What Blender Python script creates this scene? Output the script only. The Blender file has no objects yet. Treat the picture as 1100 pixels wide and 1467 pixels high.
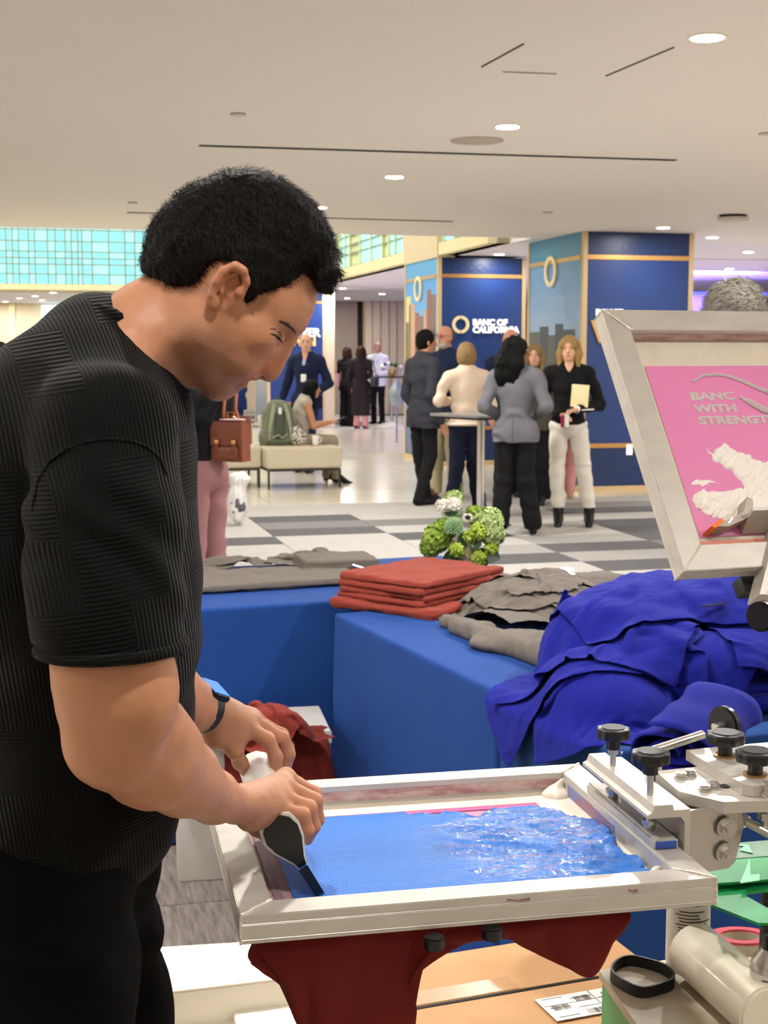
import bpy, bmesh, math, random
import numpy as np
from mathutils import Vector, Matrix
from math import sin, cos, pi, atan, radians, sqrt
random.seed(7); RNG = np.random.RandomState(5)

# ------------------------------------------------------------------ camera
SC = bpy.context.scene
COL = SC.collection
FPX, CX, CY, CAMH = 2034.0, 550.0, 733.5, 1.55
PITCH = atan(226.5 / FPX)
cam_d = bpy.data.cameras.new('camera'); cam = bpy.data.objects.new('camera', cam_d); COL.objects.link(cam)
cam.location = (0, 0, CAMH); cam.rotation_euler = (pi / 2 - PITCH, 0, 0)
cam_d.sensor_fit = 'VERTICAL'; cam_d.sensor_height = 36.0; cam_d.lens = 36.0 * FPX / 1467.0
cam_d.clip_start = 0.05; cam_d.clip_end = 200
cam_d.dof.use_dof = True; cam_d.dof.focus_distance = 1.75; cam_d.dof.aperture_fstop = 18.0
SC.camera = cam
# ------------------------------------------------------------------ view, world
SC.view_settings.view_transform = 'Standard'; SC.view_settings.look = 'None'
SC.view_settings.gamma = 1.0; SC.view_settings.use_curve_mapping = False
SC.view_settings.exposure = 0.60
SC.cycles.use_denoising = True
SC.cycles.max_bounces = 6; SC.cycles.diffuse_bounces = 4; SC.cycles.glossy_bounces = 3
SC.cycles.sample_clamp_indirect = 6.0
W = bpy.data.worlds.new('world'); SC.world = W; W.use_nodes = True
WORLD_COL, WORLD_STR = (1.0, 0.95, 0.90, 1), 0.85
W.node_tree.nodes['Background'].inputs[0].default_value = WORLD_COL
W.node_tree.nodes['Background'].inputs[1].default_value = WORLD_STR
LAMP_W = 46.0

# ------------------------------------------------------------------ maths
RA = radians(14)
RU = np.array([cos(RA), sin(RA), 0.0]); RV = np.array([-sin(RA), cos(RA), 0.0])
_fw = np.array([0, cos(PITCH), -sin(PITCH)]); _up = np.array([0, sin(PITCH), cos(PITCH)]); _C = np.array([0, 0, CAMH])
def ray(u, v): return _fw + (u - CX) / FPX * np.array([1.0, 0, 0]) + (CY - v) / FPX * _up
def PZ(u, v, z):
    r = ray(u, v); return _C + r * ((z - CAMH) / r[2])
def PY(u, v, Y):
    r = ray(u, v); return _C + r * (Y / r[1])
def R3(a, b, z=0.0): return RU * a + RV * b + np.array([0, 0, z])
def V(p): return Vector((float(p[0]), float(p[1]), float(p[2])))
def nrm(v): v = np.asarray(v, float); return v / np.linalg.norm(v)

# ------------------------------------------------------------------ materials
def lin(h):
    if isinstance(h, str):
        h = h.lstrip('#'); c = [int(h[i:i + 2], 16) / 255 for i in (0, 2, 4)]
    else: c = h
    return tuple((x / 12.92 if x <= .04045 else ((x + .055) / 1.055) ** 2.4) for x in c) + (1.0,)
MATS = {}
class NT:
    def __init__(s, m): s.t = m.node_tree; s.n = s.t.nodes
    def add(s, typ, **kw):
        n = s.n.new(typ)
        for k, v in kw.items():
            if k.startswith('i_'):
                key = k[2:]; key = int(key) if key.isdigit() else key
                n.inputs[key].default_value = v
            else: setattr(n, k, v)
        return n
    def link(s, a, b): s.t.links.new(a, b)
def mat(name, col, rough=.6, metal=0.0, bump=None, var=None, emit=0.0, spec=None, sheen=0.0, trans=0.0, alpha=None, aniso=None, coat=0.0, sss=0.0, col2=None):
    """var=(scale, amount, stretch xyz): colour variation; bump=(scale, strength, stretch)"""
    m = bpy.data.materials.new(name); m.use_nodes = True; T = NT(m)
    b = T.n['Principled BSDF']; b.inputs['Base Color'].default_value = lin(col)
    b.inputs['Roughness'].default_value = rough; b.inputs['Metallic'].default_value = metal
    if spec is not None: b.inputs['Specular IOR Level'].default_value = spec
    if sheen: b.inputs['Sheen Weight'].default_value = sheen; b.inputs['Sheen Roughness'].default_value = .5
    if trans: b.inputs['Transmission Weight'].default_value = trans
    if coat: b.inputs['Coat Weight'].default_value = coat; b.inputs['Coat Roughness'].default_value = .08
    if sss: b.inputs['Subsurface Weight'].default_value = sss; b.inputs['Subsurface Radius'].default_value = (.012, .005, .003); b.inputs['Subsurface Scale'].default_value = 1.0
    if emit:
        b.inputs['Emission Color'].default_value = lin(col); b.inputs['Emission Strength'].default_value = emit
    if alpha is not None: b.inputs['Alpha'].default_value = alpha
    tc = T.add('ShaderNodeTexCoord')
    if var:
        mp = T.add('ShaderNodeMapping'); T.link(tc.outputs['Object'], mp.inputs[0]); mp.inputs['Scale'].default_value = var[2] if len(var) > 2 else (1, 1, 1)
        nz = T.add('ShaderNodeTexNoise', i_Scale=var[0], i_Detail=5.0, i_Roughness=.6); T.link(mp.outputs[0], nz.inputs['Vector'])
        rp = T.add('ShaderNodeValToRGB'); c = lin(col)
        d = lin(col2) if col2 else tuple(max(0, x * (1 - var[1])) for x in c[:3]) + (1,)
        rp.color_ramp.elements[0].position = .32; rp.color_ramp.elements[1].position = .68
        rp.color_ramp.elements[0].color = d; rp.color_ramp.elements[1].color = c
        T.link(nz.outputs[0], rp.inputs[0]); T.link(rp.outputs[0], b.inputs['Base Color'])
    if bump:
        mp = T.add('ShaderNodeMapping'); T.link(tc.outputs['Object'], mp.inputs[0]); mp.inputs['Scale'].default_value = bump[2] if len(bump) > 2 else (1, 1, 1)
        nz = T.add('ShaderNodeTexNoise', i_Scale=bump[0], i_Detail=4.0); T.link(mp.outputs[0], nz.inputs['Vector'])
        bp = T.add('ShaderNodeBump', i_Strength=bump[1], i_Distance=.01); T.link(nz.outputs[0], bp.inputs['Height']); T.link(bp.outputs[0], b.inputs['Normal'])
    MATS[name] = m; return m

# ------------------------------------------------------------------ objects
def link(name, me, m=None, parent=None):
    o = bpy.data.objects.new(name, me); COL.objects.link(o)
    if m is not None:
        for x in (m if isinstance(m, (list, tuple)) else [m]): me.materials.append(x)
    if parent is not None: o.parent = parent
    return o
def smooth(me, ang=None):
    me.polygons.foreach_set('use_smooth', [True] * len(me.polygons))
    if ang is not None and hasattr(me, 'set_sharp_from_angle'): me.set_sharp_from_angle(angle=radians(ang))
def tag(o, label, cat, group=None, kind=None):
    o['label'] = label; o['category'] = cat
    if group: o['group'] = group
    if kind: o['kind'] = kind
    return o
def thing(name, label, cat, loc=(0, 0, 0), rz=0.0, group=None):
    o = bpy.data.objects.new(name, None); COL.objects.link(o); o.empty_display_size = .05
    o.location = V(loc); o.rotation_euler = (0, 0, rz); tag(o, label, cat, group); return o
def place(o, parent):
    """keep the world-space mesh of o where it is, under parent"""
    o.parent = parent; bpy_mat = world_matrix(parent); o.matrix_parent_inverse = bpy_mat.inverted(); return o
def world_matrix(o):
    m = Matrix.Translation(o.location) @ o.rotation_euler.to_matrix().to_4x4()
    return m if o.parent is None else world_matrix(o.parent) @ o.matrix_parent_inverse @ m
def mesh_np(verts, faces):
    me = bpy.data.meshes.new('m'); me.from_pydata([tuple(map(float, v)) for v in verts], [], [tuple(map(int, f)) for f in faces]); me.update(); return me
class MB:
    """collects shapes (world or local space) and links them as one mesh object"""
    def __init__(s): s.bm = bmesh.new()
    def _xf(s, vs, M):
        bmesh.ops.transform(s.bm, matrix=M, verts=vs)
    def box(s, c, size, M=None, bev=0.0, seg=2):
        r = bmesh.ops.create_cube(s.bm, size=1.0); vs = r['verts']
        bmesh.ops.scale(s.bm, vec=size, verts=vs)
        if bev:
            es = list({e for v in vs for e in v.link_edges})
            g = bmesh.ops.bevel(s.bm, geom=es, offset=bev, segments=seg, affect='EDGES', profile=.5)
            vs = list({v for f in g['faces'] for v in f.verts} | {v for v in vs if v.is_valid})
            vs = [v for v in vs if v.is_valid]
            seen = set(vs); st = list(vs)
            while st:
                x = st.pop()
                for e in x.link_edges:
                    y = e.other_vert(x)
                    if y not in seen: seen.add(y); st.append(y)
            vs = list(seen)
        bmesh.ops.translate(s.bm, vec=V(c), verts=vs)
        if M is not None: s._xf(vs, M)
        return s
    def cyl(s, p0, p1, r0, r1=None, seg=24, bev=0.0, caps=True):
        r1 = r0 if r1 is None else r1; p0 = V(p0); p1 = V(p1); d = p1 - p0
        r = bmesh.ops.create_cone(s.bm, cap_ends=caps, segments=seg, radius1=r0, radius2=r1, depth=d.length); vs = r['verts']
        if bev:
            es = [e for e in {e for v in vs for e in v.link_edges} if len(e.link_faces) == 2 and any(len(f.verts) > 4 for f in e.link_faces)]
            g = bmesh.ops.bevel(s.bm, geom=es, offset=bev, segments=2, affect='EDGES')
            seen = set(v for v in vs if v.is_valid) | {v for f in g['faces'] for v in f.verts}; vs = list(seen)
        q = Vector((0, 0, 1)).rotation_difference(d.normalized())
        s._xf(vs, Matrix.Translation((p0 + p1) / 2) @ q.to_matrix().to_4x4()); return s
    def lathe(s, prof, M=None, seg=32, lobes=0, amp=0.0, loop=False):
        rings = []
        for (r, z) in prof:
            ring = []
            for k in range(seg):
                a = 2 * pi * k / seg; rr = r * (1 + (amp * cos(lobes * a) if lobes and r > 0 else 0))
                ring.append(s.bm.verts.new((rr * cos(a), rr * sin(a), z)))
            rings.append(ring)
        for i in range(len(rings) - 1):
            for k in range(seg):
                s.bm.faces.new((rings[i][k], rings[i][(k + 1) % seg], rings[i + 1][(k + 1) % seg], rings[i + 1][k]))
        if loop:
            for k in range(seg): s.bm.faces.new((rings[-1][k], rings[-1][(k + 1) % seg], rings[0][(k + 1) % seg], rings[0][k]))
        else: s.bm.faces.new(rings[0][::-1]); s.bm.faces.new(rings[-1])
        if M is not None: s._xf([v for r in rings for v in r], M)
        return s
    def sph(s, c, r, M=None, u=20, v=12):
        rr = bmesh.ops.create_uvsphere(s.bm, u_segments=u, v_segments=v, radius=1.0); vs = rr['verts']
        sc = (r, r, r) if not hasattr(r, '__len__') else r
        bmesh.ops.scale(s.bm, vec=sc, verts=vs)
        if M is not None: s._xf(vs, M)
        bmesh.ops.translate(s.bm, vec=V(c), verts=vs); return s
    def prism(s, pts, p_fn, d0, d1):
        """extrude polygon pts (2D); p_fn(x,y,d)->3D"""
        a = [s.bm.verts.new(V(p_fn(x, y, d0))) for x, y in pts]; b = [s.bm.verts.new(V(p_fn(x, y, d1))) for x, y in pts]
        n = len(pts)
        for i in range(n): s.bm.faces.new((a[i], a[(i + 1) % n], b[(i + 1) % n], b[i]))
        s.bm.faces.new(a[::-1]); s.bm.faces.new(b); return s
    def tube(s, pts, r, seg=10):
        pts = [V(p) for p in pts]; rs = r if hasattr(r, '__len__') else [r] * len(pts); rings = []
        for i, p in enumerate(pts):
            t = (pts[min(i + 1, len(pts) - 1)] - pts[max(i - 1, 0)]).normalized()
            a = t.orthogonal().normalized() if i == 0 else (pa - t * pa.dot(t)).normalized()
            pa = a; b = t.cross(a)
            rings.append([s.bm.verts.new(p + (a * cos(2 * pi * k / seg) + b * sin(2 * pi * k / seg)) * rs[i]) for k in range(seg)])
        for i in range(len(rings) - 1):
            for k in range(seg): s.bm.faces.new((rings[i][k], rings[i][(k + 1) % seg], rings[i + 1][(k + 1) % seg], rings[i + 1][k]))
        s.bm.faces.new(rings[0][::-1]); s.bm.faces.new(rings[-1]); return s
    def build(s, name, m, parent=None, sm=True, ang=40):
        bmesh.ops.recalc_face_normals(s.bm, faces=s.bm.faces)
        me = bpy.data.meshes.new(name); s.bm.to_mesh(me); s.bm.free()
        if sm: smooth(me, ang)
        return link(name, me, m, parent)
def RM(a, b, z=0.0): return Matrix.Translation(V(R3(a, b, z))) @ Matrix.Rotation(RA, 4, 'Z')
def rbox(name, a0, a1, b0, b1, z0, z1, m, parent=None, bev=0.0, kind=None):
    """box aligned with the room axes"""
    o = MB().box((0, 0, 0), (abs(a1 - a0), abs(b1 - b0), abs(z1 - z0)), RM((a0 + a1) / 2, (b0 + b1) / 2, (z0 + z1) / 2), bev).build(name, m, None, sm=False)
    if parent is not None: place(o, parent)
    if kind: o['kind'] = kind
    return o
_BOXME = {}
def piece(name, size, M, m, parent, bev=0.0):
    """cheap box piece; alike pieces share one mesh"""
    key = (tuple(round(x, 4) for x in size), m.name, bev)
    if key not in _BOXME:
        bm = bmesh.new(); bmesh.ops.create_cube(bm, size=1.0); bmesh.ops.scale(bm, vec=size, verts=bm.verts)
        if bev: bmesh.ops.bevel(bm, geom=bm.edges[:], offset=bev, segments=1, affect='EDGES')
        me = bpy.data.meshes.new(name); bm.to_mesh(me); bm.free(); me.materials.append(m); _BOXME[key] = me
    o = bpy.data.objects.new(name, _BOXME[key]); COL.objects.link(o)
    o.parent = parent
    o.matrix_basis = (world_matrix(parent).inverted() if parent is not None else Matrix.Identity(4)) @ M
    return o
def text(name, s, size, M, m, parent=None, depth=.004, bold=.0, spacing=1.0, align='LEFT'):
    c = bpy.data.curves.new(name, 'FONT'); c.body = s; c.size = size; c.extrude = depth; c.offset = bold; c.space_character = spacing; c.align_x = align; c.resolution_u = 3
    o = bpy.data.objects.new(name, c); COL.objects.link(o)
    dg = bpy.context.evaluated_depsgraph_get(); me = bpy.data.meshes.new_from_object(o.evaluated_get(dg)); bpy.data.objects.remove(o)
    me.materials.clear(); me.transform(M); o = link(name, me, m)
    if parent is not None: place(o, parent)
    return o

# ------------------------------------------------------------------ signed-distance modelling -> surface nets
class SDF:
    def __init__(s, xs, ys, zs, big=1.0):
        s.xs, s.ys, s.zs = (np.asarray(a, np.float32) for a in (xs, ys, zs))
        s.f = np.full((len(xs), len(ys), len(zs)), big, np.float32)
    @staticmethod
    def uniform(lo, hi, h):
        return SDF(*[np.arange(lo[i], hi[i] + h, h) for i in range(3)])
    def _sub(s, lo, hi):
        i0 = [max(0, int(np.searchsorted(ax, l)) - 1) for ax, l in zip((s.xs, s.ys, s.zs), lo)]
        i1 = [min(len(ax), int(np.searchsorted(ax, h)) + 1) for ax, h in zip((s.xs, s.ys, s.zs), hi)]
        sl = tuple(slice(a, b) for a, b in zip(i0, i1))
        if any(b <= a for a, b in zip(i0, i1)): return None, None
        return sl, (s.xs[sl[0]][:, None, None], s.ys[sl[1]][None, :, None], s.zs[sl[2]][None, None, :])
    def _mix(s, sl, d, k, sub):
        g = s.f[sl]
        if sub:
            d = -d
            if k > 0: h = np.maximum(k - np.abs(g - d), 0) / k; s.f[sl] = np.maximum(g, d) + h * h * k / 4
            else: s.f[sl] = np.maximum(g, d)
        else:
            if k > 0: h = np.maximum(k - np.abs(g - d), 0) / k; s.f[sl] = np.minimum(g, d) - h * h * k / 4
            else: s.f[sl] = np.minimum(g, d)
    def cap(s, a, b, ra, rb=None, k=.01, sub=False, flat=None):
        """tapered capsule; flat=(axis, ratio) squashes the section along a world axis"""
        a = np.asarray(a, float); b = np.asarray(b, float); rb = ra if rb is None else rb; m = max(ra, rb) * 1.05 + k + .012
        if flat is not None:
            ax = nrm(flat[0]); m = m
        sl, P = s._sub(np.minimum(a, b) - m, np.maximum(a, b) + m)
        if sl is None: return s
        ab = b - a; L = float(ab @ ab) + 1e-12
        px, py, pz = P[0] - a[0], P[1] - a[1], P[2] - a[2]
        t = np.clip((px * ab[0] + py * ab[1] + pz * ab[2]) / L, 0, 1)
        qx, qy, qz = px - t * ab[0], py - t * ab[1], pz - t * ab[2]
        if flat is not None:
            dd = (qx * ax[0] + qy * ax[1] + qz * ax[2]) * (1 / flat[1] - 1)
            qx, qy, qz = qx + dd * ax[0], qy + dd * ax[1], qz + dd * ax[2]
        d = np.sqrt(qx * qx + qy * qy + qz * qz) - (ra + (rb - ra) * t)
        s._mix(sl, d.astype(np.float32), k, sub); return s
    def chain(s, pts, rs, k=.01, **kw):
        for i in range(len(pts) - 1): s.cap(pts[i], pts[i + 1], rs[i], rs[i + 1], k, **kw)
        return s
    def ell(s, c, r, rot=None, k=.01, sub=False):
        """ellipsoid, rot = 3x3 whose columns are the local axes"""
        c = np.asarray(c, float); r = np.asarray(r, float); rot = np.eye(3) if rot is None else np.asarray(rot)
        ext = np.sqrt(((rot * r[None, :]) ** 2).sum(1)) + k + .012
        sl, P = s._sub(c - ext, c + ext)
        if sl is None: return s
        px, py, pz = P[0] - c[0], P[1] - c[1], P[2] - c[2]
        q = [(px * rot[0, i] + py * rot[1, i] + pz * rot[2, i]) / r[i] for i in range(3)]
        k0 = np.sqrt(q[0] ** 2 + q[1] ** 2 + q[2] ** 2) + 1e-6
        k1 = np.sqrt((q[0] / r[0]) ** 2 + (q[1] / r[1]) ** 2 + (q[2] / r[2]) ** 2) + 1e-6
        d = k0 * (k0 - 1) / k1
        s._mix(sl, d.astype(np.float32), k, sub); return s
    def box(s, c, h, rot=None, rad=.0, k=.01, sub=False):
        c = np.asarray(c, float); h = np.asarray(h, float); rot = np.eye(3) if rot is None else np.asarray(rot)
        ext = (np.abs(rot) * h[None, :]).sum(1) + k + .012
        sl, P = s._sub(c - ext, c + ext)
        if sl is None: return s
        px, py, pz = P[0] - c[0], P[1] - c[1], P[2] - c[2]
        q = [np.abs(px * rot[0, i] + py * rot[1, i] + pz * rot[2, i]) - h[i] + rad for i in range(3)]
        d = np.sqrt(sum(np.maximum(x, 0) ** 2 for x in q)) + np.minimum(np.maximum(np.maximum(q[0], q[1]), q[2]), 0) - rad
        s._mix(sl, d.astype(np.float32), k, sub); return s
    def plane(s, p, n, k=0.0):
        """cut away the side n points to"""
        n = nrm(n); d = (s.xs[:, None, None] - p[0]) * n[0] + (s.ys[None, :, None] - p[1]) * n[1] + (s.zs[None, None, :] - p[2]) * n[2]
        s.f = np.maximum(s.f, d.astype(np.float32)); return s
    def disp(s, fn, band=.03):
        """add fn(x,y,z) near the surface"""
        I = np.nonzero(np.abs(s.f) < band)
        s.f[I] += fn(s.xs[I[0]], s.ys[I[1]], s.zs[I[2]]).astype(np.float32); return s
    def mesh(s, relax=1):
        f = s.f; xs, ys, zs = s.xs, s.ys, s.zs; ins = f < 0
        nx, ny, nz = f.shape
        occ = np.zeros((nx - 1, ny - 1, nz - 1), np.uint8)
        for i in (0, 1):
            for j in (0, 1):
                for k in (0, 1): occ += ins[i:nx - 1 + i, j:ny - 1 + j, k:nz - 1 + k]
        C = np.nonzero((occ > 0) & (occ < 8)); n = len(C[0])
        idx = np.full(occ.shape, -1, np.int32); idx[C] = np.arange(n)
        acc = np.zeros((n, 3)); cnt = np.zeros(n)
        X = [xs.astype(float), ys.astype(float), zs.astype(float)]
        corners = [(i, j, k) for i in (0, 1) for j in (0, 1) for k in (0, 1)]
        val = {c: f[C[0] + c[0], C[1] + c[1], C[2] + c[2]].astype(float) for c in corners}
        for c in corners:
            for ax in range(3):
                if c[ax] == 0:
                    d = list(c); d[ax] = 1; d = tuple(d); a, b = val[c], val[d]; m = (a < 0) != (b < 0)
                    if not m.any(): continue
                    t = a[m] / (a[m] - b[m]); base = [X[q][C[q][m] + c[q]] for q in range(3)]
                    nxt = X[ax][C[ax][m] + 1]; base[ax] = base[ax] + t * (nxt - base[ax])
                    acc[m] += np.stack(base, 1); cnt[m] += 1
        Vt = acc / np.maximum(cnt, 1)[:, None]
        quads = []
        for ax in range(3):
            o = [q for q in range(3) if q != ax]
            A = [slice(None)] * 3; B = [slice(None)] * 3; A[ax] = slice(0, -1); B[ax] = slice(1, None)
            for q in o: A[q] = slice(1, -1); B[q] = slice(1, -1)
            s0 = ins[tuple(A)]; s1 = ins[tuple(B)]; E = np.nonzero(s0 != s1); flip = s0[E]
            ci = [E[0].copy(), E[1].copy(), E[2].copy()]
            def g(du, dv):
                ii = [ci[0], ci[1], ci[2]]; ii = list(ii)
                ii[o[0]] = ci[o[0]] + du; ii[o[1]] = ci[o[1]] + dv
                return idx[ii[0], ii[1], ii[2]]
            q = np.stack([g(0, 0), g(1, 0), g(1, 1), g(0, 1)], 1)
            if ax == 1: q = q[:, ::-1]
            q[~flip] = q[~flip][:, ::-1]; quads.append(q)
        Q = np.concatenate(quads); Q = Q[(Q >= 0).all(1)]
        for _ in range(relax):
            S = np.zeros_like(Vt); c = np.zeros(len(Vt))
            for a in range(4):
                np.add.at(S, Q[:, a], Vt[Q[:, (a + 1) % 4]]); np.add.at(c, Q[:, a], 1)
                np.add.at(S, Q[:, a], Vt[Q[:, (a - 1) % 4]]); np.add.at(c, Q[:, a], 1)
            Vt = Vt * .5 + .5 * S / np.maximum(c, 1)[:, None]
        return Vt, Q
    def build(s, name, m, parent=None, relax=1, post=None):
        Vt, Q = s.mesh(relax)
        if post is not None: Vt = post(Vt)
        me = np_mesh(name, Vt, Q); smooth(me); o = link(name, me, m)
        if parent is not None: place(o, parent)
        return o
def np_mesh(name, Vt, Q):
    me = bpy.data.meshes.new(name); n = len(Vt); k = len(Q)
    me.vertices.add(n); me.vertices.foreach_set('co', np.asarray(Vt, np.float32).ravel())
    w = Q.shape[1]; me.loops.add(k * w); me.loops.foreach_set('vertex_index', np.asarray(Q, np.int32).ravel())
    me.polygons.add(k); me.polygons.foreach_set('loop_start', np.arange(0, k * w, w, dtype=np.int32)); me.update(calc_edges=True); me.validate(); return me
def grid_mesh(P):
    """P: (n,m,3) array -> verts, quads"""
    n, m = P.shape[:2]; I = np.arange(n * m).reshape(n, m)
    Q = np.stack([I[:-1, :-1], I[1:, :-1], I[1:, 1:], I[:-1, 1:]], -1).reshape(-1, 4); return P.reshape(-1, 3), Q
# smooth value noise in numpy
_PERM = np.random.RandomState(11).rand(64, 64, 64).astype(np.float32)
def vnoise(x, y, z):
    x, y, z = (np.asarray(a, float) for a in np.broadcast_arrays(x, y, z))
    i, j, k = np.floor(x).astype(int), np.floor(y).astype(int), np.floor(z).astype(int)
    u, v, w = x - i, y - j, z - k; u, v, w = (t * t * (3 - 2 * t) for t in (u, v, w)); r = 0
    for a in (0, 1):
        for b in (0, 1):
            for c in (0, 1):
                r = r + _PERM[(i + a) & 63, (j + b) & 63, (k + c) & 63] * (u if a else 1 - u) * (v if b else 1 - v) * (w if c else 1 - w)
    return r * 2 - 1
def fbm(x, y, z, o=3):
    r = 0; a = 1
    for q in range(o): r = r + a * vnoise(x * 2 ** q + 7 * q, y * 2 ** q, z * 2 ** q); a *= .5
    return r
def rotz(t): c, s_ = cos(t), sin(t); return np.array([[c, -s_, 0], [s_, c, 0], [0, 0, 1.0]])
def roty(t): c, s_ = cos(t), sin(t); return np.array([[c, 0, s_], [0, 1.0, 0], [-s_, 0, c]])
def rotx(t): c, s_ = cos(t), sin(t); return np.array([[1.0, 0, 0], [0, c, -s_], [0, s_, c]])
# ------------------------------------------------------------------ room shell
CEIL = 2.9
M_ceil = mat('ceiling_plaster', '#f3ece4', .9, bump=(60, .02))
M_ceil2 = mat('far_ceiling_plaster', '#e9e6ea', .9)
M_wood = mat('pale_wood_panel', '#dccaa8', .55, var=(6, .10, (12, 12, .6)))
M_wood_d = mat('grey_wood_panel', '#a3957f', .6, var=(6, .12, (12, 12, .6)))
M_cream = mat('cream_paint', '#e8dcae', .7)
M_creamgrn = mat('pale_green_mullion', '#d8dfae', .6)
M_black = mat('black_gap', '#0a0a0a', .7)
M_slot = mat('slot_black', '#101010', .9)
M_carpets = [mat('carpet_light_grey', '#b9b6b0', .95, bump=(900, .3), var=(7, .22, (1, 12, 1))),
             mat('carpet_pale_grey', '#a5a29e', .95, bump=(900, .3), var=(9, .28, (1, 14, 1))),
             mat('carpet_mid_grey', '#84827f', .95, bump=(900, .3), var=(9, .3, (1, 14, 1))),
             mat('carpet_charcoal', '#5f5e60', .95, bump=(900, .3), var=(9, .35, (1, 14, 1)))]
M_woodgrain = mat('carpet_woodgrain', '#8a817c', .9, bump=(300, .3), var=(7, .6, (9, 1.0, 1)))
M_marble = [mat('marble_cream', '#e9e3d2', .16, var=(2.2, .12, (1, 3, 1)), spec=.6), mat('marble_cream_pale', '#efeadb', .14, var=(2.6, .1, (1, 3, 1)), spec=.6),
            mat('marble_cream_warm', '#e2d9c4', .18, var=(2.0, .12, (1, 3, 1)), spec=.6)]
M_grout = mat('floor_joint', '#a79f93', .8)

floor = rbox('floor', -14, 18, -5, 42, -.06, -.006, M_grout, kind='structure')
# carpet tiles: 1.0 x 0.5 m, laid with the room
def in_view(a0, a1, b0, b1, z=0):
    for a in (a0, a1, (a0 + a1) / 2):
        for b in (b0, b1):
            p = R3(a, b, z) - _C; w = p @ _fw
            if w < .5: continue
            u = CX + FPX * p[0] / w; v = CY - FPX * (p @ _up) / w
            if -60 < u < 1160 and 560 < v < 1600: return True
    return False
rc = random.Random(21)
def shade(ia, ib):
    h = vnoise(np.array([ia * .31 + 3.3]), np.array([ib * .42 + 8.1]), np.array([.5]))[0] + rc.uniform(-.35, .35)
    return 3 if h > .52 else 2 if h > .30 else 1 if h > -.05 else 0
FORCED = {}
def tile_at(u, v, k):
    p = PZ(u, v, 0); a, b = p @ RU, p @ RV; FORCED[(int(a // 1.0), int((b + .1) // .5))] = k
for u, v, k in [(365, 738, 3), (395, 742, 3), (420, 757, 2), (470, 757, 2), (370, 775, 3), (540, 760, 3), (600, 765, 3), (640, 745, 2), (350, 712, 0), (520, 733, 0), (470, 737, 0), (560, 742, 0),
                (450, 790, 0), (400, 795, 0), (500, 800, 0), (560, 722, 1), (880, 748, 3), (930, 755, 3), (860, 722, 2), (830, 790, 3), (900, 805, 3), (790, 800, 3), (960, 800, 3), (880, 775, 0), (940, 735, 0), (800, 770, 1),
                (620, 800, 2), (660, 735, 1), (600, 725, 0), (560, 790, 0)]:
    tile_at(u, v, k)
for ib in range(1, 29):
    for ia in range(-8, 14):
        a0, a1, b0, b1 = ia * 1.0, ia * 1.0 + 1.0, ib * .5 - .1, ib * .5 + .4
        if not in_view(a0, a1, b0, b1): continue
        k = FORCED.get((ia, ib), shade(ia, ib))
        mm = M_carpets[k]
        if b0 < 6.5: mm = M_woodgrain if a0 < .9 else M_carpets[(ia + ib) % 2]  # hidden near tiles kept pale to bounce light up to the ceiling
        piece('carpet_tile', (.994, .494, .008), RM((a0 + a1) / 2, (b0 + b1) / 2, -.004), mm, floor, .002)
for ib in range(0, 14):
    for ia in range(-6, 12):
        s_ = 1.2; a0, b0 = ia * s_, 14.4 + ib * s_
        if b0 > 27.6 or not in_view(a0, a0 + s_, b0, b0 + s_): continue
        piece('marble_tile', (s_ - .006, s_ - .006, .008), RM(a0 + s_ / 2, b0 + s_ / 2, -.004), M_marble[(ia * 7 + ib * 5) % 3], floor)
for ib in range(0, 10):
    for ia in range(2, 9):
        a0, b0 = ia * 2.0, 28.8 + ib * 1.0
        if not in_view(a0, a0 + 2, b0, b0 + 1): continue
        piece('carpet_tile', (1.99, .99, .008), RM(a0 + 1, b0 + .5, -.004), M_carpets[rc.choice([0, 0, 3, 2, 0])], floor)

ceil = rbox('ceiling', -14, 16, -5, 16.0, CEIL, CEIL + .25, M_ceil, kind='structure')
ceil2 = rbox('ceiling', 5.78, 18, 16.0, 42, CEIL, CEIL + .25, M_ceil2, kind='structure')
ceil3 = rbox('ceiling', -14, 5.78, 32.2, 42, CEIL, CEIL + .25, M_ceil2, kind='structure')
ceil4 = rbox('ceiling', -14, 8.5, 15.9, 34, 7.2, 7.4, M_ceil2, kind='structure')
# linear slots, access panel joints, speaker, discs in the near ceiling
def ceil_bar(name, p0, p1, w, m, parent, label=None):
    A, B = PZ(*p0, CEIL), PZ(*p1, CEIL); d = B - A; L = np.linalg.norm(d)
    M = Matrix.Translation(V((A + B) / 2 + np.array([0, 0, -.002]))) @ Matrix.Rotation(math.atan2(d[1], d[0]), 4, 'Z')
    return piece(name, (L, w, .008), M, m, parent)
ceil_bar('slot_diffuser', (285, 208), (968, 229), .045, M_slot, ceil)
ceil_bar('slot_diffuser', (182, 304), (648, 317), .045, M_slot, ceil)
M_seam = mat('ceiling_seam', '#6e655c', .9)
ceil_bar('access_panel_joint', (690, 95), (750, 62), .006, M_seam, ceil)
ceil_bar('access_panel_joint', (868, 108), (965, 67), .006, M_seam, ceil)
M_seam2 = mat('ceiling_seam_faint', '#b9aea2', .9)
ceil_bar('access_panel_joint', (720, 102), (797, 105), .006, M_seam2, ceil)
ceil_bar('ceiling_joint', (992, 371), (1140, 372), .03, M_seam2, ceil2)
ceil_bar('ceiling_joint', (440, 407), (575, 415), .03, M_seam2, ceil3)
def disc(name, uv, r, m, parent, z0=CEIL - .006):
    p = PZ(uv[0], uv[1], CEIL); o = MB().cyl((p[0], p[1], z0), (p[0], p[1], CEIL + .01), r, seg=32).build(name, m); return place(o, parent)
M_spk = mat('speaker_grille', '#c4b8aa', .8, bump=(400, .3))
disc('speaker_grille', (683, 201), .17, M_spk, ceil)
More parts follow.
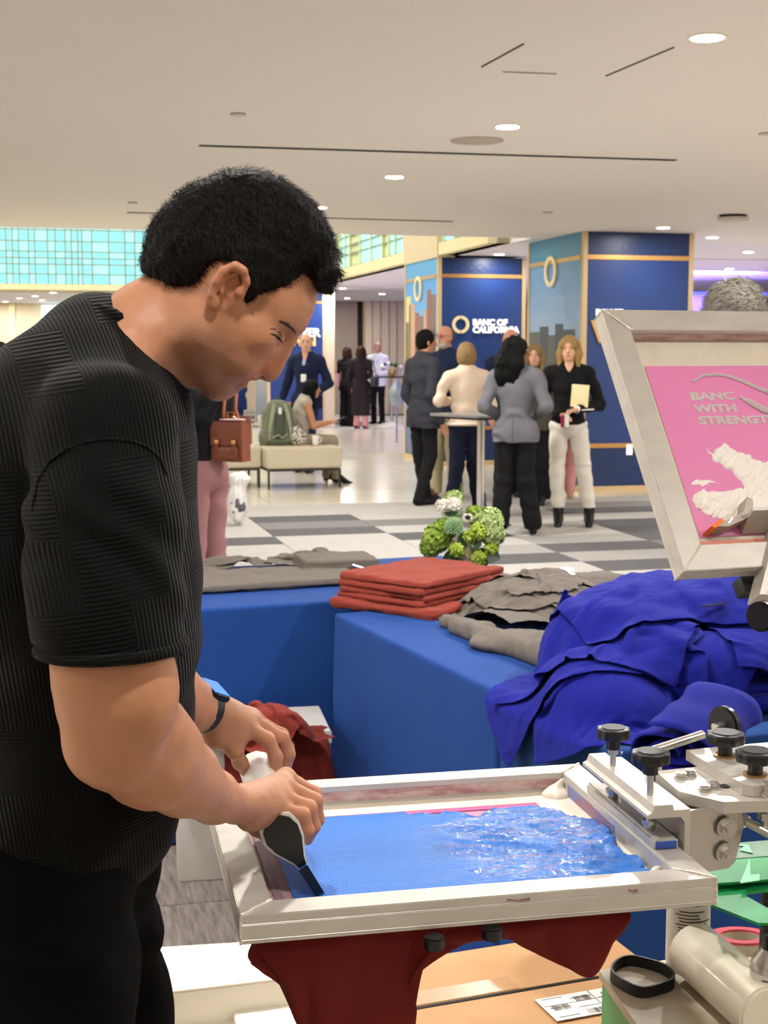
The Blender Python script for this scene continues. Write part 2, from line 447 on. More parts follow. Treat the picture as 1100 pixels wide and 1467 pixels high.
M_plate = mat('cover_plate', '#d8cfc4', .6)
M_dk = mat('shadow_gap', '#4d463f', .9)
for uv, r in (((341, 163), .045), ((190, 290), .045), ((784, 304), .05), ((1097, 191), .045)):
    pl = disc('cover_plate', uv, r, M_dk, ceil, CEIL - .003); p = PZ(*uv, CEIL)
    place(MB().cyl((p[0], p[1], CEIL - .010), (p[0], p[1], CEIL - .004), r * .96, seg=28).build('cap', M_plate), pl)
for uv, r in (((979, 364), .09), ((1100, 384), .06)):
    disc('cover_plate', uv, r, M_spk, ceil2)
# smoke detector
q = PZ(1050, 308, CEIL); t = thing('smoke_detector', 'round white smoke detector on the ceiling near the grey haired head', 'detector', (q[0], q[1], CEIL))
MB().cyl((0, 0, -.025), (0, 0, .01), .13, seg=36).build('base', M_black, t)
MB().cyl((0, 0, -.055), (0, 0, -.025), .155, .155, seg=36, bev=.008).build('cover', M_plate, t)

# downlights
M_lens = mat('lamp_lens', '#fff3df', .4, emit=9.0)
M_rim = mat('lamp_rim', '#efe8de', .5)
def downlight(p, label, group=None, r=.075, power=LAMP_W, lamp=True, first=[None]):
    t = thing('downlight', label, 'light', (p[0], p[1], CEIL), 0, group)
    if first[0] is None:
        a = MB().lathe([(r * .86, -.004), (r * 1.12, -.006), (r * 1.15, 0), (r * 1.0, .004), (r * .86, .004)], seg=32).build('rim', M_rim, t)
        b = MB().cyl((0, 0, -.008), (0, 0, -.0045), r * .9, seg=32).build('lens', M_lens, t); first[0] = (a, b)
    else:
        for s in first[0]:
            c = s.copy(); COL.objects.link(c); c.parent = t
    if lamp:
        l = bpy.data.lights.new('lamp', 'AREA'); l.shape = 'DISK'; l.size = .14; l.energy = power; l.color = (1.0, .965, .93)
        lo = bpy.data.objects.new('lamp', l); COL.objects.link(lo); lo.parent = t; lo.location = (0, 0, -.02)
    return t
near = [((1013, 53), 'large round downlight glowing near the upper right corner'), ((727, 181), 'round downlight beside the faint round speaker grille'),
        ((565, 253), 'round downlight between the two black ceiling slots'), ((457, 297), 'round downlight just above the dark hair of the man printing'),
        ((950, 326), 'round downlight directly over the right blue banner column'), ((1020, 340), 'round downlight left below the smoke detector'),
        ((1072, 361), 'round downlight at the right picture edge over the violet wall'), ((1045, 385), 'small downlight on the blue lit soffit above the grey haired head'),
        ((715, 364), 'round downlight seen between the two blue columns')]
for uv, lab in near:
    downlight(PZ(*uv, CEIL), lab, power=LAMP_W * (.22 if uv[0] in (950, 715) else 1.0))
far = [(408, 0), (60, 430), (8, 432), (28, 427), (50, 424), (76, 419), (22, 440), (66, 440), (491, 413), (497, 427), (547, 421), (513, 434), (500, 439), (120, 426), (470, 437)]
far_lab = ['third far downlight from the left edge, above the black shoulder, upper row', 'leftmost far downlight of the upper row above the black shoulder', 'second far downlight of the upper row above the black shoulder', 'far downlight just under the cream beam above the black shoulder', 'far downlight furthest right of the row above the black shoulder', 'leftmost far downlight of the lower row above the cream wall', 'second far downlight of the lower row, beside the pale screen',
 'far downlight just right of the front curl of dark hair, topmost', 'second far downlight below the front curl of dark hair', 'far downlight nearest the city picture of the left column', 'middle far downlight of the five above the grey wood wall', 'lowest far downlight over the grey wood wall', 'far downlight hidden behind the collar of the black shirt', 'lowest far downlight beside the forehead of the man printing']
for uv, fl_ in zip(far[1:], far_lab):
    downlight(PZ(*uv, CEIL), fl_, power=30)
# unseen downlights added behind and beside the camera to light the foreground
for a in (-8.5, -5.2, -2.4, .3, 2.8, 5.4, 8.2, 11.0):
    for b in ((-2.0, .8, 3.4, 5.75, 8.24, 10.75, 13.14)):
        if (a in (-2.4, .3, 5.4) and 5 < b < 14) or (a == 2.8 and b > 5) or (a > 8 and b > 12) or (a < -5 and b > 12): 
            continue
        downlight(R3(a, b), 'round ceiling downlight added outside the picture', 'added downlights outside the picture', power=LAMP_W * (.15 if b < 0 else .34 if b < 3 else .85 if b < 5 else 1.0))

# unseen lamps added in the atrium roof to brighten the marble floor
for a in (-7.5, -4.0, -.5, 3.0):
    for b in (18.5, 22.5, 26.5, 30.0):
        t = thing('atrium_fill_light', 'round fill light added in the high atrium roof, out of the picture', 'light', R3(a, b, 7.2), 0, 'added atrium fill lights'); MB().cyl((0, 0, -.02), (0, 0, .01), .3, seg=24).build('lens', M_lens, t)
        l = bpy.data.lights.new('lamp', 'AREA'); l.shape = 'DISK'; l.size = .6; l.energy = 48; l.color = (1.0, .96, .88); lo = bpy.data.objects.new('lamp', l); COL.objects.link(lo); lo.parent = t; lo.location = (0, 0, -.05)
# atrium beam, windows
w1 = rbox('window_1', -14, 5.5, 31.7, 32.2, CEIL + .02, CEIL + .14, M_cream, kind='structure')
rbox('fascia', -14, 5.78, 32.1, 32.4, CEIL - .0, 7.2, M_cream, w1)
M_pane = mat('sky_lit_glass', '#86e3ee', .2, emit=1.05)
M_pane2 = mat('sky_lit_glass_pale', '#a0ecf0', .2, emit=1.1)
for m_ in (M_pane, M_pane2): m_.node_tree.nodes['Principled BSDF'].inputs['Base Color'].default_value = lin('#1d5560')
M_mul = mat('grey_green_mullion', '#8a9a85', .6)
us = [-30, -12, 0, 13, 22, 31, 45, 54, 72, 83, 97, 106, 115, 121, 135, 159, 182, 196, 208, 217, 228, 240, 262, 280, 300, 330, 360, 400, 430]
def a_at(u, b):   # room a for which the horizon point at depth b shows at column u
    k = (u - CX) / (FPX / cos(PITCH)); return b * (k * cos(RA) + sin(RA)) / (cos(RA) - k * sin(RA))
As = [a_at(u, 31.8) for u in us]
As = [a for a in As if a < 5.4] + [5.45]
zs = [3.04, 3.26, 3.47, 3.60, 3.74, 3.96, 4.20, 4.45, 4.75, 5.1]
for i in range(len(As) - 1):
    for j in range(len(zs) - 1):
        piece('pane', (As[i + 1] - As[i] - .03, .02, zs[j + 1] - zs[j] - .03), RM((As[i] + As[i + 1]) / 2, 31.85, (zs[j] + zs[j + 1]) / 2), M_pane if (i + j) % 3 else M_pane2, w1)
for a in As: piece('mullion', (.035, .06, 2.1), RM(a, 31.8, 4.07), M_mul, w1)
for z in zs: piece('mullion', (As[-1] - As[0], .05, .03), RM((As[0] + As[-1]) / 2, 31.8, z), M_mul, w1)
# right wall of the atrium, with its own windows
w2 = rbox('window_2', 5.5, 5.78, 16.8, 31.7, CEIL + .0, CEIL + .16, M_cream, kind='structure')
rbox('fascia', 5.62, 5.78, 16.8, 31.7, CEIL, 7.2, M_cream, w2)
bs = [17.6]
rw = random.Random(3)
while bs[-1] < 31: bs.append(bs[-1] + rw.choice([.25, .4, .55, .8]))
z2 = [3.07, 3.30, 3.45, 3.62, 3.9, 4.2]
for i in range(len(bs) - 1):
    for j in range(len(z2) - 1):
        piece('pane', (.02, bs[i + 1] - bs[i] - .06, z2[j + 1] - z2[j] - .03), RM(5.6, (bs[i] + bs[i + 1]) / 2, (z2[j] + z2[j + 1]) / 2), M_pane2 if (i % 3) else M_creamgrn, w2)
for b in bs: piece('mullion', (.07, .05, 1.15), RM(5.58, b, 3.63), M_creamgrn, w2)
for z in z2: piece('mullion', (.06, bs[-1] - bs[0], .03), RM(5.58, (bs[0] + bs[-1]) / 2, z), M_mul, w2)

# far walls
rbox('wall_left', -14.2, -14, -5, 42, 0, CEIL, M_wood, kind='structure')
rbox('wall_front', -14, 18, -5.2, -5, 0, CEIL, M_wood, kind='structure')
rbox('wall_side', 15.8, 16, -5, 42, 0, CEIL, M_wood, kind='structure')
wl = rbox('wall_back', -14, 20, 39.5, 39.8, 0, CEIL, M_wood, kind='structure')
for a in (a_at(18, 39.4), a_at(19.5, 39.4)):
    piece('panel_joint', (.12, .06, 2.9), RM(a, 39.42, 1.45), M_cream, wl)
rbox('projection_screen', a_at(61, 39.3), a_at(150, 39.3), 39.2, 39.35, 1.4, 2.84, mat('pale_blue_screen', '#cfe6f2', .5, emit=.9), wl)
wr = rbox('wall_right', a_at(476, 36), a_at(512, 36), 36.0, 36.3, 0, CEIL, M_wood_d, kind='structure')
rbox('wall_right', a_at(512, 36.2), a_at(521, 36.2), 36.2, 36.4, 0, CEIL, M_black, kind='structure')
wr2 = rbox('wall_right', a_at(521, 35.9), a_at(640, 35.9), 35.7, 36.0, 0, CEIL, M_wood, kind='structure')
for u in (533, 545, 557, 568): piece('panel_joint', (.02, .03, 2.9), RM(a_at(u, 35.7), 35.69, 1.45), M_wood_d, wr2)
# wall behind the people on the right, lit violet and the violet light also tinted into its colour, with a black stage opening
M_violet = mat('stage_wall_violet_tint', '#b9b4ee', .7)
wv = rbox('wall_stage', a_at(980, 24), a_at(1060, 24), 24.0, 24.2, 0, CEIL - .28, M_violet, kind='structure')
rbox('wall_stage', a_at(1044, 23.9), a_at(1300, 23.9), 23.7, 23.9, 0, CEIL - .34, M_black, kind='structure')
M_soffit = mat('soffit_blue_led', '#4657f2', .5, emit=.9)
rbox('led_strip', a_at(985, 23.6), a_at(1300, 23.6), 23.5, 23.6, CEIL - .30, CEIL - .25, M_soffit, wv)
l = bpy.data.lights.new('stage_wash', 'AREA'); l.size = 1.5; l.energy = 260; l.color = (.32, .2, 1.0)
lo = bpy.data.objects.new('stage_wash', l); COL.objects.link(lo); lo.location = V(R3(a_at(1030, 21.5), 21.5, 2.6)); lo.rotation_euler = (radians(75), 0, RA)
# filler wall behind the two columns, seen between them
# ------------------------------------------------------------------ banner columns
M_blue = mat('banner_blue', '#1f3f80', .45, var=(3, .06))
M_navy = mat('banner_navy', '#1a3262', .4)
M_ring = mat('banner_ring_relief', '#2a4a8c', .32)
M_gold = mat('gold_trim', '#d3a262', .3, .55)
M_post = mat('tan_edge_trim', '#d8bd8e', .5)
M_logo = mat('logo_gold', '#e5d3a2', .4, emit=.15)
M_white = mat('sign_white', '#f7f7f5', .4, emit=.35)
def sky_mat(name, stops, zlo, zhi, noise=.0):
    m = bpy.data.materials.new(name); m.use_nodes = True; T = NT(m); b = T.n['Principled BSDF']; b.inputs['Roughness'].default_value = .35
    g = T.add('ShaderNodeNewGeometry'); sp = T.add('ShaderNodeSeparateXYZ'); T.link(g.outputs['Position'], sp.inputs[0])
    mr = T.add('ShaderNodeMapRange', i_1=zlo, i_2=zhi); T.link(sp.outputs[2], mr.inputs[0])
    nz = T.add('ShaderNodeTexNoise', i_Scale=2.2, i_Detail=5.0); mp = T.add('ShaderNodeMapping'); mp.inputs['Scale'].default_value = (1, 1, 4)
    T.link(g.outputs['Position'], mp.inputs[0]); T.link(mp.outputs[0], nz.inputs['Vector'])
    ma = T.add('ShaderNodeMath', operation='MULTIPLY_ADD', i_1=noise, i_2=0.0); T.link(nz.outputs[0], ma.inputs[0])
    ad = T.add('ShaderNodeMath', operation='ADD'); T.link(mr.outputs[0], ad.inputs[0]); T.link(ma.outputs[0], ad.inputs[1])
    sb = T.add('ShaderNodeMath', operation='SUBTRACT', i_1=noise * .5); T.link(ad.outputs[0], sb.inputs[0])
    rp = T.add('ShaderNodeValToRGB'); T.link(sb.outputs[0], rp.inputs[0]); e = rp.color_ramp.elements
    e[0].position, e[0].color = stops[0][0], lin(stops[0][1]); e[1].position, e[1].color = stops[-1][0], lin(stops[-1][1])
    for p, c in stops[1:-1]: x = e.new(p); x.color = lin(c)
    T.link(rp.outputs[0], b.inputs['Base Color']); return m
def ringwork(parent, a0, a1, b, z0, z1, side=False, bb=None, step=.16, r=.05):
    """interlocking ring relief on a panel, one joined part"""
    mb = MB(); n = 0; row = 0; z = z0 + r + .03
    while z < z1 - r:
        x = (a0 if not side else b) + r + .02 + (step / 2 if row % 2 else 0)
        lim = (a1 if not side else bb) - r
        while x < lim:
            M = RM(x, b, z) @ Matrix.Rotation(pi / 2, 4, 'X') if not side else RM(a0, x, z) @ Matrix.Rotation(pi / 2, 4, 'Y')
            ri = []
            for rr, dz in ((r * .8, 0), (r * .86, .006), (r * .96, .006), (r, 0)):
                ri.append([mb.bm.verts.new(M @ Vector((rr * cos(2 * pi * k / 12), rr * sin(2 * pi * k / 12), dz))) for k in range(12)])
            for i in range(3):
                for k in range(12): mb.bm.faces.new((ri[i][k], ri[i][(k + 1) % 12], ri[i + 1][(k + 1) % 12], ri[i + 1][k]))
            x += step
        z += step * .86; row += 1
    o = mb.build('ring_relief', M_ring, None); place(o, parent); o['kind'] = 'stuff'; return o
def ring_logo(parent, M, r, w, m, squash=1.0):
    mb = MB()
    for half in (0, 1):
        a0, a1 = (pi / 2 + .07, 3 * pi / 2 - .07) if half == 0 else (-pi / 2 + .07, pi / 2 - .07)
        n = 16; pts = []
        for k in range(n + 1): a = a0 + (a1 - a0) * k / n; pts.append(((r + w / 2) * cos(a), (r + w / 2) * sin(a)))
        for k in range(n, -1, -1): a = a0 + (a1 - a0) * k / n; pts.append(((r - w / 2) * cos(a), (r - w / 2) * sin(a)))
        qs = [[mb.bm.verts.new(M @ Vector((x, y, d))) for x, y in pts] for d in (0, .02)]
        L = len(pts)
        for i in range(n): mb.bm.faces.new((qs[1][i], qs[1][i + 1], qs[1][L - 2 - i], qs[1][L - 1 - i]))
        for i in range(L): mb.bm.faces.new((qs[0][i], qs[0][(i + 1) % L], qs[1][(i + 1) % L], qs[1][i]))
    o = mb.build('logo_ring', m, None, sm=False); place(o, parent); return o
def column(a0, a1, b0, b1, label, ztop, side_mat, top_mat, zg=2.62, zl=.52):
    t = thing('banner_column', label, 'column', R3(a0, b0), RA)
    rbox('core', a0 + .03, a1 - .03, b0 + .03, b1 - .03, 0, ztop, M_navy, t)
    rbox('main_panel', a0 + .05, a1 - .05, b0, b0 + .03, zl, zg, M_blue, t)
    rbox('top_panel', a0 + .05, a1 - .05, b0, b0 + .03, zg, min(ztop, CEIL), M_navy, t)
    rbox('base_panel', a0 + .05, a1 - .05, b0, b0 + .03, .06, zl, M_navy, t)
    rbox('baseboard', a0, a1, b0 - .03, b0 + .02, 0, .06, M_post, t)
    rbox('gold_band', a0 + .05, a1 - .05, b0 - .012, b0 + .01, zg - .025, zg + .025, M_gold, t)
    rbox('gold_band', a0 + .05, a1 - .05, b0 - .012, b0 + .01, zl - .025, zl + .025, M_gold, t)
    rbox('corner_post', a0, a0 + .055, b0 - .01, b0 + .05, 0, ztop, M_post, t)
    rbox('corner_post', a1 - .055, a1, b0 - .01, b0 + .05, 0, ztop, M_post, t)
    rbox('picture_panel', a0, a0 + .03, b0 + .05, b1 - .04, .06, zg, side_mat, t)
    rbox('side_top_panel', a0, a0 + .03, b0 + .05, b1 - .04, zg, min(ztop, CEIL), top_mat, t)
    rbox('gold_band', a0 - .01, a0 + .03, b0 + .05, b1 - .04, zg - .025, zg + .025, M_gold, t)
    rbox('corner_post', a0 - .01, a0 + .04, b1 - .05, b1, 0, ztop, M_post, t)
    rbox('side_baseboard', a0 - .015, a0 + .03, b0, b1, 0, .06, M_post, t)
    return t
sky1 = sky_mat('city_sky_print', [(0, '#47597a'), (.2, '#5079b0'), (.45, '#7db4e6'), (.8, '#5aa9ea'), (1, '#4c94dc')], 0, 2.7, .12)
sky2 = sky_mat('dusk_sky_print', [(0, '#2c4468'), (.35, '#34547c'), (.42, '#64798c'), (.55, '#9aa3bd'), (.68, '#93adcf'), (.82, '#7aa2d2'), (1, '#5f95c9')], 0, 2.7, .3)
sky3 = sky_mat('pale_sky_print', [(0, '#4b628f'), (.3, '#8b98a8'), (.6, '#bfc59a'), (1, '#9fc0c8')], 0, 2.7, .3)
A2, B2 = 6.0, 14.95; A2b = a_at(990, B2); B2b = 16.72
c2 = column(A2, A2b, B2, B2b, 'blue banner column on the right, behind the woman in white trousers', CEIL - .002, sky2, mat('side_teal_panel', '#4590bd', .35))
ringwork(c2, A2 + .5, A2b - .06, B2 - .001, .08, .50, step=.12, r=.045)
ringwork(c2, A2 + .45, A2b - .06, B2 - .001, 2.66, CEIL - .02, step=.12, r=.05)
place(MB().box((0, 0, 0), (.075, .012, .12), RM(a_at(904, B2 - .01), B2 - .012, .47), .004).build('outlet_cover', M_white), c2)
A1, B1 = 5.5, 19.0; A1b = a_at(752, B1); B1b = 20.75
c1 = column(A1, A1b, B1, B1b, 'blue banner column behind the suited men, with a white bank sign', CEIL - .03, sky1, mat('side_blue_panel', '#5ba0d8', .35))
ringwork(c1, A1 + .06, A1b - .06, B1 - .001, 2.66, CEIL - .05, step=.12, r=.05)
rbox('wood_casing', A1 - .02, a_at(650, B1), B1 - .02, B1b, CEIL - .03, 7.1, M_wood, c1)
A0, B0 = 4.83, 29.4; A0b = a_at(466, B0)
c0 = column(A0, A0b, B0, B0 + 1.7, 'distant blue banner column behind the grey haired man in navy', CEIL - .002, sky3, M_navy)
rbox('wood_post', A0b, A0b + .2, B0, B0 + .6, 0, CEIL, M_wood, c0)
# logo rings on the picture sides
def side_M(a, b, z): return Matrix.Translation(V(R3(a, b, z))) @ Matrix.Rotation(RA - pi / 2, 4, 'Z') @ Matrix.Rotation(pi / 2, 4, 'X')
def front_M(a, b, z): return Matrix.Translation(V(R3(a, b, z))) @ Matrix.Rotation(RA, 4, 'Z') @ Matrix.Rotation(pi / 2, 4, 'X')
def b_at(u, a): 
    k = (u - CX) / (FPX / cos(PITCH)); return a * (cos(RA) - k * sin(RA)) / (k * cos(RA) + sin(RA))
bb = b_at(789, A2); ring_logo(c2, side_M(A2 - .01, bb, PY(789, 389, R3(A2, bb)[1])[2]), .155, .05, M_logo)
bb = b_at(600, A1); ring_logo(c1, side_M(A1 - .01, bb, PY(600, 414, R3(A1, bb)[1])[2]), .155, .05, M_logo)
# city towers of the printed picture on column 1 (flat print)
def prow(parent, items, a, mats):
    for u0, u1, vtop, mk in items:
        bA, bB = b_at(u0, a), b_at(u1, a); y = R3(a, (bA + bB) / 2)[1]; zt = PY((u0 + u1) / 2, vtop, y)[2]
        rbox('printed_tower', a - .004, a - .0005, bA, bB, .95, zt, mats[mk], parent)
towers = [mat('tower_yellow', '#d7d68c', .4), mat('tower_peach', '#d9ab8c', .4, var=(30, .25, (1, 1, 3))), mat('tower_rust', '#a3604d', .4, var=(30, .35, (1, 1, 4))), mat('tower_brown', '#8a6b63', .4, var=(30, .3, (1, 1, 4)))]
prow(c1, [(582.0, 589, 425, 0), (586, 594.5, 436, 1), (594.5, 600, 448, 2), (600, 606, 453, 3), (607, 611, 444, 1), (611.5, 617, 415, 2), (617.5, 624, 422, 3), (582, 586, 462, 3), (596, 612, 476, 2), (612, 624, 470, 3)], A1, towers)
towers2 = [mat('tower_night', '#3b4552', .4, var=(60, .4)), mat('tower_night_lit', '#5c6058', .4, var=(70, .5))]
prow(c2, [(759, 772, 476, 1), (773, 785, 468, 0), (785, 795, 480, 1), (795, 806, 464, 0), (806, 823, 472, 0)], A2, towers2)
# lettering
def sign(parent, s, u, v, b, size, m, bold=.004, name='lettering'):
    a = a_at(u, b); y = R3(a, b)[1]; z = PY(u, v, y)[2]
    return text(name, s, size, front_M(a, b - .012, z), m, parent, .01, bold, 1.0)
px = 19.9 / FPX
ring_logo(c1, front_M(a_at(659, B1), B1 - .01, PY(659, 465, R3(a_at(659, B1), B1)[1])[2]), 10.3 * px, 4.4 * px, M_logo)
sign(c1, 'BANC OF', 676.5, 466, B1, .118, M_white, .006)
sign(c1, 'CALIFORNIA', 676.5, 476.5, B1, .118, M_white, .006)
sign(c2, 'POWER', 851.5, 452, B2, .10, M_white)
text('lettering', 'W', .30, front_M(a_at(848, B2), B2 - .012, PY(848, 488, R3(a_at(848, B2), B2)[1])[2]), M_gold, c2, .01, .02)
sign(c0, 'POWER', 402, 482, B0, .24, M_white, .008)
sign(c0, 'WE WIN', 384, 495, B0, .26, mat('sign_gold', '#e9c777', .4, emit=.2), .012)
# ------------------------------------------------------------------ screen printing frames
M_alu = mat('brushed_aluminium', '#cfcac0', .36, .38, bump=(300, .08, (1, 20, 20)), var=(9, .14, (1, 3, 3)))
M_alu_s = mat('stained_aluminium', '#b9aea1', .42, .5, var=(14, .3), bump=(200, .08))
M_weld = mat('weld_seam', '#e2dccf', .35, .5, bump=(160, .6))
M_tape = mat('white_tape', '#e6dccb', .6, var=(20, .10))
M_tape_p = mat('pink_stained_tape', '#c9a9a6', .6, var=(12, .2), col2='#b78a8e')
M_mesh_p = mat('pink_emulsion_mesh', '#f08fc6', .38, var=(3, .08))
M_mesh_b = mat('ink_stained_mesh', '#c98fb0', .5, var=(9, .2))
M_steel = mat('zinc_steel', '#c9c7bf', .25, .85, bump=(180, .05))
M_knob = mat('black_plastic', '#17171a', .32, bump=(220, .05))
M_rubber = mat('black_rubber', '#121214', .5)
M_blueend = mat('blue_ink_end', '#2c4fa0', .5)

zt = .884
F_NL, F_NR = PZ(343.8, 1312.7, zt), PZ(1026.6, 1257.8, zt)
FU = nrm(F_NR - F_NL); FV = np.array([-FU[1], FU[0], 0]); FW_, FD_ = .610, .522
def Fm(s=0, t=0, z=0): # frame-1 matrix at (s along near edge, t away)
    p = F_NL + FU * s + FV * t; ang = math.atan2(FU[1], FU[0]); return Matrix.Translation(V((p[0], p[1], zt + z))) @ Matrix.Rotation(ang, 4, 'Z')
def mitred(mb, W_, D_, w, h):
    """four bars in local coords: origin at near-left outer top corner, z down to -h; returns list of builders"""
    out = []
    cor = [(0, 0), (W_, 0), (W_, D_), (0, D_)]; inn = [(w, w), (W_ - w, w), (W_ - w, D_ - w), (w, D_ - w)]
    for i in range(4):
        j = (i + 1) % 4; b = bmesh.new(); g = .0006
        P = [cor[i], cor[j], inn[j], inn[i]]
        c = (sum(p[0] for p in P) / 4, sum(p[1] for p in P) / 4)
        L = (cor[j][0] - cor[i][0], cor[j][1] - cor[i][1]); l = math.hypot(*L); ux, uy = L[0] / l, L[1] / l
        P = [(P[0][0] + ux * g, P[0][1] + uy * g), (P[1][0] - ux * g, P[1][1] - uy * g), (P[2][0] - ux * g, P[2][1] - uy * g), (P[3][0] + ux * g, P[3][1] + uy * g)]
        # section with a groove along the outer face
        lv = [(0, 0.0), (0, -.010), (.0015, -.0115), (0, -.013), (0, -h + .006), (.0012, -h + .005), (0, -h + .004), (0, -h)]
        rows = []
        nx, ny = -uy, ux
        for off, z in lv:
            rows.append([b.verts.new((P[0][0] + nx * off, P[0][1] + ny * off, z)), b.verts.new((P[1][0] + nx * off, P[1][1] + ny * off, z))])
        it = [b.verts.new((P[3][0], P[3][1], 0)), b.verts.new((P[2][0], P[2][1], 0))]; ib = [b.verts.new((P[3][0], P[3][1], -h)), b.verts.new((P[2][0], P[2][1], -h))]
        for r in range(len(rows) - 1): b.faces.new((rows[r][0], rows[r][1], rows[r + 1][1], rows[r + 1][0]))
        b.faces.new((rows[0][0], it[0], it[1], rows[0][1])); b.faces.new((it[0], ib[0], ib[1], it[1])); b.faces.new((ib[0], rows[-1][0], rows[-1][1], ib[1]))
        b.faces.new([rows[r][0] for r in range(len(rows))] + [ib[0], it[0]]); b.faces.new([rows[r][1] for r in range(len(rows))] + [ib[1], it[1]])
        bmesh.ops.recalc_face_normals(b, faces=b.faces)
        es = [e for e in b.edges if len(e.link_faces) == 2 and e.calc_face_angle(0) > 1.2 and e.calc_length() > .1]
        bmesh.ops.bevel(b, geom=es, offset=.0012, segments=2, affect='EDGES')
        out.append(b)
    return out
def frame_bars(root, W_, D_, w, h):
    for b in mitred(None, W_, D_, w, h):
        me = bpy.data.meshes.new('bar'); b.to_mesh(me); b.free(); smooth(me, 30); link('frame_bar', me, M_alu, root)
    for (x, y, sx, sy) in ((0, 0, 1, 1), (W_, 0, -1, 1), (W_, D_, -1, -1), (0, D_, 1, -1)):
        p = [(x + sx * .001, y + sy * .001, .0004), (x + sx * w * .5, y + sy * w * .5, .0014), (x + sx * w, y + sy * w, .0004)]
        MB().tube(p, [.0018, .0014, .0018], 6).build('weld_seam', M_weld, root)
        MB().tube([(x + sx * .0006, y + sy * .0006, 0), (x + sx * .0004, y + sy * .0004, -h * .5), (x + sx * .0006, y + sy * .0006, -h)], [.0016, .0022, .0016], 6).build('weld_seam', M_weld, root)
BW, BH = .043, .036
t1 = thing('screen_printing_frame', 'aluminium screen frame lying flat under the man\'s hands, flooded with bright blue ink', 'printing screen')
t1.matrix_world = Fm(); t1.location = Fm().translation; t1.rotation_euler = (0, 0, math.atan2(FU[1], FU[0]))
frame_bars(t1, FW_, FD_, BW, BH)
zm = -BH + .003
MB().box((FW_ / 2, FD_ / 2, zm), (FW_ - 2 * BW + .002, FD_ - 2 * BW + .002, .001)).build('mesh', M_mesh_b, t1, sm=False)
# tape round the mesh
ex0, ex1, ey0, ey1 = BW, FW_ - BW, BW, FD_ - BW
MB().box(((ex0 + .022), FD_ / 2, zm + .002), (.044, ey1 - ey0, .001)).build('edge_tape', M_tape_p, t1, sm=False)
MB().box((FW_ / 2, ey1 - .024, zm + .0025), (ex1 - ex0, .048, .001)).build('edge_tape', M_tape, t1, sm=False)
MB().box((ex1 - .03, FD_ / 2, zm + .003), (.06, ey1 - ey0, .001)).build('edge_tape', M_tape, t1, sm=False)
MB().box((FW_ / 2, ey0 + .01, zm + .0032), (ex1 - ex0, .02, .001)).build('edge_tape', M_tape, t1, sm=False)
MB().box((ex0 + .019, FD_ / 2, zm + .0045), (.012, ey1 - ey0 - .01, .001)).build('edge_tape', mat('mauve_tape', '#8f7377', .5), t1, sm=False)
MB().box((FW_ / 2 + .02, ey1 - .054, zm + .0018), (ex1 - ex0 - .12, .016, .001)).build('pink_emulsion_edge', mat('hot_pink_emulsion', '#e0649c', .4), t1, sm=False)
# fillet of smeared ink in the inner walls
MB().box((FW_ / 2, ey1 - .0008, -BH * .45), (ex1 - ex0 - .02, .0016, BH * .42)).build('ink_smear', mat('dried_rose_ink', '#a46a70', .5, var=(30, .4, (1, 1, 3)), col2='#cbb9ae'), t1, sm=False)
MB().box((ex1 - .0008, ey1 - .13, -BH * .55), (.0016, .2, BH * .5)).build('ink_smear', mat('dried_red_ink', '#a9554f', .5, var=(26, .5), col2='#5f86b8'), t1, sm=False)
# corner tape lumps
for (x, y) in ((ex1 - .018, ey1 - .02), (ex1 - .02, ey0 + .02)):
    g = SDF.uniform((x - .03, y - .03, zm - .002), (x + .03, y + .03, zm + .03), .0015)
    g.ell((x, y, zm), (.024, .024, .014), k=.003).cap((x - .01, y + .0, zm + .004), (x + .016, y + .016, zm + .02), .008, .004, k=.01)
    g.disp(lambda X, Y, Z: .002 * vnoise(X * 90, Y * 90, Z * 90)); g.build('tape_fold', M_tape, None).parent = t1
# ink: a thick sheet, smooth where the squeegee has passed, churned and glossy at the right
n, m_ = 300, 220
S = np.linspace(0, 1, n)[:, None] * np.ones((1, m_)); Tt = np.ones((n, 1)) * np.linspace(0, 1, m_)[None, :]
x0, x1, y0, y1 = ex0 + .040, ex1 - .004, ey0 + .002, ey1 - .052
X = x0 + (x1 - x0) * S; Y = y0 + (y1 - y0) * Tt
w_r = np.clip((S - .38) / .32, 0, 1) ; w_r = w_r * w_r * (3 - 2 * w_r)
far_cut = .93 + .05 * vnoise(X * 30, Y * 3, 2.0) + .03 * vnoise(X * 90, Y * 9, 5.0)
hgt = .0012 + w_r * (.0016 + .0026 * fbm(X * 26, Y * 60, 1.0, 3) + .0009 * np.abs(vnoise(X * 150, Y * 260, 3.0)) + .0011 * vnoise(X * 330, Y * 380, 8.0)) + .0002 * vnoise(X * 12, Y * 240, 4.0)
hgt += .012 * np.clip((S - .80) / .2, 0, 1) * np.clip(1 - np.abs(Tt - .45) * 1.6, 0, 1) * (.6 + .4 * vnoise(X * 40, Y * 22, 9.0))
hgt += .006 * np.exp(-((Y - (y0 + .17 + .10 * np.clip((.95 - S) * 2, 0, 1) ** 2)) / .008) ** 2) * w_r * .6
edge_r = 1.0 + .03 * vnoise(Y * 60, 3.0, 1.0) - .17 * np.clip((Tt - .72) / .28, 0, 1) - .03 * np.clip((.1 - Tt) * 10, 0, 1)
keep = (S < edge_r) & (Tt < np.where(S > .45, far_cut, .995))
hgt = np.where(keep, np.maximum(hgt, .0006), -.004)
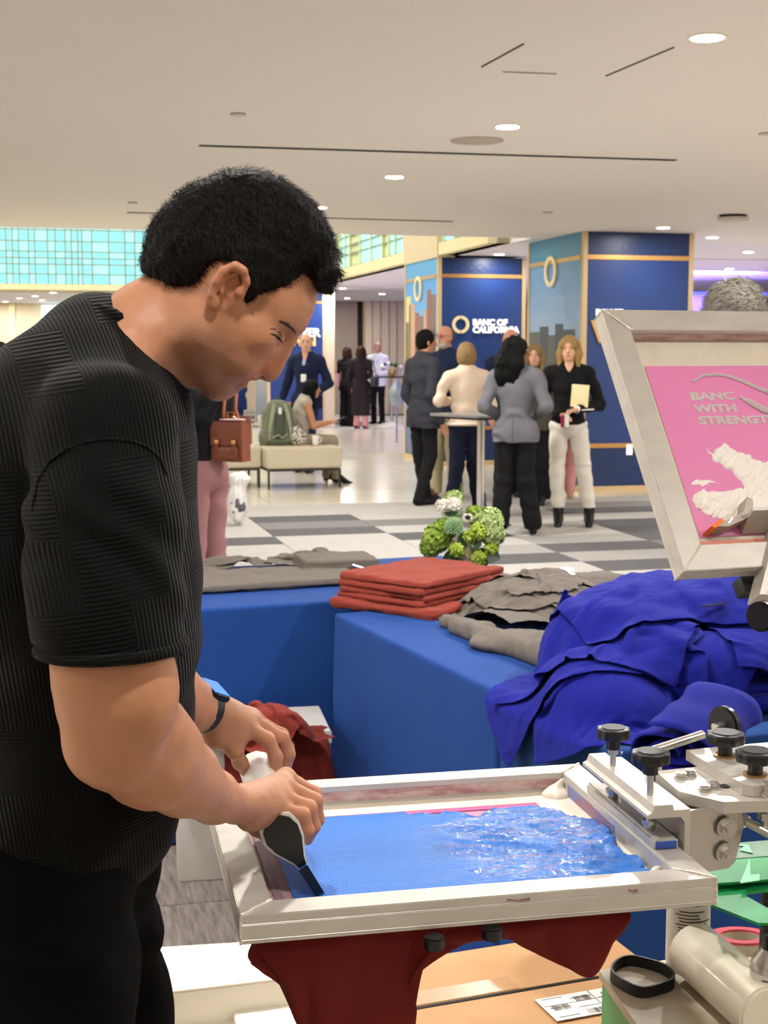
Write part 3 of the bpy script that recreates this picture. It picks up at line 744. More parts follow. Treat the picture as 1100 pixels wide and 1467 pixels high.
# soften the border
for _ in range(2):
    hp = np.pad(hgt, 1, mode='edge'); hgt = (hp[:-2, 1:-1] + hp[2:, 1:-1] + hp[1:-1, :-2] + hp[1:-1, 2:] + 4 * hgt) / 8
Pv, Q = grid_mesh(np.stack([X, Y, zm + .004 + hgt], -1))
kf = (hgt > -.0025).reshape(-1); Q = Q[kf[Q].all(1)]
me = np_mesh('ink', Pv, Q); smooth(me)
M_ink = mat('blue_plastisol_ink', '#1274d6', .42, spec=.5, bump=(420, .45))
T = NT(M_ink); b_ = T.n['Principled BSDF']; at = T.add('ShaderNodeAttribute', attribute_name='wet'); T.link(at.outputs['Fac'], b_.inputs['Coat Weight']); b_.inputs['Coat Roughness'].default_value = .05; mr_ = T.add('ShaderNodeMapRange', i_3=.42, i_4=.10); T.link(at.outputs['Fac'], mr_.inputs[0]); T.link(mr_.outputs[0], b_.inputs['Roughness'])
wa_ = me.color_attributes.new('wet', 'FLOAT_COLOR', 'POINT'); ww = (np.clip((S - .36) / .2, 0, 1) * np.clip(.7 + 1.3 * vnoise(X * 22, Y * 50, 2.0) + (S - .5), 0, 1)).reshape(-1); wa_.data.foreach_set('color', np.stack([ww, ww, ww, np.ones_like(ww)], 1).astype(np.float32).ravel())
link('ink', me, M_ink, t1)
# faint film of ink over the left of the mesh
MB().box((ex0 + .052, FD_ / 2 - .02, zm + .0055), (.03, ey1 - ey0 - .09, .0006)).build('ink_film', mat('ink_film', '#1c5fb0', .2, coat=.4, var=(20, .2)), t1, sm=False)
for (x, y, l) in ((.33, -.0004, .03), (.49, -.0004, .012)):
    MB().tube([(x, y, -.006), (x + l * .5, y, -.0085), (x + l, y - .0002, -.007)], [.0008, .0006, .0016], 6).build('ink_fleck', mat('dried_crimson_ink', '#7c2b35', .5), t1)

# second screen: raised, pink emulsion
P_BL = PY(980, 818, 2.30); P_TLd = PY(862, 443, 2.58)
va = P_TLd - P_BL; hL = nrm(np.array([1.0, -va[0] / va[1], 0])) if abs(va[1]) > 1e-6 else np.array([1, 0, 0]); vH = nrm(va); nN = nrm(np.cross(hL, vH))
L2 = np.linalg.norm(va)
R2m = Matrix(((hL[0], vH[0], nN[0]), (hL[1], vH[1], nN[1]), (hL[2], vH[2], nN[2])))
t2 = thing('screen_printing_frame', 'raised aluminium screen frame with pink mesh and thick white ink', 'printing screen', P_BL)
t2.rotation_euler = R2m.to_euler()
W2 = .60; BW2 = .046
frame_bars(t2, W2, L2, BW2, .036)
z2m = -.036 + .003
MB().box((W2 / 2, L2 / 2, z2m), (W2 - 2 * BW2 + .004, L2 - 2 * BW2 + .004, .001)).build('tape_border', M_tape, t2, sm=False)
MB().box((W2 / 2, L2 / 2 - .014, z2m + .002), (W2 - 2 * BW2 - .05, L2 - 2 * BW2 - .085, .001)).build('mesh', M_mesh_p, t2, sm=False)
MB().box((W2 / 2, BW2 + .013, z2m + .0035), (W2 - 2 * BW2, .014, .001)).build('ink_strip', mat('salmon_ink', '#e08a72', .4), t2, sm=False)
MB().box((W2 / 2, BW2 + .003, z2m + .0035), (W2 - 2 * BW2, .005, .001)).build('ink_strip', mat('deep_rose_ink', '#c4566f', .4), t2, sm=False)
MB().box((W2 / 2, L2 - BW2 - .0008, -.02), (W2 - 2 * BW2, .0016, .018)).build('ink_smear', MATS['dried_rose_ink'], t2, sm=False)
# printed stencil lettering (open mesh): pale
M_sten = mat('open_mesh_stencil', '#d8cccb', .6, var=(160, .15))
def uv2local(u, v, dz=z2m):
    """pixel -> local point on the mesh plane of screen two"""
    r = ray(u, v); p0 = P_BL + nN * dz; k = ((p0 - _C) @ nN) / (r @ nN); q = _C + r * k - P_BL
    return (q @ hL, q @ vH)
def stencil(s, u, v, size):
    x, y = uv2local(u, v); o = text('stencil_lettering', s, size, Matrix.Translation((x, y, z2m + .003)) @ Matrix.Diagonal((1.5, 1, 1, 1)), M_sten, None, .0003, .0011, 1.0); o.parent = t2
stencil('BANC', 989, 574, .0225); stencil('WITH', 995, 592, .0225); stencil('STRENGTH', 1001, 609, .0225)
sw = [(990, 549), (1005, 540), (1022, 538), (1040, 540), (1060, 547), (1080, 556), (1105, 566)]
pp = [uv2local(*q) for q in sw]; o = MB().tube([(x, y, z2m + .0035) for x, y in pp], [.0015, .003, .003, .003, .0035, .004, .005], 6).build('stencil_swoosh', M_sten, t2)
sw = [(1058, 570), (1072, 578), (1090, 588), (1110, 594)]
pp = [uv2local(*q) for q in sw]; MB().tube([(x, y, z2m + .0035) for x, y in pp], [.002, .006, .007, .006], 6).build('stencil_swoosh', M_sten, t2)
# thick white ink
M_wink = mat('white_plastisol_ink', '#fffaf2', .45, bump=(260, .25))
def ink_poly(name, poly, th, seed, m):
    P = np.array([uv2local(*p) for p in poly]); lo, hi = P.min(0) - .004, P.max(0) + .004; h = .0016
    xs = np.arange(lo[0], hi[0], h); ys = np.arange(lo[1], hi[1], h); X, Y = np.meshgrid(xs, ys, indexing='ij')
    Xw = X + .004 * vnoise(X * 120, Y * 120, seed); Yw = Y + .004 * vnoise(X * 120, Y * 120, seed + 9.0)
    ins = np.zeros(X.shape, bool); dmin = np.full(X.shape, 9.0)
    for i in range(len(P)):
        a, b = P[i], P[(i + 1) % len(P)]
        c = ((a[1] > Yw) != (b[1] > Yw)); xx = (b[0] - a[0]) * (Yw - a[1]) / (b[1] - a[1] + 1e-12) + a[0]; ins ^= c & (Xw < xx)
        ab = b - a; t = np.clip(((Xw - a[0]) * ab[0] + (Yw - a[1]) * ab[1]) / (ab @ ab), 0, 1); dmin = np.minimum(dmin, np.hypot(Xw - a[0] - t * ab[0], Yw - a[1] - t * ab[1]))
    d = np.where(ins, dmin, -dmin)
    g = th * np.clip(d / .008, 0, 1) ** .6 * (.75 + .45 * vnoise(X * 40 + Y * 60, (Y - X) * 190, seed)) + .0008 * vnoise(X * 300, Y * 300, seed)
    g = np.where(d > 0, np.maximum(g, .0006), -.001)
    Pv, Q = grid_mesh(np.stack([X, Y, z2m + .002 + g], -1)); kf = (d > -.0012).reshape(-1); Q = Q[kf[Q].all(1)]
    me = np_mesh(name, Pv, Q); smooth(me); return link(name, me, m, t2)
ink_poly('white_ink', [(1008, 641), (1018, 650), (1030, 642), (1040, 634), (1043, 642), (1060, 650), (1085, 660), (1130, 668), (1130, 750), (1040, 752), (1012, 738), (996, 728), (990, 715), (1000, 702), (1030, 706), (1064, 702), (1062, 692), (1040, 672), (1022, 662)], .007, 1.0, M_wink)
ink_poly('white_ink', [(989, 690), (1004, 689), (1037, 692), (1004, 696), (992, 697)], .002, 4.0, M_wink)
# squeegee holder / aluminium flood bar resting on the mesh
def l2(p, z): return (p[0], p[1], z)
q0 = uv2local(1052, 742); q1 = uv2local(1052, 775)
scr = thing('flood_bar', 'winged aluminium flood bar resting in the white ink on the pink screen', 'squeegee', P_BL); scr.rotation_euler = t2.rotation_euler.copy()
x0b, yb = q0[0], (q0[1] + q1[1]) / 2
MB().prism([(-.012, 0), (.016, 0), (.016, .004), (.008, .02), (.012, .05), (.006, .05), (.0, .022), (-.012, .004)], lambda x, y, d: (x0b + d, yb + x, z2m + .006 + y), 0, .30).build('blade', M_alu, scr)
pw = [uv2local(1004, 768), uv2local(1030, 758), uv2local(1050, 748), uv2local(1056, 726), uv2local(1064, 730), uv2local(1064, 752), uv2local(1030, 768)]
wing = MB(); wing.prism([(p[0], p[1]) for p in pw], lambda x, y, d: (x, y, z2m + .006 + d), 0, .03); wing.build('wing', M_alu_s, scr, ang=20)
pw = [uv2local(1004, 768), uv2local(1018, 757), uv2local(1022, 762), uv2local(1010, 771)]
MB().prism([(p[0], p[1]) for p in pw], lambda x, y, d: (x, y, z2m + .004 + d), 0, .033).build('orange_ink', mat('orange_ink', '#ff7a1a', .3), scr, ang=20)
MB().tube([l2(uv2local(1034, 757), z2m + .037), l2(uv2local(1029, 764), z2m + .037)], .0015, 6).build('ink_mark', M_white, scr)
# ------------------------------------------------------------------ press arm, clamps, knobs (frame-1 local coordinates)
arm = thing('press_arm', 'aluminium printing press arm clamping the blue screen by its right bar', 'press', Fm(.6, .25).translation); arm.rotation_euler = (0, 0, math.atan2(FU[1], FU[0]))
def fl(M_=None): return Fm()
def fbuild(mb, name, m, parent, sm=True, ang=35):
    o = mb.build(name, m, None, sm, ang); o.data.transform(Fm()); return place(o, parent)
ce = FW_ - BW / 2
# lower jaw plate on the bar
fbuild(MB().box((ce + .0, .245, .006), (.036, .262, .012), None, .0015), 'lower_jaw', M_alu, arm)
fbuild(MB().box((ce + .0, .1135, .006), (.030, .004, .010), None, .0008), 'jaw_end_cap', M_blueend, arm)
fbuild(MB().box((ce - .012, .245, .0135), (.006, .262, .004), None, .0008), 'jaw_lip', M_alu, arm)
# upper channel: profile extruded along t
prof = [(-.036, .052), (-.036, .057), (-.030, .060), (-.026, .070), (.000, .070), (.002, .062), (.026, .062), (.026, -.010), (.018, -.010), (.018, .044), (.012, .052), (-.030, .052)]
mb = MB(); mb.prism(prof, lambda x, y, d: (ce + .008 + x, d, y - .008), .112, .368); fbuild(mb, 'upper_channel', M_alu, arm, ang=25)
def knob(name, s, t, zb, zk, parent, r=.026, m=M_knob, screw=True):
    k = MB(); base = [(.009, 0), (.0105, 0), (.0105, .014), (r * .62, .015), (r * .97, .0165), (r, .019), (r, .028), (r * .95, .031), (r * .7, .0325), (.0, .0325)]
    M = Matrix.Translation((s, t, zk)); k.lathe(base[:-1] + [(.001, .0325)], M, 56, 8, .045); o = fbuild(k, name, m, parent, ang=50)
    e = MB().cyl((s, t, zk + .0315), (s, t, zk + .0335), r * .62, seg=32); place(e.build('knob_cap', mat_get('knob_cap')), o) if False else None
    ee = MB().cyl((s, t, zk + .0320), (s, t, zk + .0332), r * .72, seg=36); ee = ee.build('cap', M_knobcap, None); ee.data.transform(Fm()); place(ee, o)
    if screw:
        fbuild(MB().cyl((s, t, zb), (s, t, zk + .004), .0046, seg=16), 'screw', M_steel, parent)
        fbuild(MB().cyl((s, t, .012), (s, t, .024), .0085, seg=6).cyl((s, t, .022), (s, t, .027), .010, seg=20), 'nut', M_steel, parent)
    return o
M_knobcap = mat('knob_cap', '#2a2a2e', .5)
knob('knob', ce - .006, .300, .014, .088, arm, .0245); knob('knob', ce - .006, .158, .014, .092, arm, .0265)
fbuild(MB().cyl((ce - .006, .300, .080), (ce - .006, .300, .088), .0075, seg=6), 'nut', M_steel, arm)
# side bracket with the four bolts plate
pl = [(.640, .120), (.650, .255), (.700, .262), (.735, .255), (.735, .110), (.668, .108)]
mb = MB(); mb.prism([(.628, .165), (.634, .262), (.745, .275), (.745, .10), (.668, .108)], lambda x, y, d: (x, y, d), .046, .062); fbuild(mb, 'bolt_plate', M_alu, arm, ang=25)
for (s, t) in ((.6555, .222), (.674, .231), (.664, .160), (.6815, .168)):
    o = fbuild(MB().cyl((s, t, .062), (s, t, .065), .0095, seg=24, bev=.0006), 'washer', M_steel, arm); fbuild(MB().cyl((s, t, .065), (s, t, .071), .0078, seg=24, bev=.0015), 'bolt', M_steel, arm)
fbuild(MB().cyl((.700, .172, .0622), (.700, .172, .0635), .008, seg=24), 'bolt_hole', M_black, arm)
# side plate with two bolts
mb = MB(); mb.prism([(.629, .05), (.705, .048), (.712, .02), (.700, -.03), (.690, -.038), (.650, -.040), (.629, -.036)], lambda x, y, d: (x - .004, d + (x - .63) * .1, y), .118, .124); fbuild(mb, 'side_plate', M_steel, arm, ang=25)
for z in (.022, -.014):
    c = Vector((.678, .118, z)); fbuild(MB().cyl(c, c + Vector((.0, -.003, 0)), .0145, seg=28, bev=.0006), 'washer', M_steel, arm)
    fbuild(MB().cyl(c + Vector((0, -.003, 0)), c + Vector((0, -.009, 0)), .0105, seg=6), 'nut', M_steel, arm)
    fbuild(MB().cyl(c + Vector((0, -.009, 0)), c + Vector((0, -.016, 0)), .0055, seg=14), 'bolt', M_steel, arm)
fbuild(MB().box((.655, .18, .020), (.012, .10, .052), None, .002), 'hinge_block', M_alu_s, arm)
# upper plate with two knobs
mb = MB(); mb.prism([(.700, .305), (.706, .130), (.716, .118), (.86, .135), (.86, .32)], lambda x, y, d: (x, y, d), .0625, .078); fbuild(mb, 'knob_plate', M_alu, arm, ang=25)
for (s, t) in ((.742, .262), (.742, .165)):
    fbuild(MB().cyl((s, t, .078), (s, t, .081), .017, seg=28), 'washer', mat('brass_washer', '#9a7a4a', .4, .7) if t > .2 else MATS['brass_washer'], arm)
    knob('knob', s, t, .078, .082, arm, .028, screw=False)
# vertical knurled wheel and rod behind
fbuild(MB().cyl((.775, .345, .100), (.787, .350, .100), .030, seg=40, bev=.003), 'side_wheel', M_knob, arm)
fbuild(MB().cyl((.760, .340, .100), (.776, .345, .100), .006, seg=14), 'wheel_pin', M_steel, arm)
fbuild(MB().cyl((.64, .300, .080), (.735, .325, .094), .0068, seg=16), 'rod', M_steel, arm)
fbuild(MB().cyl((.648, .300, .046), (.648, .300, .082), .011, seg=16).cyl((.648, .300, .060), (.648, .300, .066), .014, seg=6), 'rod_mount', M_steel, arm)
# gas spring joint and ball knob on the near side
fbuild(MB().cyl((.738, .118, .070), (.738, .118, .082), .0085, seg=6).cyl((.738, .118, .052), (.738, .118, .070), .0115, seg=24, bev=.002).cyl((.738, .118, .012), (.738, .118, .052), .0075, seg=16).cyl((.738, .118, .030), (.738, .118, .040), .013, seg=6), 'stud', M_steel, arm)
fbuild(MB().cyl((.738, .118, .060), (.86, .150, .068), .008, seg=16), 'rod', M_steel, arm)
fbuild(MB().cyl((.700, .150, .030), (.742, .105, .010), .0065, seg=16).cyl((.700, .150, .030), (.716, .133, .022), .010, seg=6), 'rod', M_steel, arm)
mb = MB(); mb.prism([(.742, .02), (.80, .05), (.86, .05), (.86, -.03), (.80, -.035), (.760, -.03)], lambda x, y, d: (x, d, y), .120, .126); fbuild(mb, 'gusset', M_alu, arm, ang=25)
fbuild(MB().sph((.772, .085, -.010), (.036, .034, .033)), 'ball_knob', M_knob, arm)
fbuild(MB().cyl((.739, .088, .006), (.748, .087, .000), .011, seg=20), 'ball_collar', M_steel, arm)
# under-frame knobs and support
for uv in ((705, 1336), (622, 1350)):
    p = PZ(*uv, zt - .048)
    o = MB().cyl((p[0], p[1], zt - .056), (p[0], p[1], zt - .040), .013, seg=20, bev=.002).build('stop_knob', M_knob); place(o, arm)
# second arm holding the raised screen
arm2 = thing('press_arm', 'aluminium press arm gripping the raised pink screen at its lower bar', 'press', P_BL); arm2.rotation_euler = t2.rotation_euler.copy()
MB().prism([(.118, -.055), (.150, -.058), (.235, .075), (.235, .10), (.205, .082)], lambda x, y, d: (x, y, d), -.03, .012).build('arm_channel', M_alu, arm2, ang=25)
MB().prism([(.138, -.052), (.147, -.054), (.222, .064), (.222, .078)], lambda x, y, d: (x, y, d), .012, .020).build('channel_rib', M_alu, arm2, ang=25)
MB().box((.23, -.012, -.055), (.2, .03, .03), None, .002).build('clamp_block', M_rubber, arm2)
p = PY(1090, 882, 2.05); o = MB().cyl(p + np.array([-.006, -.012, 0]), p + np.array([.012, .008, 0]), .0225, seg=36, bev=.004).build('side_wheel', M_knob); place(o, arm2)

# ------------------------------------------------------------------ squeegee in the hands (profile runs along the frame's depth)
sq = thing('squeegee', 'white handled squeegee pushed through the blue ink by both hands', 'squeegee', (0, 0, 0))
SQ_T = PZ(461, 1284, .8555); SQ_D = nrm(FV + np.array([0, 0, .03])); SQL = .27
_r = ray(383, 1165); _q = _C + _r * (((SQ_T - _C) @ SQ_D) / (_r @ SQ_D))
AX = nrm(_q - SQ_T); AY = nrm(np.cross(SQ_D, AX)); AY = AY if AY[0] > 0 else -AY   # AX: blade to grip, AY: across
def sqp(x, y, d): return SQ_T + AY * x + AX * y + SQ_D * d
hp = [(-.006, .040), (.006, .040), (.009, .052), (.015, .064), (.023, .080), (.027, .098), (.023, .114), (.013, .124), (0, .127), (-.013, .124), (-.023, .114), (-.027, .098), (-.023, .080), (-.015, .064), (-.009, .052)]
SQ = []
mb = MB(); mb.prism(hp, sqp, .012, SQL); o = mb.build('handle', mat('white_handle', '#e8e6e0', .35), sq, ang=60)
hp2 = [(x * .86, (y - .085) * .9 + .085) for x, y in hp]; mb = MB(); mb.prism(hp2, sqp, .009, .012); mb.build('handle_end', mat('handle_end_black', '#10120f', .25), sq, ang=60)
mb = MB(); mb.prism([(-.005, .0), (.005, .0), (.005, .045), (-.005, .045)], sqp, .002, SQL - .002); mb.build('blade', mat('blue_coated_blade', '#2b6fc4', .25, coat=.4), sq, ang=30)
mb = MB(); mb.prism([(-.0065, .004), (.0055, .004), (.0065, .046), (-.0065, .046)], sqp, -.002, .0025); mb.build('blade_end', mat('blade_end_dark', '#0c1420', .3), sq, ang=30)
# ------------------------------------------------------------------ people: materials
def skin_mat(name, col, rough=.5, sss=.05, tint=True):
    m = mat(name, col, rough, sss=sss, spec=.4); T = NT(m); b = T.n['Principled BSDF']
    at = T.add('ShaderNodeAttribute', attribute_name='tint'); nz = T.add('ShaderNodeTexNoise', i_Scale=26.0, i_Detail=6.0)
    tc = T.add('ShaderNodeTexCoord'); T.link(tc.outputs['Object'], nz.inputs['Vector'])
    hs = T.add('ShaderNodeHueSaturation'); hs.inputs['Color'].default_value = lin(col)
    mr = T.add('ShaderNodeMapRange', i_3=.88, i_4=1.1); T.link(nz.outputs[0], mr.inputs[0]); T.link(mr.outputs[0], hs.inputs['Value'])
    mx = T.add('ShaderNodeMix', data_type='RGBA', blend_type='MULTIPLY'); mx.inputs[0].default_value = 1.0 if tint else 0.0
    T.link(hs.outputs[0], mx.inputs[6]); T.link(at.outputs['Color'], mx.inputs[7]); T.link(mx.outputs[2], b.inputs['Base Color'])
    n2 = T.add('ShaderNodeTexNoise', i_Scale=420.0, i_Detail=3.0); T.link(tc.outputs['Object'], n2.inputs['Vector'])
    bp = T.add('ShaderNodeBump', i_Strength=.14, i_Distance=.002); T.link(n2.outputs[0], bp.inputs['Height']); T.link(bp.outputs[0], b.inputs['Normal'])
    return m
M_skin = skin_mat('skin_hero', '#bc8564')
M_hair = mat('hair_dark_brown', '#0d0907', .6, bump=(170, .9, (1, 1, .22)), var=(60, .4), spec=.18)
M_brow = mat('eyebrow_hair', '#402a1e', .8)
M_crease_shade = mat('lid_crease_shade', '#6a4030', .7)
M_trouser = mat('black_trousers', '#060607', .9, bump=(500, .25), spec=.12)
M_shoe = mat('black_shoe', '#0c0c0d', .35)
def rib_shirt():
    m = mat('black_ribbed_knit', '#050504', .95, sheen=.03, spec=.2); T = NT(m); b = T.n['Principled BSDF']
    tc = T.add('ShaderNodeTexCoord'); sp = T.add('ShaderNodeSeparateXYZ'); rt = T.add('ShaderNodeMapping')
    rt.inputs['Rotation'].default_value = (0, radians(8), 0)
    T.link(tc.outputs['Object'], rt.inputs[0]); T.link(rt.outputs[0], sp.inputs[0])
    # horizontal coordinate follows the cloth round the body
    ax = T.add('ShaderNodeMath', operation='MULTIPLY_ADD', i_1=.35); T.link(sp.outputs[1], ax.inputs[0]); T.link(sp.outputs[0], ax.inputs[2])
    cb = T.add('ShaderNodeCombineXYZ'); T.link(ax.outputs[0], cb.inputs[0]); T.link(sp.outputs[2], cb.inputs[1])
    br = T.add('ShaderNodeTexBrick', offset=.5, squash=.6, squash_frequency=2); br.inputs['Color1'].default_value = (0, 0, 0, 1); br.inputs['Color2'].default_value = (1, 1, 1, 1)
    br.inputs['Scale'].default_value = 1.0; br.inputs['Mortar Size'].default_value = 0.0; br.inputs['Bias'].default_value = 0.0
    br.inputs['Brick Width'].default_value = .092; br.inputs['Row Height'].default_value = .070; T.link(cb.outputs[0], br.inputs['Vector'])
    th = T.add('ShaderNodeMath', operation='GREATER_THAN', i_1=.5); T.link(br.outputs['Color'], th.inputs[0])
    def wave(src):
        a = T.add('ShaderNodeMath', operation='MULTIPLY', i_1=2 * pi / .0046); T.link(src, a.inputs[0]); s = T.add('ShaderNodeMath', operation='SINE'); T.link(a.outputs[0], s.inputs[0]); return s.outputs[0]
    w1_, w2_ = wave(ax.outputs[0]), wave(sp.outputs[2])
    mx = T.add('ShaderNodeMix', data_type='FLOAT'); T.link(th.outputs[0], mx.inputs[0]); T.link(w1_, mx.inputs[2]); T.link(w2_, mx.inputs[3])
    bp = T.add('ShaderNodeBump', i_Strength=.5, i_Distance=.0012); T.link(mx.outputs[0], bp.inputs['Height']); T.link(bp.outputs[0], b.inputs['Normal']); return m
M_knit = rib_shirt()
def paint_tint(me, fn):
    co = np.empty(len(me.vertices) * 3, np.float32); me.vertices.foreach_get('co', co); co = co.reshape(-1, 3)
    c = np.ones((len(co), 4), np.float32); c[:, :3] = fn(co); at = me.color_attributes.new('tint', 'FLOAT_COLOR', 'POINT'); at.data.foreach_set('color', c.ravel())
def finger(g, pts, r, k=.006):
    n = len(pts); rs = [r * (1.0 - .09 * i) for i in range(n)]
    g.chain(pts, rs, k)
    for i in range(1, n - 1): g.ell(pts[i], (rs[i] * 1.08,) * 3, k=.003)

# ------------------------------------------------------------------ the man printing
YM = 1.66
def HP(u, v, dy=0.0): return PY(u, v, YM + dy)
def pxm(y=YM): return y / FPX
hero = thing('person', 'man with short dark hair in a black ribbed T-shirt leaning over the blue ink screen', 'person', (-.36, 1.66, 0))
def axr(a, b, st): return np.arange(a, b, st)
gx = np.concatenate([axr(-.64, -.37, .010), axr(-.37, -.29, .005), axr(-.29, -.02, .0025)])
gy = np.concatenate([axr(1.28, 1.36, .006), axr(1.36, 1.575, .004), axr(1.575, 1.75, .0025), axr(1.75, 2.10, .003)])
gz = np.concatenate([axr(-.02, .84, .022), axr(.84, 1.08, .003), axr(1.08, 1.40, .0045), axr(1.40, 1.78, .0025)])
B = SDF(gx, gy, gz)
Uv, Fv = nrm([.72, 0, .69]), nrm([.69, 0, -.72]); HR = np.stack([Fv, [0, 1, 0], Uv], 1)
s_ = YM / FPX
# skull and face
B.ell(HP(349, 370), (.0945, .0765, .0795), HR, k=.01)
B.ell(HP(303, 380), (.068, .068, .060), HR, k=.012)
B.ell(HP(402, 436), (.036, .058, .034), HR, k=.02)               # forehead, brow
B.ell(HP(352, 468), (.052, .059, .066), HR, k=.02)               # midface
B.ell(HP(310, 500), (.040, .053, .045), HR, k=.02)               # lower face
B.ell(HP(322, 548), (.017, .020, .017), HR, k=.018)              # chin
for sg in (-1, 1):
    B.cap(HP(286, 480, sg * .052), HP(312, 553, sg * .014), .022, .015, k=.018)
    B.cap(HP(322, 425, sg * .058), HP(290, 478, sg * .052), .022, .022, k=.02)
    B.ell(HP(372, 480, sg * .044), (.020, .018, .017), HR, k=.018)   # cheekbone
    B.ell(HP(333, 478, sg * .040), (.030, .020, .034), HR, k=.02)
    B.ell(HP(345, 518, sg * .030), (.020, .022, .020), HR, k=.015)   # muzzle
    B.cap(HP(424, 463, sg * .012), HP(398, 455, sg * .046), .009, .007, k=.012)  # brow ridge
    B.ell(HP(408, 487, sg * .033), (.011, .017, .011), HR, k=.010, sub=True)    # socket
    B.ell(HP(393, 482, sg * .031), (.0125, .0130, .0125), k=.004)               # lid over the eyeball
    B.ell(HP(380, 527, sg * .012), (.0095, .0085, .0095), HR, k=.005)           # nostril wing
B.chain([HP(414, 487), HP(403, 505), HP(391, 522), HP(385, 532)], [.0085, .009, .011, .0115], k=.008)  # nose
B.cap(HP(385, 530), HP(368, 526), .010, .010, k=.008)
for sg in (-1, 1): B.ell(HP(377, 535, sg * .007), (.004, .004, .005), k=.002, sub=True)
B.cap(HP(358, 536, -.017), HP(359, 536, .017), .0088, k=.005)    # upper lip
B.cap(HP(344, 545, -.015), HP(345, 546, .015), .0096, k=.004)    # lower lip
B.ell(HP(361, 538), (.0065, .011, .0065), k=.006); B.cap(HP(348, 540, -.012), HP(348, 540, .012), .0075, k=.004); B.ell(HP(348, 547), (.006, .011, .006), k=.005)
B.cap(HP(360, 549, -.018), HP(360, 549, .018), .0034, k=.003, sub=True)  # mouth line
for sg in (-1, 1): B.cap(HP(340, 535, sg * .024), HP(354, 543, sg * .016), .0025, k=.004, sub=True)
B.cap(HP(333, 548, -.012), HP(333, 548, .012), .004, k=.008, sub=True)
# ears
for sg in (-1, 1):
    e = lambda u, v, d=0.0: HP(u, v, sg * (.078 + d))
    B.ell(e(330, 404, -.003), (.021, .006, .027), np.stack([nrm([.9, sg * .25, -.4]), nrm([-.2, sg, 0]), nrm([.42, 0, .9])], 1), k=.008)
    B.chain([e(346, 420, .001), e(353, 404, .005), e(349, 388, .010), e(336, 380, .013), e(320, 387, .014), e(309, 404, .013), e(303, 422, .009), e(303, 436, .004)], [.0035, .0045, .005, .0052, .0052, .005, .005, .006], k=.003)
    B.ell(e(306, 432, .003), (.007, .005, .007), k=.006)
    B.chain([e(338, 392, .006), e(326, 399, .008), e(319, 414, .008), e(320, 428, .006)], [.003, .0036, .0036, .003], k=.003)
    B.ell(e(333, 412, .010), (.0085, .007, .013), np.stack([nrm([.9, 0, -.4]), [0, 1, 0], nrm([.42, 0, .9])], 1), k=.004, sub=True)
    B.ell(e(322, 433, .006), (.005, .006, .009), k=.003, sub=True)
    B.ell(e(343, 418, .004), (.005, .004, .006), k=.004)
# neck and trapezius
B.cap(HP(268, 458), HP(160, 508), .057, .058, k=.03); B.cap(HP(288, 494), HP(198, 530), .033, .042, k=.02)
for sg in (-1, 1):
    B.cap(HP(270, 440, sg * .045), HP(212, 532, sg * .022), .012, .012, k=.02)     # neck cord
    B.cap(HP(215, 458, sg * .02), HP(150, 548, sg * .10), .038, .038, k=.03)
    B.cap(HP(142, 585, sg * .10), HP(145, 640, sg * .165), .045, .045, k=.03)
# trunk, hips and legs (under the clothes)
B.ell(HP(118, 740), (.100, .150, .165), k=.04); B.ell(HP(110, 940), (.105, .150, .22), k=.05); B.ell(HP(70, 1180), (.08, .14, .12), k=.05)
for sg in (-1, 1): B.chain([(-.40, YM + sg * .09, .90), (-.38, YM + sg * .10, .48), (-.39, YM + sg * .11, .09)], [.085, .055, .038], k=.03); B.cap((-.39, YM + sg * .11, .05), (-.24, YM + sg * .13, .035), .038, .03, k=.02)
# right arm (near the camera)
P = lambda u, v, y: PY(u, v, y)
B.chain([P(150, 640, 1.47), P(152, 830, 1.43), P(157, 920, 1.42), P(163, 985, 1.42)], [.062, .057, .0575, .057], k=.02)
B.chain([P(163, 985, 1.42), P(160, 1060, 1.43)], [.056, .050], k=.02)
B.ell(P(206, 1000, 1.40), (.028, .032, .048), k=.03)
B.chain([P(168, 1055, 1.43), P(215, 1088, 1.49), P(262, 1117, 1.56), P(305, 1142, 1.65), P(337, 1152, 1.71)], [.050, .051, .040, .030, .0235], k=.014)
B.cap(P(225, 1040, 1.46), P(290, 1115, 1.60), .033, .014, k=.02)                # brachioradialis
B.cap(P(170, 1085, 1.44), P(285, 1146, 1.62), .029, .015, k=.014)
B.cap(P(240, 1075, 1.47), P(325, 1134, 1.66), .009, .005, k=.012)
B.ell(P(330, 1140, 1.665), (.008, .008, .008), k=.010)
RH = dict(pinky=[P(398, 1157, 1.775), P(434, 1167, 1.780), P(441, 1190, 1.783), P(432, 1207, 1.787)],
          ring=[P(404, 1141, 1.793), P(444, 1158, 1.800), P(450, 1184, 1.803), P(441, 1203, 1.806)],
          middle=[P(409, 1126, 1.815), P(452, 1147, 1.822), P(455, 1174, 1.826), P(445, 1192, 1.828)],
          index=[P(409, 1113, 1.838), P(449, 1136, 1.846), P(453, 1161, 1.850), P(444, 1178, 1.852)])
wr_ = P(340, 1152, 1.715)
for nm, r in (('pinky', .0092), ('ring', .0102), ('middle', .0106), ('index', .0104)):
    q = RH[nm]; B.cap(wr_ + (q[0] - wr_) * .2, q[0], .0145, .0118, k=.010); finger(B, q, r, k=.004)
    B.ell(q[0], (.0125, .0125, .0120), k=.006)
B.cap(wr_, P(372, 1148, 1.77), .0215, .024, k=.012)
B.cap(P(358, 1170, 1.745), P(385, 1168, 1.78), .019, .016, k=.012)               # heel of the hand
finger(B, [P(352, 1165, 1.76), P(368, 1185, 1.80), P(384, 1196, 1.83), P(398, 1202, 1.85)], .0125)
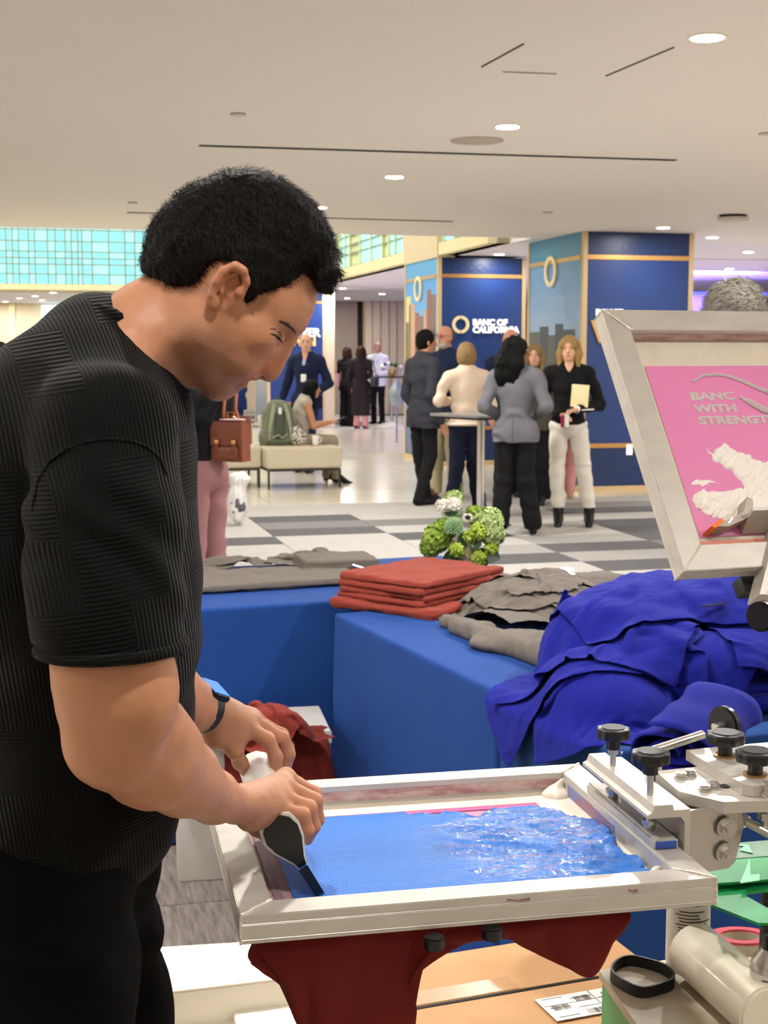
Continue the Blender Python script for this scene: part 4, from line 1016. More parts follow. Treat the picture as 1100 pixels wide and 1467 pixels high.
# left arm (beyond)
B.chain([P(150, 640, 1.84), P(190, 870, 1.85), P(205, 960, 1.84)], [.060, .052, .045], k=.02)
B.chain([P(205, 965, 1.84), P(240, 995, 1.86), P(270, 1010, 1.89), P(296, 1016, 1.915)], [.045, .044, .034, .027], k=.02)
LH = dict(index=[P(352, 1040, 1.945), P(383, 1060, 1.945), P(395, 1084, 1.948), P(396, 1106, 1.95)],
          middle=[P(360, 1033, 1.965), P(404, 1058, 1.968), P(413, 1080, 1.970), P(409, 1102, 1.972)],
          ring=[P(362, 1029, 1.985), P(403, 1053, 1.99), P(413, 1073, 1.992), P(408, 1093, 1.994)],
          pinky=[P(358, 1028, 2.003), P(390, 1050, 2.008), P(400, 1068, 2.01), P(397, 1086, 2.012)])
wl_ = P(300, 1018, 1.918)
for nm, r in (('pinky', .0092), ('ring', .0103), ('middle', .0112), ('index', .0112)):
    q = LH[nm]; B.cap(wl_ + (q[0] - wl_) * .15, q[0], .018, .0130, k=.014); finger(B, q, r, k=.004); B.ell(q[0], (.0128, .0128, .0123), k=.006)
B.cap(wl_, P(330, 1032, 1.94), .025, .024, k=.015); B.cap(P(312, 1052, 1.925), P(335, 1058, 1.935), .022, .018, k=.014)
finger(B, [P(318, 1058, 1.925), P(336, 1075, 1.93), P(344, 1092, 1.95), P(352, 1104, 1.965)], .0125)
# small flesh unevenness
B.disp(lambda x, y, z: .0007 * vnoise(x * 60, y * 60, z * 60) + .0004 * vnoise(x * 140, y * 140, z * 140))
body = B.build('body', M_skin, None, relax=1)
def tint_fn(co):
    w = (co - _C) @ _fw; u = CX + FPX * co[:, 0] / w; v = CY - FPX * ((co - _C) @ _up) / w
    c = np.ones((len(co), 3))
    head = (co[:, 2] > 1.38) & (co[:, 1] > 1.55) & (co[:, 1] < 1.77)
    # stubble over jaw, chin, upper lip
    d = ((u - 275) * .62 + (v - 500) * .78); jaw = np.clip(1 - np.abs((u - 300) * .9 - (v - 525) * .45) / 85, 0, 1) * np.clip((v - 448 + (u - 300) * .05) / 30, 0, 1) * np.clip((575 - v) / 12, 0, 1)
    jaw *= np.clip((u - 225) / 40, 0, 1) * np.clip((368 - u + (v - 520) * .5) / 26, 0, 1) * head
    c *= 1 - jaw[:, None] * np.array([.32, .30, .22])
    def spot(u0, v0, r, col, msk=head):
        g = np.exp(-((u - u0) ** 2 + (v - v0) ** 2) / r ** 2) * msk; return 1 - g[:, None] * np.array(col)
    c *= spot(399, 481, 11, [.22, .24, .18]); c *= spot(385, 528, 16, [-.02, .2, .2]); c *= spot(350, 543, 11, [.02, .26, .22]); c *= spot(325, 405, 34, [-.02, .14, .14]); c *= spot(365, 490, 22, [0, .06, .06])  # first spot paints shade into the eye socket, the rest redden the skin
    hands = co[:, 2] < 1.05
    for hh in (RH, LH):
        for q in hh.values():
            for p in q[1:]: g = np.exp(-((co - p) ** 2).sum(1) / .012 ** 2); c *= 1 - g[:, None] * np.array([-.03, .10, .11])
    return c
paint_tint(body.data, tint_fn); place(body, hero)
# hair: inflated skull cut to the hairline seen from the side
HX = SDF.uniform((-.31, 1.56, 1.44), (-.03, 1.76, 1.80), .0026)
HX.ell(HP(347, 368), (.0995, .0800, .0855), HR, k=.01); HX.ell(HP(300, 375), (.0775, .0750, .0735), HR, k=.015); HX.ell(HP(272, 395), (.055, .058, .040), k=.015)
HX.ell(HP(392, 318), (.062, .062, .042), np.stack([nrm([.75, 0, -.66]), [0, 1, 0], nrm([.66, 0, .75])], 1), k=.03)
HX.cap(HP(424, 324, -.03), HP(424, 324, .03), .025, k=.02); HX.cap(HP(448, 360, -.03), HP(448, 360, .035), .022, k=.02); HX.cap(HP(462, 392, -.025), HP(462, 392, .03), .016, k=.015)
HX.cap(HP(370, 296, -.03), HP(370, 296, .03), .022, k=.02); HX.ell(HP(350, 400), (.06, .0795, .05), HR, k=.02)
rh = random.Random(4)
for i in range(46):
    t = rh.random(); u0, v0 = [(462, 398), (468, 374), (456, 348), (438, 320), (416, 298), (394, 282), (370, 273), (346, 270), (322, 276)][int(t * 8.99)]
    dy = rh.uniform(-.05, .05); a = rh.uniform(-.5, .9); p = HP(u0 + rh.uniform(-14, 6), v0 + rh.uniform(-2, 14), dy)
    q = p + np.array([cos(a) * .018, rh.uniform(-.008, .008), -sin(a) * .018 + .003]); HX.cap(p, q, rh.uniform(.006, .010), .0035, k=.008)
hairline = [(190, 380), (200, 330), (240, 270), (300, 235), (370, 228), (440, 255), (500, 330), (508, 400), (484, 425), (466, 434), (456, 424), (450, 402), (440, 397), (428, 408), (416, 417), (396, 421), (378, 428), (367, 438), (359, 444), (351, 440), (351, 424), (350, 395), (338, 380), (322, 380), (309, 392), (296, 404), (283, 414), (262, 418), (246, 412), (226, 402), (206, 392)]
hp_ = np.array([HP(u, v)[[0, 2]] for u, v in hairline])
def poly_sdf(Xp, Zp, P):
    ins = np.zeros(Xp.shape, bool); dm = np.full(Xp.shape, 9.0)
    for i in range(len(P)):
        a, b = P[i], P[(i + 1) % len(P)]; c = ((a[1] > Zp) != (b[1] > Zp)); xx = (b[0] - a[0]) * (Zp - a[1]) / (b[1] - a[1] + 1e-12) + a[0]; ins ^= c & (Xp < xx)
        ab = b - a; t = np.clip(((Xp - a[0]) * ab[0] + (Zp - a[1]) * ab[1]) / (ab @ ab), 0, 1); dm = np.minimum(dm, np.hypot(Xp - a[0] - t * ab[0], Zp - a[1] - t * ab[1]))
    return np.where(ins, -dm, dm)
Xp, Zp = np.meshgrid(HX.xs.astype(float), HX.zs.astype(float), indexing='ij')
pd = poly_sdf(Xp, Zp, hp_) + .0012 * vnoise(Xp * 300, Zp * 300, 1.0)
pd3 = np.repeat(pd[:, None, :], len(HX.ys), 1).astype(np.float32)
kk = .010; g = HX.f; h = np.maximum(kk - np.abs(g - pd3), 0) / kk; HX.f = np.maximum(g, pd3) + h * h * kk / 4
def strands(x, y, z):
    up = np.clip((z - 1.56) / .08, 0, 1); q = (x * .69 - z * .72); r_ = (x * .72 + z * .69)
    return -(.0003 + .0018 * up) * (vnoise(q * 50 + 2 * vnoise(x * 30, y * 30, z * 30), y * 120, r_ * 50) + .5 * vnoise(x * 190, y * 240, z * 190))
HX.disp(strands, .015); hairo = HX.build('hair', M_hair, hero, relax=1)
# short strands combed forward over the cap of hair
def strands_on(name, o_me, n, length, width, comb, m, parent, seed=1, lift=.35, region=None):
    r = np.random.RandomState(seed); nv = len(o_me.vertices); co = np.empty(nv * 3, np.float32); o_me.vertices.foreach_get('co', co); co = co.reshape(-1, 3)
    no = np.empty(nv * 3, np.float32); o_me.vertices.foreach_get('normal', no); no = no.reshape(-1, 3)
    c0 = co.mean(0); no = no * np.where(((co - c0) * no).sum(1) < 0, -1, 1)[:, None]
    idx = np.arange(nv) if region is None else np.nonzero(region(co))[0]
    pick = idx[r.randint(0, len(idx), n)]; p = co[pick].astype(float); N = no[pick].astype(float)
    L = length(p) * r.uniform(.6, 1.2, n); d = comb(p) + r.normal(0, .38, (n, 3)); d -= N * (d * N).sum(1)[:, None]; d /= np.linalg.norm(d, axis=1)[:, None] + 1e-9
    sd = np.cross(N, d); w = width * r.uniform(.6, 1.2, n)[:, None]
    a = p - N * .001; b = p + d * (L * .5)[:, None] + N * (L * lift)[:, None]; c = p + d * L[:, None] + N * (L * lift * r.uniform(.2, 1.4, n))[:, None]
    Vt = np.stack([a - sd * w, a + sd * w, b - sd * w * .8, b + sd * w * .8, c], 1).reshape(-1, 3); k = np.arange(n)[:, None] * 5
    T_ = np.concatenate([k + [0, 1, 3], k + [0, 3, 2], k + [2, 3, 4]]); me = np_mesh(name, Vt, T_); o = link(name, me, m); o['kind'] = 'stuff'
    if parent is not None: place(o, parent)
    return o
strands_on('hair_strands', hairo.data, 16000, lambda p: .004 + .011 * np.clip((p[:, 2] - 1.57) / .09, 0, 1), .00035, lambda p: np.tile(Fv + np.array([0, 0, .15]), (len(p), 1)), M_hair, hero, 3, .22)
# brow and lashes, laid on the skin
from mathutils.bvhtree import BVHTree
_bv = BVHTree.FromPolygons([v.co.copy() for v in body.data.vertices], [tuple(p.vertices) for p in body.data.polygons])
def on_skin(u, v, off=.0008):
    r = V(nrm(ray(u, v))); hit = _bv.ray_cast(V(_C), r); return np.array(hit[0]) - np.array(r) * off
def face_line(nm, pts, r, m, off=.0004):
    P1 = [on_skin(u, v, off) for u, v in pts]; place(MB().tube(P1, r, 8).build(nm, m, None), hero)
    P2 = [np.array([p[0], 2 * YM - p[1], p[2]]) for p in P1]; place(MB().tube(P2, r, 8).build(nm, m, None), hero)
face_line('eyebrow', [(393, 459), (402, 460), (411, 464), (419, 471), (424, 478)], [.0006, .0022, .0028, .0022, .0008], M_brow, -.0014)
face_line('eyelashes', [(388, 478), (394, 480), (400, 485), (404, 491)], [.0005, .0010, .0013, .0007], M_hair)
face_line('lid_crease_shade', [(386, 471), (393, 471), (400, 475), (405, 482)], [.0004, .0007, .0008, .0004], M_crease_shade, .0)  # dark line paints the shade under the lid crease
# T-shirt
TS = SDF.uniform((-.64, 1.34, .84), (-.12, 1.98, 1.66), .0045)
TS.ell(HP(108, 612), (.112, .190, .108), k=.03); TS.ell(HP(128, 755), (.125, .190, .24), k=.06); TS.ell(HP(118, 985), (.130, .178, .24), k=.06); TS.ell(HP(106, 1140), (.120, .168, .105), k=.05)
TS.cap(HP(120, 515), HP(22, 680), .048, .088, k=.03); TS.ell(HP(30, 760), (.13, .17, .14), k=.05); TS.cap(HP(140, 486), HP(190, 560), .048, .052, k=.03)
for sg in (-1, 1): TS.cap(HP(142, 515, sg * .03), HP(140, 612, sg * .165), .060, .068, k=.04)
def sleeve(pts, rs, cut, cn, hole):
    S2 = SDF(TS.xs, TS.ys, TS.zs); S2.chain(pts, rs, k=.03); S2.plane(cut, cn); S2.cap(hole[0], hole[1], hole[2], k=.0, sub=True); return S2
arm_d = nrm(P(157, 940, 1.42) - P(152, 780, 1.43))
S2 = sleeve([P(150, 625, 1.475), P(150, 760, 1.445), P(152, 860, 1.43), P(159, 960, 1.42)], [.076, .074, .0750, .0765], P(155, 932, 1.42), arm_d + np.array([-.10, 0, 0]), (P(156, 925, 1.42), P(160, 985, 1.42), .062))
S3 = sleeve([P(150, 620, 1.84), P(180, 780, 1.86), P(190, 880, 1.86)], [.074, .068, .066], P(190, 860, 1.86), nrm([.1, 0, -1]), (P(190, 850, 1.86), P(200, 930, 1.86), .055))
def folds(x, y, z):
    d = .0035 * np.sin((z - x * .8) * 58 + 3 * vnoise(x * 7, y * 7, z * 7)) * np.clip((1.28 - z) / .1, 0, 1)
    d = d + .006 * fbm(x * 7 + z * 3, y * 7, z * 9, 2)
    return d
TS.disp(folds, .03)
for s2, kk in ((S2, .012), (S3, .03)):
    s2.disp(lambda x, y, z: .003 * fbm(x * 9, y * 9, z * 14, 2) + .0025 * np.sin((z + x * .9) * 75 + 4 * vnoise(x * 9, y * 9, z * 9)) * np.clip((z - 1.22) / .1, 0, 1), .03)
    h = np.maximum(kk - np.abs(TS.f - s2.f), 0) / kk; TS.f = np.minimum(TS.f, s2.f) - h * h * kk / 4
TS.plane(HP(150, 1275), [.25, 0, -1])
tso = TS.build('shirt', M_knit, None, relax=1); _bt = BVHTree.FromPolygons([v.co.copy() for v in tso.data.vertices], [tuple(p.vertices) for p in tso.data.polygons]); place(tso, hero)
# collar band, sleeve hem, armhole seam
cr = [(104, 441, 0), (135, 444, -.045), (172, 462, -.070), (205, 502, -.066), (226, 545, -.035), (233, 563, 0), (226, 545, .035), (205, 502, .066), (172, 462, .070), (135, 444, .045), (104, 441, 0)]
P_c = [HP(*q) for q in cr]; PP = []
for i in range(10):
    a, b = P_c[i], P_c[i + 1]; p_, n_ = P_c[i - 1 if i else 9], P_c[(i + 2) if i < 9 else 1]
    for t in (0, .25, .5, .75): PP.append(.5 * ((2 * a) + (b - p_) * t + (2 * p_ - 5 * a + 4 * b - n_) * t * t + (3 * a - p_ - 3 * b + n_) * t ** 3))
PP.append(PP[0]); o = MB().tube(PP, .0105, 10).build('collar', M_knit, None); place(o, hero)
_sm = [(46, 760), (48, 720), (56, 686), (72, 660), (95, 643), (125, 633), (155, 629), (185, 631), (210, 640), (228, 656), (238, 680)]
_sm = [np.array(_bt.ray_cast(V(_C), V(nrm(ray(u, v))))[0]) for u, v in _sm]
o = MB().tube([P(156, 925, 1.42) + (np.cross(arm_d, [0, 1, 0]) / np.linalg.norm(np.cross(arm_d, [0, 1, 0])) * cos(a) + np.array([0, 1, 0]) * sin(a)) * .0735 + nrm([1, 0, 0]) * .003 for a in np.linspace(0, 2 * pi, 49)], .0062, 8).build('sleeve_hem', M_knit, None); place(o, hero)
o = MB().tube(_sm, .0022, 8).build('shoulder_seam', M_knit, None); place(o, hero)
# trousers and shoes
TR = SDF.uniform((-.60, 1.38, .02), (-.14, 1.94, 1.08), .009)
TR.ell((-.405, YM, .98), (.125, .165, .11), k=.05)
for sg in (-1, 1): TR.chain([(-.40, YM + sg * .08, .92), (-.385, YM + sg * .095, .70), (-.35, YM + sg * .10, .48), (-.38, YM + sg * .11, .07)], [.112, .098, .078, .064], k=.04)
TR.disp(lambda x, y, z: .006 * np.sin(z * 45 + x * 30 + 5 * vnoise(x * 8, y * 8, z * 8)), .03)
TR.build('trousers', M_trouser, hero)
for sg in (-1, 1):
    Sh = SDF.uniform((-.46, YM + sg * .12 - .07, -.005), (-.12, YM + sg * .12 + .07, .13), .006); yy = YM + sg * .12
    Sh.chain([(-.40, yy, .045), (-.28, yy, .045), (-.20, yy, .035)], [.045, .042, .034], k=.02); Sh.box((-.295, yy, .010), (.135, .045, .010), rad=.008, k=.008); Sh.plane((0, 0, .001), (0, 0, -1)); Sh.build('shoe', M_shoe, hero)
# watch on the far wrist
wc = PY(303, 990, 1.905); wa = nrm(P(296, 1016, 1.915) - P(262, 1006, 1.88))
wn = nrm(np.array([.35, -.25, .9])); wn = nrm(wn - wa * (wn @ wa)); wb = np.cross(wn, wa)
wc = P(289, 1014, 1.908) + wn * .030
Mw = Matrix(((wa[0], wb[0], wn[0], wc[0]), (wa[1], wb[1], wn[1], wc[1]), (wa[2], wb[2], wn[2], wc[2]), (0, 0, 0, 1)))
wt = thing('wristwatch', 'smartwatch with a blue lit face on the far wrist of the man printing', 'watch', wc)
o = MB().box((0, 0, 0), (.036, .040, .010), Mw, .004, 3).build('case', mat('watch_case', '#14181f', .25, .6), None); place(o, wt)
o = MB().box((0, 0, .0056), (.030, .034, .001), Mw).build('screen', mat('watch_screen', '#3f7fe8', .1, emit=.5), None, sm=False); place(o, wt)
wcen = P(289, 1014, 1.908)
ring = [wcen + (wn * cos(a) + wb * sin(a)) * .0300 for a in np.linspace(0, 2 * pi, 25)]
bmx = MB()
rr = [[bmx.bm.verts.new(V(p + wa * dx + nrm(p - wcen) * dr)) for (dx, dr) in ((-.011, .0), (.011, .0), (.011, .003), (-.011, .003))] for p in ring[:-1]]
for i in range(24):
    for k in range(4): bmx.bm.faces.new((rr[i][k], rr[i][(k + 1) % 4], rr[(i + 1) % 24][(k + 1) % 4], rr[(i + 1) % 24][k]))
o = bmx.build('strap', M_rubber, None); place(o, wt)
# ------------------------------------------------------------------ bystanders: one pose-able figure builder
M_sk = {k: skin_mat('skin_' + k, c, tint=False) for k, c in dict(fair='#e0ab8c', ruddy='#d99a7e', tan='#c08a66', brown='#8a5a3e').items()}
CM = {}
def cloth(c, rough=.85):
    if c not in CM: CM[c] = mat('cloth_' + c.strip('#'), c, rough, bump=(260, .2), spec=.25)
    return CM[c]
M_hairs = {k: mat('hair_' + k, c, .6, spec=.15, bump=(240, .8, (1, 1, .2)), var=(70, .35)) for k, c in dict(black='#070605', brown='#3a2417', blonde='#b08d58', sandy='#9c7f56', grey='#6b665d', white='#cfcac0', darkgrey='#4b4743').items()}
def person(label, foot, head_deg, h=1.75, pose=None, top='#222226', bottom='#111113', shoes='#0d0d0e', hair='brown', style='short', skin='fair', vox=.0085,
           jacket=False, hem=.46, flare=1.0, heels=False, wide=1.0, look=0.0, sleeves=1.0, collar=None, vneck=False, belly=0.0, group=None, cropped=False, waist=1.0, legs=True, name='person'):
    """foot: world point; head_deg: heading (0 = +x, counter-clockwise); pose overrides joints given in the figure frame (x forward, y left, z up) in fractions of h"""
    t = thing(name, label, 'person', (foot[0], foot[1], foot[2] if len(foot) > 2 else 0), radians(head_deg), group)
    J = dict(pel=(0, 0, .53), chest=(.0, 0, .72), neck=(-.005, 0, .835), head=(.012, 0, .928))
    for s, y in (('l', 1), ('r', -1)):
        J['sh' + s] = (-.005, y * .102 * wide, .797); J['el' + s] = (-.02, y * .135 * wide, .625); J['wr' + s] = (.045, y * .13, .49)
        J['hip' + s] = (0, y * .048, .52); J['kn' + s] = (.012, y * .052, .285); J['an' + s] = (-.012, y * .055, .048)
    if heels:
        for s in 'lr': J['an' + s] = (-.012, J['an' + s][1], .085)
    if pose: J.update(pose)
    J = {k: np.array(v, float) * h for k, v in J.items()}
    allp = np.stack(list(J.values())); lo, hi = allp.min(0) - .16, allp.max(0) + .17; lo[2] = max(lo[2], -.02)
    S = SDF.uniform(lo, hi, vox); q = h / 1.75
    hd = J['head']; Rh = rotz(radians(look)); f = lambda x, y, z: hd + Rh @ np.array([x, y, z]) * q
    # head with a face
    S.ell(hd + np.array([0, 0, .012]) * q, np.array([.093, .075, .098]) * q, Rh, k=.01); S.ell(f(.022, 0, -.05), np.array([.062, .056, .066]) * q, Rh, k=.02)
    S.ell(f(.055, 0, -.092), np.array([.022, .024, .02]) * q, Rh, k=.02); S.cap(f(.086, 0, .008), f(.107, 0, -.030), .009 * q, .013 * q, k=.008)
    S.cap(f(.084, -.030, .022), f(.084, .030, .022), .010 * q, k=.012)
    for s_ in (-1, 1):
        S.ell(f(.084, s_ * .030, .002), np.array([.012, .015, .010]) * q, Rh, k=.008, sub=True); S.ell(f(-.004, s_ * .077, -.012), np.array([.016, .009, .030]) * q, Rh, k=.006)
    S.cap(f(.084, -.018, -.062), f(.084, .018, -.062), .0075 * q, k=.006)
    S.cap(J['neck'] - np.array([0, 0, .02]), hd + np.array([-.012, 0, -.07]) * q, .056 * q, .052 * q, k=.02)
    dsh = nrm(J['shl'] - J['shr']); tw = np.stack([np.cross(dsh, [0, 0, 1]), dsh, [0, 0, 1.0]], 1)
    def trunk(G, e=0.0):
        G.ell(J['chest'] + np.array([0, 0, .03]), np.array([.100 + e, .142 * wide + e, .17 + e]) * q, tw, k=.05)
        G.ell((J['chest'] + J['pel']) / 2 + np.array([belly * .4, 0, 0]), np.array([.095 + e + belly * .6, (.116 * wide + e) * waist + belly * .4, .15 + e]) * q, tw, k=.05)
        G.ell(J['pel'], np.array([.103 + e, .148 * wide + e, .12 + e]) * q, tw, k=.05)
        G.cap(J['shl'] * [1, .8, 1] , J['shr'] * [1, .8, 1], (.048 + e) * q, k=.05); [G.cap(J['neck'] + np.array([0, 0, .0]), J['sh' + s_] * [1, .9, 1], (.045 + e) * q, (.045 + e) * q, k=.04) for s_ in 'lr']; G.cap(J['neck'], J['chest'], (.06 + e) * q, (.09 + e) * q, k=.05)
    trunk(S)
    for s in 'lr':
        S.chain([J['sh' + s], J['el' + s], J['wr' + s]], [.052 * q, .040 * q, .027 * q], k=.02)
        S.chain([J['hip' + s], J['kn' + s], J['an' + s]], [.082 * q, .054 * q, .036 * q], k=.03)
        S.cap(J['an' + s] - np.array([0, 0, .02]), np.array([J['an' + s][0] + (.09 if heels else .13), J['an' + s][1], J['an' + s][2] - (.048 if not heels else .085) * h + .03]), .024 * q, .016 * q, k=.01)
        d = nrm(J['wr' + s] - J['el' + s]); side = nrm(np.cross(d, [0, 0, 1.0]) + np.array([1e-3, 0, 0])) if abs(d[2]) < .9 else np.array([1.0, 0, 0])
        up = nrm(np.cross(side, d)); y0 = 1 if s == 'l' else -1
        palm = J['wr' + s] + d * .05 * q
        S.cap(J['wr' + s], palm + d * .025 * q, .025 * q, .030 * q, k=.012, flat=(up, .62))
        for i in range(4):
            a = palm + d * .035 * q + side * (i - 1.5) * .018 * q; L = (.062, .072, .068, .054)[i] * q
            S.chain([a, a + d * L * .6 - up * .006, a + d * L * .85 - up * .024 * q], [.0088 * q, .0082 * q, .0074 * q], k=.002)
        a = J['wr' + s] + d * .03 * q + side * .024 * q; S.chain([a, a + d * .035 * q + side * .016 * q, a + d * .06 * q + side * .010 * q - up * .012], [.011 * q, .010 * q, .008 * q], k=.006)
    S.build('body', M_sk[skin], None).parent = t
    # face details
    def bit(nm, pts, r, m): MB().tube(pts, r, 6).build(nm, m, t)
    dark = M_hairs['black']
    if style != 'back':
        for s_ in (-1, 1):
            bit('eyebrow', [f(.093, s_ * .014, .026), f(.093, s_ * .030, .031), f(.084, s_ * .045, .026)], [.0022, .0030, .0015], M_hairs.get(hair, dark) if hair != 'white' else M_hairs['grey'])
            MB().sph(f(.0735, s_ * .031, .004), .0115 * q, u=10, v=8).build('eye', M_eye, t); MB().sph(f(.0800, s_ * .031, .003), .0066 * q, u=8, v=6).build('iris', dark, t)
        bit('lips', [f(.089, -.018, -.0625), f(.095, 0, -.061), f(.089, .018, -.0625)], [.002, .0042, .002], M_lip)
    # clothing
    Gt = SDF.uniform(lo - .02, hi + .02, vox); e = .016 + (.008 if jacket else 0)
    trunk(Gt, e / q)
    zhem = h * hem
    if zhem < J['pel'][2] - .05 and legs:
        for s in 'lr': Gt.cap(J['hip' + s], J['hip' + s] * np.array([1, 1.05, 0]) + np.array([0, 0, zhem - .1]), (.095 + e) * q, (.098 + e) * q, k=.05)
    Gt.plane((0, 0, zhem), (0, 0, -1))
    As = SDF(Gt.xs, Gt.ys, Gt.zs)
    for s in 'lr':
        w_ = J['el' + s] + (J['wr' + s] - J['el' + s]) * (.93 if sleeves >= 1 else 0.02); 
        if sleeves > 0: As.chain([J['sh' + s], J['el' + s], w_], [(.052 + e * .5) * q, (.043 + e * .6) * q, (.033 + e * .5) * q], k=.02)
    kk = .03; hh = np.maximum(kk - np.abs(Gt.f - As.f), 0) / kk; Gt.f = np.minimum(Gt.f, As.f) - hh * hh * kk / 4
    if vneck: Gt.cap(J['neck'] + np.array([.10, 0, .03]), J['chest'] + np.array([.13, 0, .10]), .055, .018, k=.01, sub=True)
    Gt.cap(J['neck'] + np.array([.0, 0, .01]), hd, .054 * q, .054 * q, k=.01, sub=True)
    sd = (hash(label) % 97) * .37 if False else (len(label) * .37)
    fold = lambda x, y, z: .006 * np.sin(z * 42 + 4 * vnoise(x * 6 + sd, y * 6, z * 5)) * np.clip(np.abs(vnoise(x * 5, y * 5 + sd, z * 5)) * 2, 0, 1) + .004 * vnoise(x * 11 + sd, y * 11, z * 11)
    Gt.disp(fold, .03); Gt.build('jacket' if jacket else 'top', cloth(top), None).parent = t
    if legs:
        Gb = SDF.uniform(np.array([lo[0] - .03, lo[1] - .03, -.01]), np.array([hi[0] + .03, hi[1] + .03, J['pel'][2] + .16]), vox)
        Gb.ell(J['pel'] + np.array([0, 0, -.01]), np.array([.114, .162 * wide, .12]) * q, tw, k=.05)
        for s in 'lr':
            k0, a0 = J['kn' + s], J['an' + s]; Gb.chain([J['hip' + s], k0, a0 + (a0 - k0) * .10], [.092 * q, .068 * q * flare, .060 * q * flare ** 1.6], k=.02)
        Gb.disp(lambda x, y, z: .005 * np.sin(z * 38 + x * 25 + 4 * vnoise(x * 6 + sd, y * 6, z * 6)) * np.clip(np.abs(vnoise(x * 4, y * 4 + sd, z * 4)) * 2, 0, 1), .03)
        zc = max(J['pel'][2] + .10, zhem + .04); Gb.cap(J['pel'], J['pel'] * .5 + J['chest'] * .5, (.102 + belly * .5) * q, .09 * q, k=.05, flat=(dsh, 1.35 * wide)) if zhem > J['pel'][2] + .04 else None
        Gb.plane((0, 0, zc), (0, 0, 1)); zf = J['anl'][2] - .048 * h; Gb.plane((0, 0, (.022 if not (cropped or heels) else .055 if not cropped else .165)), (0, 0, -1)) if J['anl'][2] < .2 * h else None; Gb.build('trousers', cloth(bottom), None).parent = t
        for s in 'lr':
            a0 = J['an' + s]; gz_ = a0[2] - (.048 if not heels else .085) * h
            G = SDF.uniform((a0[0] - .10, a0[1] - .07, gz_ - .01), (a0[0] + .24, a0[1] + .07, a0[2] + .08), .006); base = np.array([a0[0], a0[1], gz_])
            if heels:
                G.cap(a0 + np.array([-.01, 0, -.01]), base + np.array([.12, 0, .028]), .042, .034, k=.02); G.cap(base + np.array([.12, 0, .024]), base + np.array([.20, 0, .014]), .030, .010, k=.02)
                G.cap(a0 + np.array([-.03, 0, -.04]), base + np.array([-.035, 0, .0]), .014, .005, k=.01); G.cap(base + np.array([-.005, 0, .05]), a0 + np.array([0, 0, .07]), .045, .050, k=.02) if cropped else G.cap(base + np.array([0, 0, .06]), a0, .034, .040, k=.02)
            else:
                G.cap(base + np.array([-.03, 0, .04]), base + np.array([.13, 0, .038]), .042, .036, k=.02); G.cap(base + np.array([.12, 0, .035]), base + np.array([.185, 0, .028]), .036, .026, k=.02)
                G.cap(base + np.array([-.01, 0, .05]), a0 + np.array([0, 0, .03]), .040, .042, k=.02)
            G.plane(base + np.array([0, 0, .001]), (0, 0, -1)); G.build('shoe', cloth(shoes, .4), None).parent = t
    # hair
    if style != 'bald':
        z0 = -.35 * q if style in ('long', 'wavy') else -.22 * q
        G = SDF.uniform(hd + np.array([-.22, -.20, z0 - .12]), hd + np.array([.18, .20, .18]), .0065)
        m = M_hairs[hair]; up = np.array([-.012, 0, .022]) * q
        if style == 'fringe':
            G.ell(f(-.05, 0, .012), np.array([.055, .081, .075]) * q, Rh, k=.015); G.ell(f(-.05, 0, -.03), np.array([.05, .07, .05]) * q, Rh, k=.02)
            G.ell(f(.12, 0, -.01), np.array([.12, .12, .16]) * q, Rh, k=.01, sub=True); G.ell(f(-.02, 0, .13), (.09, .07, .06), Rh, k=.01, sub=True)
        else:
            big = 1.0 if style == 'short' else 1.08
            G.ell(f(-.012, 0, .024), np.array([.101 * big, .084 * big, .103]) * q, Rh, k=.015)
            if style == 'short': G.ell(f(-.040, 0, -.030), np.array([.066, .077, .06]) * q, Rh, k=.02)
            if style == 'bob': G.ell(f(-.03, 0, -.03), np.array([.092, .100, .105]) * q, Rh, k=.03)
            if style in ('long', 'shoulder'):
                Lz = -.24 if style == 'long' else -.15
                for s_ in (-1, 1): G.chain([f(-.01, s_ * .068, .03), f(.0, s_ * .082, -.05), f(.02, s_ * .085, Lz)], [.035 * q, .036 * q, .022 * q], k=.03)
                G.chain([f(-.06, 0, .02), f(-.075, 0, -.08), f(-.085, 0, Lz)], [.06 * q, .058 * q, .04 * q], k=.04)
                G.chain([f(.05, -.045, .075), f(.072, -.066, .02)], [.024 * q, .014 * q], k=.02); G.chain([f(.05, .045, .075), f(.072, .066, .02)], [.024 * q, .014 * q], k=.02)
            if style == 'wavy':
                G.chain([f(-.05, 0, .03), f(-.085, 0, -.10), f(-.10, 0, -.22), f(-.10, .01, -.36)], [.085 * q, .105 * q, .105 * q, .05 * q], k=.04)
                for s_ in (-1, 1): G.chain([f(-.02, s_ * .06, .02), f(-.05, s_ * .10, -.12), f(-.07, s_ * .10, -.28)], [.05 * q, .06 * q, .03 * q], k=.04)
            cut = dict(short=(.135, -.022, .12), bob=(.15, -.03, .135), long=(.150, -.035, .115), shoulder=(.150, -.035, .115), wavy=(.150, -.03, .12))[style]
            G.ell(f(cut[0], 0, cut[1]), np.array([.098, .083, cut[2]]) * q, Rh, k=.01, sub=True)
            if style == 'short': G.ell(f(.045, 0, -.085), np.array([.07, .11, .075]) * q, Rh, k=.01, sub=True)
        amp = dict(wavy=.010, long=.003, bob=.004).get(style, .0025)
        G.disp(lambda x, y, z: -amp * vnoise(x * 45 + sd, y * 45, z * (30 if style == 'wavy' else 14)) - amp * .5 * vnoise(x * 110, y * 110, z * 30), .02)
        ho = G.build('hair', m, None); ho.parent = t
    return t, J, f
M_eye = mat('eye_white', '#a8998c', .4); M_lip = mat('lips_rose', '#a85a52', .45)
def at_foot(u, v): return PZ(u, v, 0)
def fig(t, J, mb, name, m, **k):
    o = mb.build(name, m, None, **k); o.parent = t; return o
